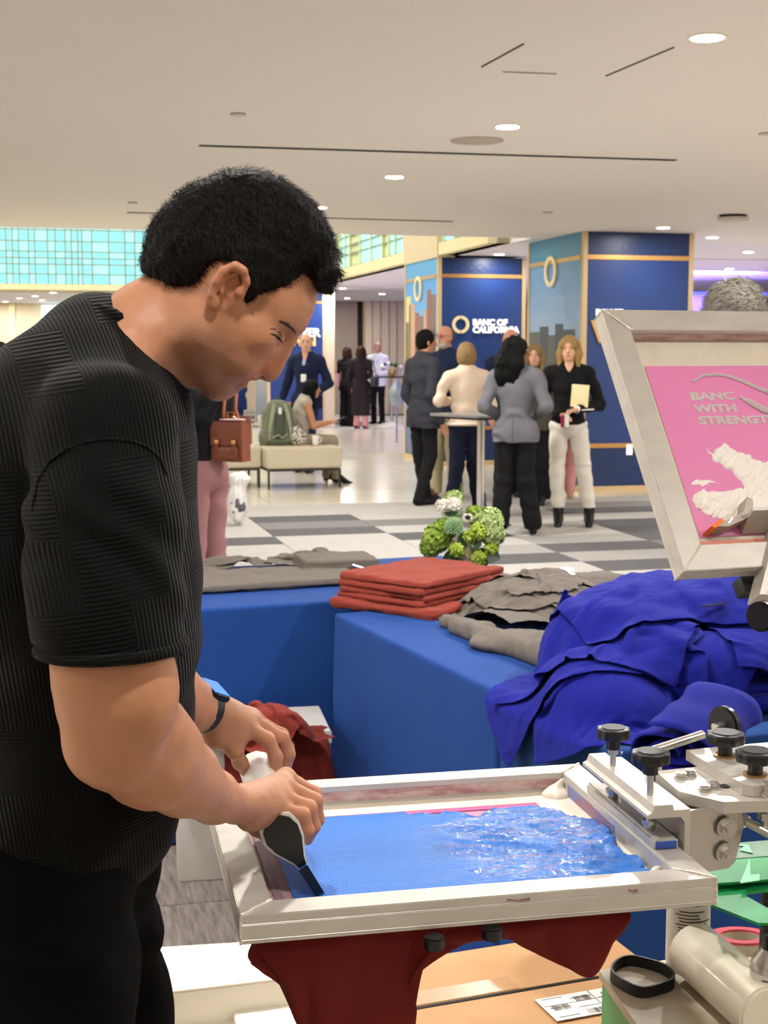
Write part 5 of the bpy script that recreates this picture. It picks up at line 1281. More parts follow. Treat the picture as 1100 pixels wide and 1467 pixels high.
def loc(t, p): return np.array(world_matrix(t) @ V(p))
M_badge = mat('badge_white', '#f2f1ee', .4); M_lany = mat('lanyard_blue', '#7f95b5', .6); M_glass = mat('spectacle_black', '#171717', .3)
def lanyard(t, J, f, m=M_lany):
    n, c = J['neck'], J['chest']; b = c + np.array([.125, 0, -.03])
    MB().tube([n + np.array([-.02, .055, .03]), c + np.array([.115, .05, .10]), b], .0045, 6).tube([n + np.array([-.02, -.055, .03]), c + np.array([.115, -.05, .10]), b], .0045, 6).build('lanyard', m, t)
    MB().box(b + np.array([.008, 0, -.05]), (.006, .075, .10), None, .003).build('badge', M_badge, t)

# 1 dark suited man in profile at the high table
arm_bent = lambda s, f=.10, z=.60: {'el' + s: (-.01, (1 if s == 'l' else -1) * .13, .63), 'wr' + s: (f, (1 if s == 'l' else -1) * .05, z)}
p = at_foot(606, 722)
t, J, f = person('man in a charcoal suit with cropped black hair, turned in profile beside the high table', p, 38, 1.80, pose={'wrl': (.05, .08, .5), 'elr': (-.05, -.13, .63), 'wrr': (.02, -.135, .475), 'anl': (.06, .05, .048), 'anr': (-.07, -.055, .048), 'head': (.02, 0, .93)},
                 top='#33343c', bottom='#121214', hair='black', style='short', skin='tan', jacket=True, hem=.44, look=-20)
fig(t, J, MB().tube([J['neck'] + np.array([-.03, -.06, .025]), J['neck'] + np.array([-.075, 0, .035]), J['neck'] + np.array([-.03, .06, .025]), J['neck'] + np.array([.06, .03, -.03])], .010, 8), 'shirt_collar', cloth('#cfd4dd'))
# 2 bald man with glasses
p = at_foot(638, 709)
t, J, f = person('bald man with glasses and grey beard in a navy quarter-zip and khaki trousers', p, 235, 1.87, pose={**arm_bent('l', .10, .62), 'anl': (0, .075, .048), 'anr': (.02, -.06, .048)}, top='#1b2745', bottom='#b3a88c', shoes='#7a5642', hair='grey', style='fringe', skin='ruddy', wide=1.1, flare=1.12, belly=.02, look=-8, hem=.49)
for s_ in (-1, 1): fig(t, J, MB().tube([f(.100, s_ * .014, .012), f(.100, s_ * .044, .012), f(.097, s_ * .046, -.012), f(.100, s_ * .018, -.014), f(.100, s_ * .014, .012)], .0026, 6), 'spectacle_rim', M_glass)
fig(t, J, MB().tube([f(.096, .046, .008), f(.0, .082, .008)], .002, 6).tube([f(.096, -.046, .008), f(.0, -.082, .008)], .002, 6), 'spectacle_arm', M_glass)
G = SDF.uniform(J['head'] - .14, J['head'] + .14, .007); Rh = rotz(radians(-8))
G.ell(f(.045, 0, -.085), (.052, .058, .040), Rh, k=.01); G.ell(f(.060, 0, -.050), (.042, .045, .02), Rh, k=.01); G.cap(f(.09, -.014, -.060), f(.09, .014, -.060), .009, k=.004, sub=True); G.disp(lambda x, y, z: .003 * vnoise(x * 90, y * 90, z * 90), .02); G.build('beard', M_hairs['white'], None).parent = t
fig(t, J, MB().tube([J['neck'] + np.array([.04, -.06, .04]), J['neck'] + np.array([-.07, 0, .05]), J['neck'] + np.array([.04, .06, .04])], .018, 8), 'stand_collar', cloth('#151d33'))
# 3 woman in a cream sweater seen from behind
p = at_foot(667, 739)
t, J, f = person('woman in a cream sweater and navy trousers seen from behind, short blonde hair', p, 102, 1.665, pose={'ell': (.0, .165, .66), 'wrl': (.13, .03, .66), 'elr': (.0, -.15, .64), 'wrr': (.13, -.03, .62), 'anl': (0, .085, .048), 'anr': (0, -.085, .048)}, top='#d9c4ad', bottom='#12162b', hair='sandy', style='bob', skin='ruddy', wide=1.12, flare=1.12, belly=.02, hem=.525)
fig(t, J, MB().tube([(.125 * cos(a), .175 * sin(a), .525 * 1.665 + .012) for a in np.linspace(0, 2 * pi, 33)], .016, 8), 'hem_band', cloth('#e2d2bf'))
# 4 woman in grey blazer with long black hair
p = at_foot(737, 768)
t, J, f = person('woman in a grey blazer and wide black trousers seen from behind, long wavy black hair', p, 80, 1.70, pose={'ell': (-.04, .155, .65), 'wrl': (.09, .09, .60), 'elr': (-.04, -.155, .65), 'wrr': (.09, -.09, .60), 'anl': (0, .075, .085), 'anr': (0.03, -.085, .085)}, top='#6a6a70', bottom='#0f0f11', hair='black', style='wavy', skin='brown', jacket=True, hem=.475, flare=1.22, heels=True, wide=1.04, waist=.92, look=-62)
fig(t, J, MB().box((-.165, .012, .475 * 1.70 + .11), (.004, .004, .20)), 'back_vent', cloth('#35353a'))
# 5 woman in black sweater and white trousers
p = at_foot(812, 752)
t5, J5, f5 = person('woman with blonde hair in a black sweater and white trousers, facing the camera', p, 262, 1.72, pose={'ell': (-.03, .165, .635), 'wrl': (.115, .045, .615), 'elr': (-.03, -.135, .635), 'wrr': (.12, -.035, .590), 'knl': (.015, .085, .285), 'anl': (.02, .115, .085), 'knr': (.03, -.055, .285), 'anr': (.03, -.045, .085)}, top='#0d0d0f', bottom='#ded8cc', shoes='#0c0c0d', hair='blonde', style='shoulder', skin='fair', heels=True, flare=1.02, vneck=True, hem=.532, look=-8, wide=1.02, waist=.95, cropped=True)
fd = thing('folder', 'pale cream folder tucked under the arm of the woman in white trousers', 'folder', loc(t5, J5['chest'] + np.array([.16, .10, -.06])), t5.rotation_euler[2])
MB().box((0, 0, 0), (.012, .155, .20), Matrix.Rotation(radians(-4), 4, 'X'), .002).box((.006, 0, 0), (.004, .150, .195), Matrix.Rotation(radians(-4), 4, 'X'), .001).build('cover', mat('folder_cream', '#f3e3ae', .5), fd)
MB().box((-.012, -.0, -.125), (.13, .24, .008), Matrix.Rotation(radians(3), 4, 'X'), .001).build('paper_edge', M_badge, fd)
cn = thing('drink_can', 'small crimson and white drink can held by the blonde woman in black', 'can', loc(t5, J5['wrr'] + np.array([.10, .02, -.05])), t5.rotation_euler[2])
MB().cyl((0, 0, -.06), (0, 0, .05), .024, seg=20, bev=.004).build('can_body', mat('can_crimson', '#a31f4a', .3), cn)
MB().cyl((.0, .022, -.055), (.0, .022, .055), .026, seg=20).build('can_sleeve', M_badge, cn)
fig(t5, J5, MB().cyl(J5['wrl'] - nrm(J5['wrl'] - J5['ell']) * .012, J5['wrl'] + nrm(J5['wrl'] - J5['ell']) * .012, .034, seg=20), 'bracelet', M_badge)
# 6 man hidden behind the grey blazer
t, J, f = person('balding man in a navy suit mostly hidden behind the woman in the grey blazer', R3(*(PZ(728, 712, 0) @ RU, PZ(728, 712, 0) @ RV)), 285, 1.83, top='#1c2640', bottom='#14151d', hair='darkgrey', style='fringe', skin='ruddy', jacket=True, hem=.45, wide=1.1)
# 7 woman behind
t, J, f = person('woman with light hair in black peeping out behind the woman in white trousers', at_foot(764, 722), 255, 1.66, pose={'anl': (0, .06, .085)}, top='#4a453c', bottom='#0f0f12', hair='sandy', style='shoulder', skin='fair', heels=True, flare=1.3)
# 8 white haired person behind
t, J, f = person('white haired woman in a pink skirt hidden behind the woman in white trousers', at_foot(811, 716), 80, 1.67, pose={'wrr': (.12, -.10, .62), 'knr': (.04, -.03, .285), 'anr': (.05, -.02, .085)}, top='#3b3d47', bottom='#d99a94', shoes='#d9a091', hair='white', style='bob', skin='fair', heels=True, hem=.40)
# 9 far man in navy suit
t, J, f = person('bald man in a navy suit with a lanyard before the distant blue column', PZ(440, 676, 0), 255, 1.83, pose={'ell': (-.02, .16, .64), 'wrl': (.10, .10, .56), 'elr': (-.03, -.16, .63), 'wrr': (.0, -.20, .485), 'knl': (.08, .05, .29), 'anl': (.07, .05, .05)}, top='#152040', bottom='#172244', hair='white', style='fringe', skin='fair', jacket=True, hem=.455, vneck=True, vox=.010, look=15)
fig(t, J, MB().sph(J['chest'] + np.array([.085, 0, .06]), (.04, .045, .11)), 'shirt', cloth('#a9bcd6')); lanyard(t, J, f)
o = MB().box(J['wrr'] + np.array([.02, 0, -.13]), (.02, .05, .09), None, .006).build('napkin', M_badge, t)
# 11-13 far group
t, J, f = person('woman in black with a pink tote standing far off by the grey wall', PZ(497, 611, 0), 60, 1.70, pose={**arm_bent('r', .06, .62)}, top='#17171a', bottom='#0e0e10', hair='brown', style='shoulder', skin='fair', vox=.013, flare=1.2)
tb = thing('tote_bag', 'pink leather tote on the shoulder of the far woman in black', 'bag', loc(t, np.array([.0, .24, .98])), t.rotation_euler[2] + radians(20))
MB().prism([(-.20, -.13), (.20, -.13), (.17, .15), (-.17, .15)], lambda x, y, d: (x, d, y), -.07, .07).build('tote_body', mat('tote_pink', '#cf9a9c', .5), tb, ang=20); MB().tube([(-.1, 0, .14), (-.08, 0, .40), (.08, 0, .40), (.1, 0, .14)], .01, 8).build('strap', MATS['tote_pink'], tb)
t, J, f = person('woman in a long dark dress with a black shoulder bag, far off', PZ(517, 614, 0), 75, 1.72, pose={**arm_bent('r', .1, .62)}, top='#231c1c', bottom='#c98f82', shoes='#5b2a35', hair='brown', style='shoulder', skin='fair', vox=.013, hem=.16, wide=1.1)
tb = thing('shoulder_bag', 'black shoulder bag hanging at the side of the woman in the dark dress', 'bag', loc(t, np.array([.0, -.30, .98])), t.rotation_euler[2])
G = SDF.uniform((-.20, -.10, -.16), (.20, .10, .14), .012); G.box((0, 0, 0), (.15, .06, .10), rad=.04, k=.02); G.disp(lambda x, y, z: .008 * vnoise(x * 20, y * 20, z * 20)); G.build('bag_body', mat('bag_black', '#20242c', .35), None).parent = tb
MB().tube([(-.12, 0, .08), (-.06, .06, .45), (.06, .06, .45), (.12, 0, .08)], .009, 8).build('strap', MATS['bag_black'], tb)
t, J, f = person('man in a white shirt with a lanyard facing the far cocktail table', PZ(541, 607, 0), 250, 1.82, pose={**arm_bent('l'), **arm_bent('r')}, top='#eceff2', bottom='#0e0f13', hair='white', style='fringe', skin='ruddy', vox=.013, wide=1.1, look=20)
lanyard(t, J, f, cloth('#2a2f3a'))
# 14 person in blue suit behind the chin, and the teal topped one
t, J, f = person('person in a navy suit standing beyond the sofa, head hidden by the man printing', PZ(340, 668, 0), 200, 1.72, top='#1d3068', bottom='#1a2a58', hair='brown', style='short', skin='fair', jacket=True, vox=.011)
t, J, f = person('person in a grey top seen just under the neck of the man printing', PZ(243, 700, 0), 95, 1.70, pose={**arm_bent('l', .1, .66)}, top='#7f8b93', bottom='#1d222b', hair='brown', style='short', skin='fair', vox=.011, sleeves=.5)
# 15 woman in pink trousers with brown backpack
pp_ = PZ(296, 897, 0)
tp, Jp, fp = person('woman in black top and dusty pink trousers with a brown leather backpack', pp_, 148, 1.66, pose={'ell': (0, .13, .64), 'wrl': (.09, .06, .60), 'elr': (0, -.14, .66), 'wrr': (.1, -.06, .62), 'anl': (.0, .085, .048), 'anr': (0, -.07, .048)}, top='#0e0d10', bottom='#8f6669', shoes='#1a1517', hair='brown', style='shoulder', skin='fair', flare=1.16, hem=.575, vox=.008)
# 16 grey haired man beyond the raised screen
t, J, f = person('grey haired man in black whose head shows above the raised pink screen', (PY(1056, 500, 4.5)[0], 4.5, 0), 158, 1.785, top='#101012', bottom='#0d0d10', hair='grey', style='short', skin='ruddy', wide=.95, look=-30)
strands_on('hair_strands', [c for c in t.children if c.name.startswith('hair')][0].data, 6000, lambda p: np.full(len(p), .028), .0008, lambda p: np.tile(np.array([.8, .3, -.25]), (len(p), 1)), mat('hair_silver', '#8f897d', .6), None, 8, .25).parent = t
# 17 sliver of brown hair at the left edge
t, J, f = person('person with brown hair at the left edge, only the hair showing past the black shirt', (PY(-4, 520, 9.0)[0], 9.0, 0), 60, 1.63, top='#5b4a3c', bottom='#1b1b1f', hair='brown', style='shoulder', skin='fair', vox=.012)
# 10 seated woman with phone
ps = PZ(438, 690, 0); seat = .47
t, J, f = person('seated woman with long black hair in a sleeveless top looking at her phone', (ps[0] - .07, 16.95, 0), 12, 1.62,
                 pose={'pel': (0, 0, .335), 'chest': (.03, 0, .515), 'neck': (.055, 0, .625), 'head': (.105, 0, .700), 'shl': (.05, .095, .60), 'shr': (.05, -.095, .60), 'ell': (.10, .115, .43), 'elr': (.10, -.115, .43), 'wrl': (.235, .03, .455), 'wrr': (.235, -.03, .455),
                       'hipl': (.0, .05, .325), 'hipr': (0, -.05, .325), 'knl': (.25, .05, .315), 'knr': (.25, -.05, .325), 'anl': (.22, .05, .085), 'anr': (.27, -.05, .085)},
                 top='#b5aba0', bottom='#a0937f', hair='black', style='long', skin='tan', vox=.009, sleeves=0, heels=True, hem=.27, look=-6)
ph = thing('phone', 'dark phone in the hands of the seated woman', 'phone', loc(t, J['wrr'] + np.array([.12, .04, .03])), t.rotation_euler[2])
MB().box((0, 0, 0), (.15, .075, .010), Matrix.Rotation(radians(-25), 4, 'Y'), .003).build('phone_body', M_knob, ph); MB().box((0, 0, .006), (.14, .068, .001), Matrix.Rotation(radians(-25), 4, 'Y')).build('screen', mat('phone_screen', '#3c3f55', .2), ph, sm=False)
# ------------------------------------------------------------------ cloth settling (position based)
class Field:
    """height field of what lies on a table, refined as garments are laid on it"""
    def __init__(s, lo, hi, h, base):
        s.lo, s.h = np.array(lo, float), h; s.n = [int((hi[i] - lo[i]) / h) + 1 for i in (0, 1)]
        X, Y = np.meshgrid(lo[0] + np.arange(s.n[0]) * h, lo[1] + np.arange(s.n[1]) * h, indexing='ij'); s.X, s.Y = X, Y
        s.Z = base(X, Y).astype(np.float32)
    def at(s, x, y):
        u = np.clip((x - s.lo[0]) / s.h, 0, s.n[0] - 1.001); v = np.clip((y - s.lo[1]) / s.h, 0, s.n[1] - 1.001); i, j = u.astype(int), v.astype(int); a, b = u - i, v - j; Z = s.Z
        return Z[i, j] * (1 - a) * (1 - b) + Z[i + 1, j] * a * (1 - b) + Z[i, j + 1] * (1 - a) * b + Z[i + 1, j + 1] * a * b
    def splat(s, P, th=.003):
        A = P.reshape(-1, 3)
        for (dx, dy) in ((0, 0), (1, 0), (0, 1), (1, 1)):
            i = ((A[:, 0] - s.lo[0]) / s.h).astype(int) + dx; j = ((A[:, 1] - s.lo[1]) / s.h).astype(int) + dy
            m = (i >= 0) & (j >= 0) & (i < s.n[0]) & (j < s.n[1]) & (A[:, 2] > -1); np.maximum.at(s.Z, (i[m], j[m]), (A[m, 2] + th).astype(np.float32))
def settle(P, rest, field, edge=None, steps=90, iters=7, damp=.93, fric=.5, g=-.00055, bend=.10, pin=None):
    """P (n,m,3); rest spacing; edge=(point, outward normal, z): a table side the cloth may hang over"""
    P = P.astype(np.float32).copy(); O = P.copy(); n, m = P.shape[:2]
    def con(a, b, L, k):
        d = b - a; l = np.sqrt((d * d).sum(-1, keepdims=True)) + 1e-9; c = d * ((l - L) / l * (.5 * k)); a += c; b -= c
    r2 = rest * math.sqrt(2)
    sl = []
    for ax in (0, 1):
        for o in (0, 1):
            A = [slice(None)] * 2; B = [slice(None)] * 2; N = (n, m)[ax]; k = (N - o) // 2; A[ax] = slice(o, o + 2 * k, 2); B[ax] = slice(o + 1, o + 1 + 2 * k, 2)
            ka = len(range(*A[ax].indices(N))); kb = len(range(*B[ax].indices(N))); q = min(ka, kb); A[ax] = slice(o, o + 2 * q, 2); B[ax] = slice(o + 1, o + 2 * q, 2); sl.append((tuple(A), tuple(B), rest, 1.0))
    for o in (0, 1):
        q = (n - o) // 2
        A = P[o:o + 2 * q:2]; sl.append(((slice(o, o + 2 * q, 2), slice(0, m - 1)), (slice(o + 1, o + 2 * q, 2), slice(1, m)), r2, .5)); sl.append(((slice(o, o + 2 * q, 2), slice(1, m)), (slice(o + 1, o + 2 * q, 2), slice(0, m - 1)), r2, .5))
    for st in range(steps):
        Vv = (P - O) * damp; O = P.copy(); P = P + Vv; P[..., 2] += g
        for it in range(iters):
            for A, B, L, k in sl: con(P[A], P[B], L, k)
            if bend and it % 2 == 0:
                for w in (2, 4):
                    for ax in (0, 1):
                        a = P[:-w] if ax == 0 else P[:, :-w]; b = P[w:] if ax == 0 else P[:, w:]; d = b - a; l = np.sqrt((d * d).sum(-1, keepdims=True)) + 1e-9
                        c = d * (np.minimum(l - rest * w, 0) / l * (.12 * bend)); a += c; b -= c
        H = field.at(P[..., 0], P[..., 1]); pen = H - P[..., 2]
        hit = pen > 0
        if edge is not None:
            e, nn, ze = edge; s_ = (P[..., 0] - e[0]) * nn[0] + (P[..., 1] - e[1]) * nn[1]
            side = (P[..., 2] < ze - .010) & (s_ > -.06) & (s_ < .022 + .12 * np.clip(ze - P[..., 2], 0, .2)); tg_ = .024 + .12 * np.clip(ze - P[..., 2], 0, .2); P[..., 0][side] += (nn[0] * (tg_ - s_)[side]).astype(np.float32); P[..., 1][side] += (nn[1] * (tg_ - s_)[side]).astype(np.float32); hit = hit & ~side
        P[..., 2][hit] += pen[hit]
        P[..., 0][hit] = P[..., 0][hit] * (1 - fric) + O[..., 0][hit] * fric; P[..., 1][hit] = P[..., 1][hit] * (1 - fric) + O[..., 1][hit] * fric
        if pin is not None: P[pin] = O[pin]
    return P
def sheet(c, ax, w, d, n, m, z, squeeze=(1, 1), amp=.006, seed=1.0, lift=None):
    """start position: a wavy sheet over c, turned by ax; squeezed sheets buckle into folds"""
    u = (np.arange(n) / (n - 1) - .5) * w; v = (np.arange(m) / (m - 1) - .5) * d; U, Vv = np.meshgrid(u, v, indexing='ij'); R_ = rotz(ax)
    Us = U * squeeze[0] + .02 * vnoise(U * 5, Vv * 5, seed); Vs = Vv * squeeze[1] + .02 * vnoise(U * 5, Vv * 5, seed + 5)
    X = c[0] + Us * R_[0, 0] + Vs * R_[0, 1]; Y = c[1] + Us * R_[1, 0] + Vs * R_[1, 1]
    Z = z + amp * vnoise(U * 28 + seed, Vv * 28, seed) + amp * 2.5 * vnoise(U * 9 + seed, Vv * 9, seed + 2) + amp * .5 * vnoise(U * 60 + seed, Vv * 60, seed + 3)
    if lift is not None: Z = Z + lift(X, Y)
    return np.stack([X, Y, Z], -1)
def garment(name, label, c, ax, w, d, z, field, m_, group=None, squeeze=(.8, .8), res=.0085, seed=1.0, edge=None, steps=80, amp=.006, fric=.5, tube=True, th=.0022, cat='shirt', off=.0, lift=None, shape=None, wr=.0045):
    n, m = int(w / res), int(d / res); P = sheet(c, ax, w, d, n, m, z, squeeze, amp, seed, lift)
    P = settle(P, res, field, edge, steps, fric=fric)
    for _ in range(1):
        for _q in range(2): pp_ = np.pad(P, ((1, 1), (1, 1), (0, 0)), mode='edge'); P = P * .5 + (pp_[:-2, 1:-1] + pp_[2:, 1:-1] + pp_[1:-1, :-2] + pp_[1:-1, 2:]) * .125
    dx = np.gradient(P, axis=0); dy = np.gradient(P, axis=1); N_ = np.cross(dx, dy); N_ /= np.linalg.norm(N_, axis=-1, keepdims=True) + 1e-9
    U_, V_ = np.meshgrid(np.arange(n) * res, np.arange(m) * res, indexing='ij'); wx = U_ + .03 * vnoise(U_ * 9, V_ * 9, seed); wy = V_ + .03 * vnoise(U_ * 9, V_ * 9, seed + 7)
    rdg = 1 - np.abs(vnoise(wx * 46 + wy * 16, wy * 9, seed)) * 2; rd2 = 1 - np.abs(vnoise(wx * 8, wy * 52 - wx * 22, seed + 4)) * 2; msk = np.clip(.3 + vnoise(U_ * 6, V_ * 6, seed + 11), 0, 1)
    P = P + N_ * (wr * (np.clip(rdg, 0, 1) ** 2 * msk + np.clip(rd2, 0, 1) ** 2 * (1 - msk) * .8))[..., None] * np.sign(N_[..., 2:3] + 1e-6)
    field.splat(P, .004)
    Pv, Q = grid_mesh(P); 
    if shape is not None:
        U, Vv = np.meshgrid(np.linspace(-1, 1, n), np.linspace(-1, 1, m), indexing='ij'); kf = shape(U, Vv).reshape(-1); Q = Q[kf[Q].all(1)]
    me = np_mesh(name, Pv, Q); smooth(me); o = link(name, me, m_); md = o.modifiers.new('thick', 'SOLIDIFY'); md.thickness = th; md.offset = 1; md = o.modifiers.new('sub', 'SUBSURF'); md.levels = 1; md.render_levels = 1
    return tag(o, label, cat, group)
def tee(U, V_):  # T-shirt outline: body, two sleeves, neck scoop
    body = np.abs(U) < .62; sl = (np.abs(U) <= 1.01) & (V_ > .42 + .25 * (np.abs(U) - .62)) & (V_ < 1.0 - .38 * (np.abs(U) - .45).clip(0)); neck = (U ** 2 / .055 + (V_ - 1.02) ** 2 / .03) < 1
    return (body | sl) & ~neck
# ------------------------------------------------------------------ tables under blue cloths
M_cloth_b = mat('blue_tablecloth', '#1b4286', .8, bump=(600, .2), sheen=.02, spec=.15)
M_cloth_b2 = mat('blue_tablecloth_second', '#1d4481', .8, bump=(600, .2), sheen=.02, spec=.15)
M_tabletop = mat('folding_table_white', '#dcdad5', .5)
TH = .75
def tablecloth(name, poly, label, m, seed, amp=.016, table_label=None):
    """poly: xy corners, counter-clockwise; a cloth over the top falling to the floor in soft folds"""
    P = [np.array(p, float) for p in poly]; n = len(P); c0 = sum(P) / n; S = []; N = []; cum = 0; cums = []
    rad = .018
    for i in range(n):
        a, b, p_ = P[i], P[(i + 1) % n], P[i - 1]; d = nrm(b - a); nr = np.array([d[1], -d[0]]); L = np.linalg.norm(b - a); k = max(6, int(L / .016))
        dp = nrm(a - p_); nrp = np.array([dp[1], -dp[0]])
        for t in range(5):
            q = nrm(nrp * (1 - t / 5) + nr * (t / 5)); S.append(a - (nr + nrp) * rad + q * rad); N.append(q); cums.append(cum + t * .006)
        for t in range(k): f = rad / L + (1 - 2 * rad / L) * t / k; S.append(a + d * L * f); N.append(nr); cums.append(cum + .03 + L * f)
        cum += L + .03
    S = np.array(S); N = np.array(N); cums = np.array(cums); m_ = len(S)
    rows = [(-.35, 0), (-.12, 0), (-.02, 0), (-.006, -.001), (-.001, -.005), (0, -.012)] + [(0, -z) for z in np.linspace(.03, TH - .006, 34)]
    V3 = []
    for (o, z) in rows:
        dep = max(0, -z) / TH
        fo = amp * dep ** .8 * (np.sin(cums * 10 + seed + 1.3 * np.sin(cums * 4 + seed)) + .6 * vnoise(cums * 6 + seed, dep * 1.5, seed)) + .002 * vnoise(cums * 9, z * 5, seed) * (dep > .01) + .012 * dep
        ctr = (S - c0); Q = S + N * (o if o > -.1 else 0) + N * fo[:, None] * (dep > 0)
        if o <= -.1: Q = c0 + ctr * (1 + o * 1.0 if o > -.2 else .0)
        zz = TH + .004 + z + (.0012 * vnoise(Q[:, 0] * 9, Q[:, 1] * 9, seed) if z == 0 else 0)
        V3.append(np.concatenate([Q, np.full((m_, 1), 0) + np.reshape(zz, (-1, 1) if np.ndim(zz) else (1, 1))], 1))
    A = np.stack(V3); A = np.concatenate([A, A[:, :1]], 1); Pv, Q = grid_mesh(A); me = np_mesh(name, Pv, Q); smooth(me)
    tb = thing('folding_table', table_label, 'table', (c0[0], c0[1], 0))
    mb = MB(); ip = [c0 + (p - c0) * .985 for p in P]; mb.prism([tuple(p) for p in ip], lambda x, y, d: (x, y, d), TH - .03, TH); place(mb.build('table_top', M_tabletop, None, sm=False), tb)
    for p in ip: q = c0 + (p - c0) * .85; place(MB().cyl((q[0], q[1], 0), (q[0], q[1], TH - .03), .014, seg=10).build('leg', M_steel, None), tb)
    o = link(name, me, m); tag(o, label, 'tablecloth'); return o
e_ = np.array([.382, -.924]); g_ = np.array([.924, .382]); TA = PZ(477, 880, TH)[:2]
S1 = 1.115; S2_ = 1.66
tablecloth('tablecloth', [TA, TA + e_ * S1, TA + e_ * S1 + g_ * .76, TA + g_ * .76], 'blue tablecloth under the rust and grey shirts, with a slit at its near end', M_cloth_b, 1.0, .006, 'folding table hidden under the middle blue tablecloth')
tablecloth('tablecloth', [TA + e_ * (S1 + .006), TA + e_ * S2_, TA + e_ * S2_ + g_ * .80, TA + e_ * (S1 + .006) + g_ * .80], 'blue tablecloth hanging below the royal blue shirts behind the press clamps', M_cloth_b2, 5.0, .014, 'folding table hidden under the tablecloth below the royal blue shirts')
LA, LB = PZ(487, 862, TH)[:2], PZ(200, 880, TH)[:2]; ld = nrm(LA - LB); ln = np.array([-ld[1], ld[0]])
tablecloth('tablecloth', [LB, LB + ld * 1.36 , LB + ld * 1.36 + ln * .86, LB + ln * .86], 'blue tablecloth at the back under the flat grey shirts, its front in shade', M_cloth_b, 9.0, .009, 'folding table hidden under the rear blue tablecloth')

# ------------------------------------------------------------------ shirts
def shirt_mat(name, c, c2=None): return mat(name, c, .88, bump=(700, .25), sheen=.04, spec=.15, var=(18, .10))
M_rust = shirt_mat('rust_jersey', '#8c3c30'); M_grey = shirt_mat('grey_jersey', '#6d665f'); M_royal = shirt_mat('royal_blue_jersey', '#121a86'); M_rust_d = shirt_mat('brick_jersey', '#7c3028')
def folded(name, label, cat, c, half, rz_, m, seed, group=None, wav=.004, parent=None, tilt=(0, 0), h=.005, rad=None):
    """one folded shirt: a rounded slab whose edge shows the folded layers"""
    R_ = rotz(rz_) @ rotx(tilt[0]) @ roty(tilt[1]); c = np.array(c, float); ext = (np.abs(R_) * np.array(half)).sum(1) + .03
    G = SDF.uniform(c - ext, c + ext, h); G.box(c, half, R_, rad or min(half[2] * .98, .012), k=0)
    ax, ay = R_[:, 0], R_[:, 1]
    def d(x, y, z):
        u = (x - c[0]) * ax[0] + (y - c[1]) * ax[1]; v = (x - c[0]) * ay[0] + (y - c[1]) * ay[1]
        ed = np.clip((np.maximum(np.abs(u) / half[0], np.abs(v) / half[1]) - .8) * 5, 0, 1)
        return wav * vnoise(x * 14 + seed, y * 14, z * 3) + wav * .5 * vnoise(x * 34 + seed, y * 34, z * 8) + .0016 * ed * np.sin((z - c[2]) / half[2] * 5.5 + 2 * vnoise(x * 10, y * 10, seed))
    G.disp(d, .02); o = G.build(name, m, None)
    return tag(o, label, cat, group)
def crumple(name, label, prims, folds_, m, group=None, h=.005, noise=.004, floor_z=None, k=.02, cat='shirt'):
    """one crumpled garment: blended lobes with gathered folds (rounded ridges, sharp valleys)"""
    lo = np.min([np.minimum(np.array(p[1]), np.array(p[2]) if p[0] == 'c' else np.array(p[1])) - (p[3] if p[0] == 'c' else max(p[2])) for p in prims], axis=0) - .03
    hi = np.max([np.maximum(np.array(p[1]), np.array(p[2]) if p[0] == 'c' else np.array(p[1])) + (p[3] if p[0] == 'c' else max(p[2])) for p in prims], axis=0) + .03
    G = SDF.uniform(lo, hi, h)
    for p in prims:
        if p[0] == 'c': G.cap(p[1], p[2], p[3], p[4], k=k)
        elif p[0] == 's': G.ell(p[1], p[2], p[3] if len(p) > 3 else None, k=.008, sub=True)
        else: G.ell(p[1], p[2], p[3] if len(p) > 3 else None, k=k)
    def d(x, y, z):
        r = noise * vnoise(x * 22, y * 22, z * 22) + noise * .5 * vnoise(x * 55, y * 55, z * 55)
        for (dv, fr, am, wp, sd) in folds_:
            q = x * dv[0] + y * dv[1] + z * dv[2]
            ph = q * fr + wp * fbm(x * 6 + sd, y * 6, z * 6, 2)
            msk = np.clip(.45 + 1.1 * vnoise(x * 5 + sd * 3, y * 5, z * 5 + sd), 0, 1)
            r = r - am * msk * (np.abs(np.sin(ph)) - .5)
        return r
    G.disp(d, .035)
    if floor_z is not None: G.plane((0, 0, floor_z), (0, 0, -1))
    o = G.build(name, m, None); return tag(o, label, cat, group)
zt_ = TH + .006
# rust stack, five shirts
rz0 = math.atan2(-.27, .317); rc0 = PZ(606, 846, TH + .04); grp = 'folded rust shirts stacked on the middle table'
labs = ['rust T-shirt at the bottom of the folded stack, spread widest', 'rust T-shirt second from the bottom of the folded stack', 'rust T-shirt in the middle of the folded stack', 'rust T-shirt just under the top one of the folded stack', 'rust T-shirt on top of the folded stack, its broad face showing']
zz = zt_
for i in range(5):
    hz = (.0135, .0095, .010, .0105, .012)[i]; w = (.205, .178, .174, .176, .174)[i]
    folded('rust_shirt', labs[i], 'shirt', (rc0[0] + (.012, .0, .004, -.002, .0)[i], rc0[1] - (.02, 0, 0, 0, 0)[i], zz + hz), (w, (.245, .222, .218, .22, .215)[i], hz), rz0 + (.03, -.02, .02, -.01, .01)[i], M_rust, i * 3.1, grp, .006, rad=.0092, tilt=(.01, 0)); zz += hz * 2 - .0015
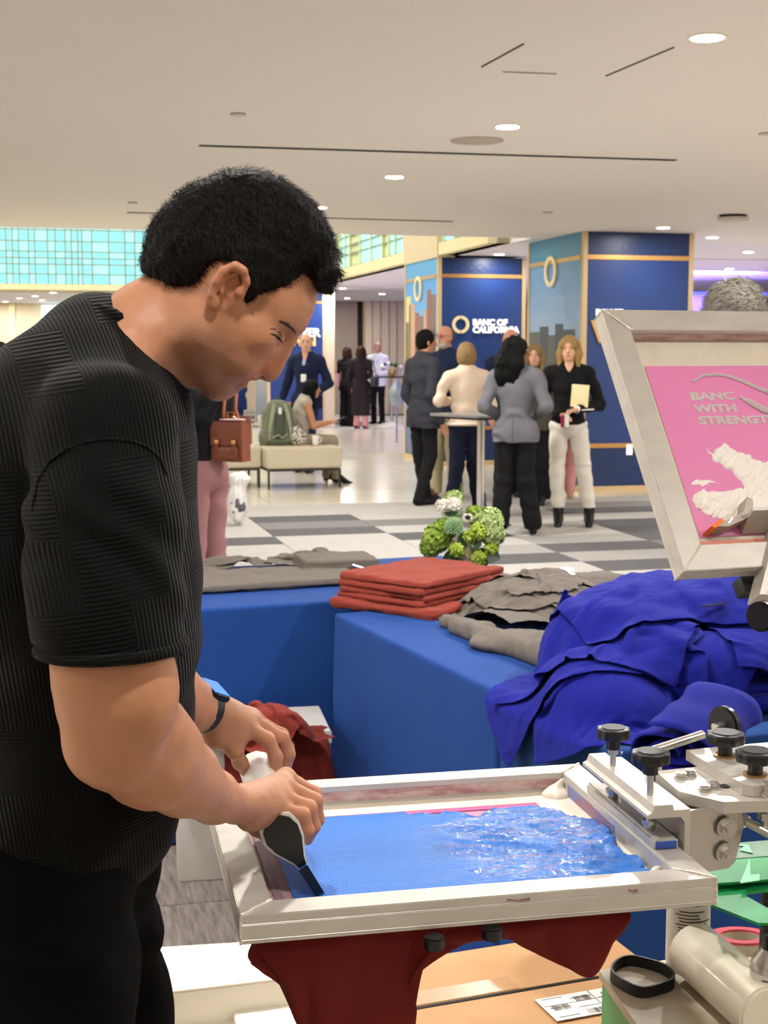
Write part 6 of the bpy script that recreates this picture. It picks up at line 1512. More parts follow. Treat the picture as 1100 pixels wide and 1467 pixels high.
# grey shirts on the rear table
Lp = lambda u, v, z=0.0: PZ(u, v, TH + z)
q = Lp(395, 836, .01); folded('grey_shirt', 'flat grey T-shirt at the bottom of the rear pile, along the table edge', 'shirt', (q[0] - .02, q[1] + .06, zt_ + .014), (.30, .17, .014), math.atan2(ld[1], ld[0]) + .03, M_grey, 2.2, 'grey shirts on the rear table', .006)
FL_ = Field((-1.4, 4.2), (.6, 5.6), .012, lambda X, Y: np.where(Y > 4.45, TH + .032, -1.0)); p = Lp(330, 820)[:2]
def bump0(F, c, r, hh): F.Z = np.maximum(F.Z, TH + hh * np.clip(1 - ((F.X - c[0]) / r[0]) ** 2 - ((F.Y - c[1]) / r[1]) ** 2, 0, 1) ** .5).astype(np.float32)
bump0(FL_, Lp(325, 822)[:2], (.13, .06), .062); bump0(FL_, Lp(455, 812)[:2], (.15, .09), .055)
garment('grey_shirt', 'grey T-shirt rolled into a sleeve-like fold at the left of the rear table', p, math.atan2(ld[1], ld[0]) + .15, .34, .30, TH + .10, FL_, M_grey, 'grey shirts on the rear table', (.72, .50), seed=51.0, steps=50, amp=.008, fric=.8)
garment('grey_shirt', 'grey T-shirt heaped with its crumpled collar at the centre of the rear table', Lp(452, 815)[:2], math.atan2(ld[1], ld[0]) - .5, .44, .36, TH + .11, FL_, M_grey, 'grey shirts on the rear table', (.62, .60), seed=55.0, steps=55, amp=.010, fric=.8)
q = Lp(500, 808, .03); folded('grey_shirt', 'folded grey T-shirt at the right of the rear pile, with a pale printed collar', 'shirt', (q[0] - .05, q[1], zt_ + .035), (.14, .12, .020), math.atan2(ld[1], ld[0]) - .1, M_grey, 7.2, 'grey shirts on the rear table', .005)
tg = PY(515, 812, 4.78); o = MB().box((0, 0, 0), (.050, .03, .002), Matrix.Translation(V(tg)) @ Matrix.Rotation(.3, 4, 'Y'), .0008).box((.0, 0, .0015), (.03, .010, .001), Matrix.Translation(V(tg)) @ Matrix.Rotation(.3, 4, 'Y')).build('collar_label', M_badge, None, sm=False); tag(o, 'pale printed collar label beside the rust stack', 'label')
# grey heap on the middle table: a rolled base, then garments settled over it
gg = 'grey shirts heaped on the middle table'
NRM_E = np.array([-g_[0], -g_[1]])            # outward from the table's long left side
def inside_t(X, Y, s0=-.0, s1=S2_): 
    s_ = (X - TA[0]) * e_[0] + (Y - TA[1]) * e_[1]; t_ = (X - TA[0]) * g_[0] + (Y - TA[1]) * g_[1]; return (s_ > s0) & (s_ < s1) & (t_ > 0)
def bump(X, Y, c, r, hgt, p=2.0): return hgt * np.clip(1 - (((X - c[0]) / r[0]) ** 2 + ((Y - c[1]) / r[1]) ** 2) ** (p / 2), 0, 1) ** .5
def TP(s_, t_): return TA + e_ * s_ + g_ * t_
EDGE = (TA, NRM_E, TH)
def loc_st(u, v, z): p = PZ(u, v, z)[:2] - TA; return float(p @ e_), float(p @ g_)
crumple('grey_shirt', 'dark grey T-shirt rolled along the table edge under the grey heap', [('c', Lp(655, 898, .022), Lp(790, 946, .026), .027, .032), ('c', Lp(640, 891, .018), Lp(700, 905, .02), .022, .026), ('e', Lp(745, 920, .02), (.14, .10, .03))], [((.7, -.7, .5), 60, .004, 2.2, 1.0), ((0, .3, 1), 120, .004, 1.5, 3.0)], M_grey, gg, .0048, .002, TH + .004)
cG = PZ(772, 880, TH)[:2]
FG = Field((-.4, 2.9), (1.5, 5.3), .012, lambda X, Y: np.where(inside_t(X, Y) | (Y > 4.55), TH + .006, -1.0))
FG.Z = np.maximum(FG.Z, np.where(FG.Z > 0, TH + bump(FG.X, FG.Y, cG, (.24, .26), .10), -1)).astype(np.float32)
FG.Z = np.maximum(FG.Z, np.where(FG.Z > 0, TH + bump(FG.X, FG.Y, PZ(715, 905, TH)[:2], (.16, .14), .055), -1)).astype(np.float32)
p = PZ(848, 838, TH)[:2]; garment('grey_shirt', 'grey T-shirt spread behind the heap towards the raised screen', p, .5, .46, .40, TH + .09, FG, M_grey, gg, (.72, .85), seed=3.0, steps=60)
garment('grey_shirt', 'grey T-shirt crumpled low over the left of the heap', cG + np.array([-.06, -.08]), -.9, .52, .50, TH + .17, FG, M_grey, gg, (.62, .80), seed=6.0, edge=EDGE, steps=75, amp=.010)
garment('grey_shirt', 'grey T-shirt tumbled over the middle of the heap in deep folds', cG + np.array([-.01, -.01]), .35, .56, .52, TH + .21, FG, M_grey, gg, (.60, .70), seed=9.0, edge=EDGE, steps=75, amp=.012)
garment('grey_shirt', 'grey T-shirt lying open on top of the heap, neck tag showing', cG + np.array([.05, .08]), -2.6, .60, .50, TH + .25, FG, M_grey, gg, (.70, .66), seed=12.0, steps=75, amp=.010, shape=tee)
tz = FG.at(np.array([PZ(812, 835, TH + .13)[0]]), np.array([PZ(812, 835, TH + .13)[1]]))[0]; tg = PZ(812, 835, float(tz)) + np.array([0, 0, .006]); tg[2] = float(FG.at(np.array([tg[0]]), np.array([tg[1]]))[0]) + .004
Mt_ = Matrix.Translation(V(tg)) @ Matrix.Rotation(.6, 4, 'Z') @ Matrix.Rotation(.25, 4, 'X'); o = MB().box((0, 0, 0), (.040, .026, .0016), Mt_, .0006).box((-.010, -.028, 0), (.014, .034, .0014), Mt_).build('neck_tag', M_badge, None, sm=False); tag(o, 'small white neck tag on the open grey T-shirt', 'label')
# royal blue pile: folded stack below, loose garments over it
bg = 'royal blue shirts piled on the near table'
cS = PZ(1040, 1010, TH + .02)[:2] + np.array([.02, .10]); zz = TH + .008; rb = random.Random(8)
bl = ['lowest folded royal blue T-shirt of the near stack', 'second folded royal blue T-shirt up in the near stack', 'third folded royal blue T-shirt up in the near stack', 'fourth folded royal blue T-shirt up in the near stack', 'fifth folded royal blue T-shirt up in the near stack', 'sixth folded royal blue T-shirt up, sagging at its corner', 'topmost folded royal blue T-shirt of the near stack, half covered']
for i in range(7):
    hz = .011 + .002 * (i % 3); folded('blue_shirt', bl[i], 'shirt', (cS[0] + rb.uniform(-.02, .02) - .012 * i, cS[1] + rb.uniform(-.02, .02) + .02 * i, zz + hz), (.20 - .004 * i, .17, hz), .35 + rb.uniform(-.18, .18), M_royal, 40 + i * 3.3, bg, .009, tilt=(.02 * i, -.02 * i)); zz += hz * 2 - .002
FB = Field((-.2, 2.2), (1.7, 4.6), .012, lambda X, Y: np.where(inside_t(X, Y), TH + .006, -1.0))
def addb(c, r, hh, p=2.0): FB.Z = np.maximum(FB.Z, np.where(FB.Z > 0, TH + bump(FB.X, FB.Y, c, r, hh, p), -1)).astype(np.float32)
cB = PZ(985, 905, TH + .12)[:2]
addb(cS + np.array([-.03, .05]), (.27, .24), zz - TH, 4); addb(cB, (.36, .30), .245, 3); addb(cB + np.array([.3, .0]), (.36, .34), .27, 3); addb(PZ(875, 985, TH + .05)[:2], (.16, .22), .12)
garment('blue_shirt', 'royal blue T-shirt crumpled at the foot of the pile by the black knobs', PZ(905, 1035, TH)[:2] + np.array([.03, .02]), .9, .55, .45, TH + .20, FB, M_royal, bg, (.62, .72), seed=21.0, edge=EDGE, steps=75, amp=.012)
garment('blue_shirt', 'royal blue T-shirt slumping over the table edge in a smooth lobe', PZ(850, 1000, TH)[:2] + np.array([.0, .0]), -.35, .60, .50, TH + .19, FB, M_royal, bg, (.74, .82), seed=24.0, edge=EDGE, steps=110, amp=.012, fric=.6)
garment('blue_shirt', 'royal blue T-shirt folded down the left of the pile in long ribs', PZ(885, 940, TH + .08)[:2], -.5, .62, .62, TH + .34, FB, M_royal, bg, (.60, .90), seed=27.0, edge=EDGE, steps=90, amp=.010, fric=.6)
garment('blue_shirt', 'royal blue T-shirt crumpled at the right of the pile in fine pleats', cB + np.array([.22, -.16]), .25, .60, .50, TH + .40, FB, M_royal, bg, (.66, .66), seed=33.0, steps=85, amp=.012, fric=.6)
garment('blue_shirt', 'royal blue T-shirt spread smoothly over the crest of the pile', cB + np.array([.06, .03]), .12, .86, .62, TH + .44, FB, M_royal, bg, (.90, .86), seed=30.0, steps=85, amp=.006, fric=.6)
# rolled shirt: a spiral of cloth
mbr = MB(); cR = PY(990, 1048, 2.78); axd = nrm(np.array([.55, .8, .15])); s1 = nrm(np.cross(axd, [0, 0, 1])); s2 = np.cross(s1, axd); rowp = []
for i in range(70):
    a = i / 69 * 4.6 * pi; r = .012 + .062 * (i / 69) ** 1.1; rowp.append((r * cos(a) * 1.5, abs(r * sin(a)) * .8 * (1 if sin(a) > 0 else -.55)))
A = np.array([[cR + s1 * (x + .004 * math.sin(j * 1.3 + x * 60)) + s2 * (y + .003 * math.sin(j * .9 + y * 90)) + axd * (j - 6) * .02 for j in range(13)] for x, y in rowp])
Pv, Q = grid_mesh(A); me = np_mesh('m', Pv, Q); smooth(me); o = link('blue_shirt', me, M_royal); md = o.modifiers.new('thick', 'SOLIDIFY'); md.thickness = .004; tag(o, 'royal blue T-shirt rolled into a loose spiral behind the black knobs', 'shirt', bg)
p = PZ(1023, 834, TH + .28); zf = float(FB.at(np.array([p[0]]), np.array([p[1]]))[0]); o = MB().box((0, 0, 0), (.075, .012, .002), Matrix.Translation((p[0], p[1], zf + .005)) @ Matrix.Rotation(.55, 4, 'Z'), .0008).build('size_strip', cloth('#0b0b0d'), None); tag(o, 'thin black size strip on the top royal blue T-shirt', 'label')
# brick shirts on the white carton
rg = 'brick red shirts on the white carton'
MS_c = mat('white_carton', '#c9c6bf', .75, bump=(40, .05)); cz = .44
cA = PZ(255, 1264, 0); cdir = math.atan2(.16, .98)
cb = thing('carton', 'tall white carton on the floor behind the man, brick red shirts on it', 'box', cA, cdir)
cl = ((487 - 255) / FPX) * 4.0
MB().box((cl / 2, .15, cz / 2), (cl, .30, cz), None, .004).build('box_body', MS_c, cb); MB().box((cl / 2, -.002, cz - .02), (cl + .004, .004, .035)).build('rim', MS_c, cb); MB().box((cl - .02, -.0025, cz / 2), (.004, .003, cz)).build('seam', M_steel, cb)
zc_ = lambda u, v, z: PZ(u, v, cz + z)
FR_ = Field((-.9, 3.6), (.2, 4.9), .012, lambda X, Y: np.full(X.shape, cz + .004)); ctr = PZ(395, 1070, cz)[:2]
pf = PZ(485, 1085, cz); dv = np.array([sin(cdir), -cos(cdir)]); FR_.Z = np.where((FR_.X - cA[0]) * dv[0] + (FR_.Y - cA[1]) * dv[1] > .01, -1.0, FR_.Z); FR_.Z = np.where((FR_.X - pf[0]) * cos(cdir) + (FR_.Y - pf[1]) * sin(cdir) > .005, -1.0, FR_.Z).astype(np.float32)
garment('brick_shirt', 'brick red T-shirt draped flat over the end of the white carton', ctr + np.array([.03, .075]), .2, .40, .26, cz + .08, FR_, M_rust_d, rg, (.80, .85), seed=41.0, steps=45, fric=.85)
FR_.Z = np.maximum(FR_.Z, cz + bump(FR_.X, FR_.Y, ctr + np.array([-.03, .06]), (.13, .13), .10) * (FR_.Z > 0)).astype(np.float32)
garment('brick_shirt', 'brick red T-shirt bunched into knots on the white carton', ctr + np.array([-.04, .09]), .9, .44, .42, cz + .20, FR_, M_rust_d, rg, (.50, .50), seed=44.0, steps=75, amp=.016, fric=.7)
# shirt on the platen under the printing frame
pt = thing('platen', 'printing platen under the blue screen, almost hidden by its brick red shirt', 'platen', Fm(.3, .26, -.05).translation); pt.rotation_euler = (0, 0, math.atan2(FU[1], FU[0]))
place_l = lambda mb, nm, m, parent: place((lambda o: (o.data.transform(Fm()), o)[1])(mb.build(nm, m, None)), parent)
place_l(MB().box((.31, .31, -.052), (.42, .30, .010), None, .004), 'board', M_tabletop, pt)
place_l(MB().box((.20, .36, -.075), (.06, .12, .03), None, .003).cyl((.16, .30, -.86), (.16, .30, -.07), .04, seg=24), 'platen_arm', M_alu, pt)
place_l(MB().cyl((.16, .30, -.882), (.16, .30, -.86), .14, seg=32), 'stand_foot', M_steel, pt)
FP = lambda u, v, y: PY(u, v, y)
def drape(name, label, top_pts, bot_pts, m, seed, group, bulge=.03, folds_n=5, amp=.012):
    """sheet hanging between two polylines"""
    def cr_(P, t):
        P = np.array(P); x = t * (len(P) - 1); i = int(min(x, len(P) - 2)); f = x - i; p0, p1, p2, p3 = P[max(i - 1, 0)], P[i], P[i + 1], P[min(i + 2, len(P) - 1)]
        return .5 * (2 * p1 + (p2 - p0) * f + (2 * p0 - 5 * p1 + 4 * p2 - p3) * f * f + (3 * p1 - p0 - 3 * p2 + p3) * f ** 3)
    nu, nv = 140, 70; A = np.zeros((nu, nv, 3))
    for i in range(nu):
        u = i / (nu - 1); a, b = cr_(top_pts, u), cr_(bot_pts, u)
        for j in range(nv):
            v = j / (nv - 1); p = a + (b - a) * v; w = math.sin(min(1, v * 1.2) * pi / 2)
            f = abs(math.sin(u * folds_n * pi + 1.4 * math.sin(v * 2.2 + seed) + seed)) ; f2 = math.sin(u * 23 + v * 5 + seed * 2)
            A[i, j] = p + np.array([.006 * f2 * w, -bulge * math.sin(v * pi * .8) - amp * f * w - .002 * f2, 0])
    Pv, Q = grid_mesh(A); me = np_mesh(name, Pv, Q); smooth(me); o = link(name, me, m); md = o.modifiers.new('thick', 'SOLIDIFY'); md.thickness = .002; return tag(o, label, 'shirt', group)
M_brick = shirt_mat('brick_jersey_dark', '#7c2a25')
y_ = 1.73
o = drape('brick_shirt', 'brick red T-shirt on the platen, its hem hanging in folds below the blue screen',
      [FP(362, 1333, 1.72), FP(420, 1326, 1.735), FP(500, 1318, 1.75), FP(570, 1314, 1.77), FP(640, 1310, 1.78), FP(700, 1306, 1.79), FP(770, 1298, 1.80), FP(840, 1293, 1.81), FP(897, 1288, 1.82)],
      [FP(365, 1372, 1.72), FP(420, 1430, 1.73), FP(480, 1540, 1.74), FP(580, 1560, 1.76), FP(590, 1395, 1.77), FP(690, 1334, 1.79), FP(760, 1350, 1.80), FP(835, 1388, 1.81), FP(890, 1318, 1.82)], M_brick, 1.0, None, .02, 8, .012)
# ------------------------------------------------------------------ cartons, tray and tools below
M_card = mat('corrugated_cardboard', '#c79a6c', .85, var=(4, .08), bump=(120, .15, (1, 10, 1)))
M_ctape = mat('clear_packing_tape', '#c0946a', .25, coat=.2)
zb = .42; bA, bB = PZ(570, 1445, zb), PZ(905, 1388, zb); bd = nrm(bB - bA); bang = math.atan2(bd[1], bd[0])
cbx = thing('carton', 'brown cardboard carton with a shipping label, below the blue screen', 'box', (bA[0], bA[1], 0), bang)
W_b = .44
MB().box((W_b / 2, -.02, zb / 2 - .003), (W_b + .12, .40, zb - .006), None, .003).build('box_body', M_card, cbx, sm=False)
MB().box((W_b / 2, .085, zb), (W_b + .116, .184, .004), None, .001).build('flap', M_card, cbx, sm=False)
MB().box((W_b / 2, -.118, zb + .001), (W_b + .116, .204, .004), Matrix.Rotation(radians(.6), 4, 'X'), .001).build('flap', M_card, cbx, sm=False)
MB().box((W_b / 2 - .0, -.0105, zb - .001), (W_b + .11, .007, .004)).build('gap', M_black, cbx, sm=False)
MB().box((.06, .02, zb + .0028), (.34, .05, .0006)).build('tape', M_ctape, cbx, sm=False)
lb_o = (W_b - .13, -.105); M_lab = mat('label_white', '#eceae4', .5); M_prt = mat('label_print', '#4b4844', .6)
MB().box((lb_o[0], lb_o[1], zb + .0055), (.155, .085, .0008), Matrix.Rotation(0, 4, 'Z')).build('shipping_label', M_lab, cbx, sm=False)
mb = MB(); rl = random.Random(9)
for (x0_, y0_) in ((-.062, .0), (-.010, .02), (.045, .02), (-.01, -.03)):
    for k in range(9): mb.box((lb_o[0] + x0_ + k * .0036, lb_o[1] + y0_, zb + .0063), (rl.choice([.0008, .0016, .0024]), .018, .0005))
for k in range(7): mb.box((lb_o[0] - .048 + (k % 3) * .05, lb_o[1] + .036 - k * .0115, zb + .0063), (.04, .0012, .0005))
mb.box((lb_o[0] + .025, lb_o[1], zb + .0063), (.0014, .084, .0005)).box((lb_o[0], lb_o[1] + .010, zb + .0063), (.15, .0008, .0005)); mb.build('label_barcode', M_prt, cbx, sm=False)
MB().box((lb_o[0] - .01, -.2215, zb - .035), (.05, .0008, .045)).build('side_label', M_lab, cbx, sm=False)
mb = MB(); [mb.box((lb_o[0] - .025 + k * .0045, -.2221, zb - .032), (.002, .0005, .028)) for k in range(7)]; mb.build('side_barcode', M_prt, cbx, sm=False)
# white flat cartons at the lower left
M_wcard = mat('white_cardboard', '#e9e3d3', .7, var=(3, .05)); 
def wbox(label, pts, z, th, m=M_wcard):
    c = [PZ(u, v, z) for u, v in pts]; mn = sum(c) / len(c); t = thing('flat_carton', label, 'box', (mn[0], mn[1], z - th))
    place(MB().prism([(p[0], p[1]) for p in c], lambda x, y, d: (x, y, d), z - th, z - .004).build('box_body', m, None, sm=False), t)
    ins = [mn + (p - mn) * .994 for p in c]; place(MB().prism([(p[0], p[1]) for p in ins], lambda x, y, d: (x, y, d), z - .0035, z).build('lid', m, None, sm=False), t)
    e0, e1 = c[0], c[1]; place(MB().tube([e0 + np.array([0, 0, .001]), e1 + np.array([0, 0, .001])], .002, 6).build('worn_edge', M_tape, None), t); return t
wbox('wide white flat carton on the floor beside the legs of the man printing', [(225, 1424), (425, 1400), (420, 1345), (225, 1357)], .22, .20)
wbox('white sheet carton standing lower, partly under the hanging brick shirt', [(352, 1500), (640, 1480), (500, 1395), (322, 1418)], .16, .15)
wbox('cream flat carton at the bottom edge beside the black trousers', [(215, 1530), (360, 1510), (338, 1445), (215, 1458)], .14, .13)
# tray with tools
zt2 = .60; tr = [PZ(858, 1390, zt2), PZ(935, 1500, zt2), PZ(1150, 1500, zt2), PZ(1120, 1370, zt2), PZ(960, 1374, zt2)]
tt = thing('side_platen', 'stained cream platen board in the lower right corner, holding rubber band and roll', 'board', tr[0])
M_stain = mat('stained_cream_board', '#d5cbb6', .5, var=(10, .22), col2='#b9ab93')
mb = MB(); mb.prism([(p[0], p[1]) for p in tr], lambda x, y, d: (x, y, d), zt2 - .014, zt2); place(mb.build('board', M_stain, None, sm=False), tt)
o = MB().box((0, 0, 0), (.01, .30, .12), Matrix.Translation(V((tr[0] + tr[1]) / 2 + np.array([.018, 0, -.078]))) @ Matrix.Rotation(math.atan2(tr[1][1] - tr[0][1], tr[1][0] - tr[0][0]) - pi / 2, 4, 'Z')).build('green_edge', mat('green_edge', '#2f9a5f', .4), None); place(o, tt)
q = (tr[0] + tr[2]) / 2; place(MB().cyl((q[0] + .06, q[1], 0), (q[0] + .06, q[1], zt2 - .014), .05, seg=20).build('post', M_rubber, None), tt)
# rubber band ring
bc = PZ(920, 1400, zt2 + .008); ringp = []
for k in range(40):
    a = 2 * pi * k / 40; ringp.append(bc + np.array([.040 * cos(a) * (1 + .12 * cos(2 * a + .6)), .052 * sin(a) * (1 + .10 * cos(3 * a)), 0]))
mb = MB(); rr = []
for k in range(40):
    n_ = nrm(ringp[k] - bc); rr.append([mb.bm.verts.new(V(ringp[k] + n_ * dx + np.array([0, 0, dz]))) for dx, dz in ((0, -.007), (.0035, -.007), (.0035, .011), (0, .011))])
for k in range(40):
    for i in range(4): mb.bm.faces.new((rr[k][i], rr[k][(i + 1) % 4], rr[(k + 1) % 40][(i + 1) % 4], rr[(k + 1) % 40][i]))
o = mb.build('rubber_band', M_rubber, None); tag(o, 'wide black rubber band lying on the stained cream board', 'band')
# roll of backing paper
ra_, rb_ = PZ(993, 1400, zt2) + np.array([0, 0, .044]), PZ(1100, 1500, zt2) + np.array([0, 0, .044])
rl_ = thing('paper_roll', 'fat cream roll of backing film lying on the stained board', 'roll', (ra_[0], ra_[1], zt2)); place(MB().cyl(ra_, rb_, .043, seg=48, bev=.004).build('roll_body', mat('cream_film_roll', '#e8deca', .35, coat=.3), None), rl_)
place(MB().cyl(ra_ - nrm(rb_ - ra_) * .001, ra_ + nrm(rb_ - ra_) * .001, .018, seg=24).build('core', M_stain, None), rl_)
# spray cans
M_can = mat('spray_can_silver', '#cfcbc2', .28, .7); M_canl = mat('can_label', '#dedad2', .35); M_rd = mat('pink_tape', '#c94f5b', .3)
def can(label, c, r, hgt, seed, cap):
    t = thing('spray_can', label, 'can', c, seed)
    MB().lathe([(r * .95, 0), (r, .004), (r, hgt - .02), (r * .96, hgt - .012), (r * .6, hgt), (r * .55, hgt + .004)], seg=40).build('can_body', M_can, t)
    MB().cyl((0, 0, .012), (0, 0, hgt - .026), r + .0006, seg=40, caps=False).build('can_label', M_canl, t); rx = random.Random(int(seed * 10)); mb = MB()
    for i in range(int((hgt - .05) / .0052)):
        z = .022 + i * .0052; a0 = rx.uniform(2.9, 3.1); a1 = a0 + rx.uniform(1.0, 1.6)
        if i % 9 == 7: continue
        ks = 8; vs = [[mb.bm.verts.new(((r + .0011) * cos(a0 + (a1 - a0) * k / ks), (r + .0011) * sin(a0 + (a1 - a0) * k / ks), z + dz)) for dz in (0, .0022)] for k in range(ks + 1)]
        for k in range(ks): mb.bm.faces.new((vs[k][0], vs[k + 1][0], vs[k + 1][1], vs[k][1]))
    mb.build('small_print', M_prt, t, sm=False)
    if cap: MB().lathe([(r * .5, hgt), (r * .5, hgt + .018), (r * .42, hgt + .024)], seg=24).build('nozzle_cap', M_knob, t)
    return t
cq = PZ(984, 1385, zt2); can('white labelled spray can standing behind the cream roll', (cq[0], cq[1], zt2), .033, .19, 1.0, False)
cq = PY(1102, 1352, 1.90); can('silver spray can with dense small print at the right picture edge', (cq[0] + .006, 1.90, cq[2] - .17), .031, .16, 1.05, True)
cs = thing('can_ledge', 'small dark ledge carrying the silver spray can at the right edge', 'shelf', (cq[0], 1.9, 0)); MB().box((0.02, 0, cq[2] - .176), (.10, .10, .012)).cyl((0.02, 0, 0), (.02, 0, cq[2] - .18), .02, seg=14).build('post', M_rubber, cs)
# pink tape roll in black dispenser
tc_ = PY(1062, 1343, 2.22); tp_ = thing('tape_roll', 'roll of pink tape in a black dispenser behind the cream roll', 'tape', (tc_[0], tc_[1], zt2), .1)
hz_ = tc_[2] - zt2
mb = MB(); mb.lathe([(.032, hz_ - .045), (.050, hz_ - .045), (.050, hz_), (.032, hz_), (.0325, hz_ - .001), (.0325, hz_ - .044)], Matrix.Rotation(radians(-8), 4, 'X'), 48, loop=True); mb.build('tape', mat('tape_side_cream', '#cfc5ae', .4), tp_, ang=30)
mb = MB(); mb.lathe([(.033, hz_ + .000), (.051, hz_ + .000), (.051, hz_ + .004), (.033, hz_ + .004)], Matrix.Rotation(radians(-8), 4, 'X'), 48, loop=True); mb.build('tape_face', M_rd, tp_, ang=30)
MB().box((.03, -.045, hz_ - .02), (.10, .055, .010), Matrix.Rotation(.5, 4, 'Z'), .002).box((.03, -.05, hz_ / 2 - .01), (.07, .035, hz_ - .04), Matrix.Rotation(.5, 4, 'Z'), .003).build('dispenser', M_knob, tp_)
# green board
gn = thing('green_board', 'translucent green board with pale arrow shapes behind the corner of the blue screen', 'board', PY(1040, 1240, 2.3))
Mg = mat('green_acrylic', '#159a52', .45); Mgl = mat('green_pale_arrow', '#62dc96', .35); Mgd = mat('green_stained_strip', '#4c7a5c', .5, var=(14, .4), col2='#7d9a82')
def plate(pts, name, m, th=.004):
    P_ = [PZ(u, v, z) if z is not None else None for u, v, z in pts]; bm_ = MB(); a = [bm_.bm.verts.new(V(p)) for p in P_]; b = [bm_.bm.verts.new(V(p - np.array([0, 0, th]))) for p in P_]; n = len(a)
    for i in range(n): bm_.bm.faces.new((a[i], a[(i + 1) % n], b[(i + 1) % n], b[i]))
    bm_.bm.faces.new(a[::-1]); bm_.bm.faces.new(b); place(bm_.build(name, m, None, sm=False), gn)
gz1 = .77
plate([(980, 1235, gz1), (1120, 1225, gz1), (1120, 1202, gz1), (975, 1214, gz1)], 'stained_strip', Mgd)
plate([(990, 1268, gz1 - .001), (1120, 1258, gz1 - .001), (1120, 1224, gz1 - .001), (980, 1235, gz1 - .001)], 'upper_board', Mg)
plate([(1060, 1265, gz1 + .001), (1088, 1261, gz1 + .001), (1088, 1252, gz1 + .001), (1075, 1253, gz1 + .001), (1074, 1229, gz1 + .001)], 'arrow_shape', Mgl, .001)
plate([(1040, 1209, gz1 + .002), (1066, 1212, gz1 + .002), (1060, 1218, gz1 + .002), (1078, 1222, gz1 + .002), (1072, 1210, gz1 + .002)], 'arrow_shape', Mgl, .001)
plate([(1020, 1296, gz1 - .012), (1086, 1322, gz1 - .012), (1125, 1322, gz1 - .012), (1125, 1305, gz1 - .012), (1098, 1300, gz1 - .012), (1068, 1283, gz1 - .012), (1070, 1278, gz1 - .012), (1125, 1272, gz1 - .012), (1125, 1257, gz1 - .012), (990, 1268, gz1 - .012)], 'lower_board', Mg)
q = PZ(1110, 1240, gz1); place(MB().cyl((q[0], q[1], 0), (q[0], q[1], gz1 - .016), .02, seg=16).build('post', M_rubber, None), gn)
# ------------------------------------------------------------------ bench, bags, cups
M_uph = mat('beige_upholstery', '#cdc2aa', .85, bump=(400, .25), var=(5, .05)); M_leg = mat('dark_bronze_leg', '#3d3a36', .4, .5)
bR = PZ(493, 698, 0); bL = PZ(377, 701, 0); ubn = nrm(bR - bL); bang = math.atan2(ubn[1], ubn[0])
def bench(label, cx_px, w, back=False):
    c = PZ(cx_px, 700, 0); t = thing('bench', label, 'bench', c, bang)
    G = SDF.uniform((-w / 2 - .03, -.03, .20), (w / 2 + .03, .78, .52), .012); G.box((0, .37, .355), (w / 2, .37, .125), rad=.035, k=0); G.build('seat_cushion', M_uph, None).parent = t
    MB().box((0, .37, .215), (w - .04, .70, .025)).build('frame', M_leg, t)
    for sx in (-1, 1):
        for y in (.03, .70): MB().box((sx * (w / 2 - .03), y, .105), (.025, .025, .21)).build('leg', M_leg, t)
    if back:
        G = SDF.uniform((-w / 2 - .03, .45, .44), (w / 2 + .03, .80, .80), .012); G.box((0, .64, .60), (w / 2, .09, .14), rad=.04, k=0); G.build('back_cushion', M_uph, None).parent = t
    return t
bench('beige upholstered bench on thin legs, where the woman with the phone sits', 437, .90)
bench('beige upholstered bench with a low back behind the brown leather backpack', 323, .86, True)
# green backpack
bp_ = PZ(398, 690, .49); Bp = PY(398, 639, 16.75); t = thing('backpack', 'olive green hiking backpack standing on the beige bench', 'backpack', Bp, bang)
M_ol = mat('olive_canvas', '#77806a', .8, bump=(300, .3), var=(9, .2)); M_ols = mat('olive_strap', '#9aa086', .7); M_old = mat('olive_dark', '#4d5546', .8)
G = SDF.uniform((-.27, -.20, -.02), (.27, .20, .60), .010); G.box((0, 0, .24), (.185, .11, .235), rad=.09, k=.0); G.ell((0, -.03, .46), (.14, .11, .09), k=.05); G.ell((-.17, 0, .10), (.06, .09, .11), k=.04); G.ell((.17, 0, .10), (.06, .09, .11), k=.04); G.disp(lambda x, y, z: .006 * vnoise(x * 16, y * 16, z * 16)); G.plane((0, 0, 0), (0, 0, -1)); G.build('pack_body', M_ol, None).parent = t
for s in (-1, 1):
    MB().tube([(s * .06, -.115, .50), (s * .09, -.150, .38), (s * .12, -.150, .22), (s * .13, -.13, .08)], [.020, .026, .022, .012], 8).build('strap', M_ols, t)
    MB().box((s * .125, -.15, .17), (.03, .012, .03)).build('buckle', M_knob, t)
MB().tube([(-.10, -.12, .10), (-.02, -.14, .14), (.03, -.13, .10), (.10, -.12, .15)], .012, 8).build('strap', M_ols, t); MB().box((0, -.145, .42), (.035, .006, .075)).build('tag_label', M_badge, t)
MB().tube([(-.03, 0, .53), (-.03, 0, .57), (.03, 0, .57), (.03, 0, .53)], .008, 8).build('top_handle', M_old, t); MB().box((0, -.12, .26), (.12, .01, .34), None, .01).build('back_panel', M_old, t)
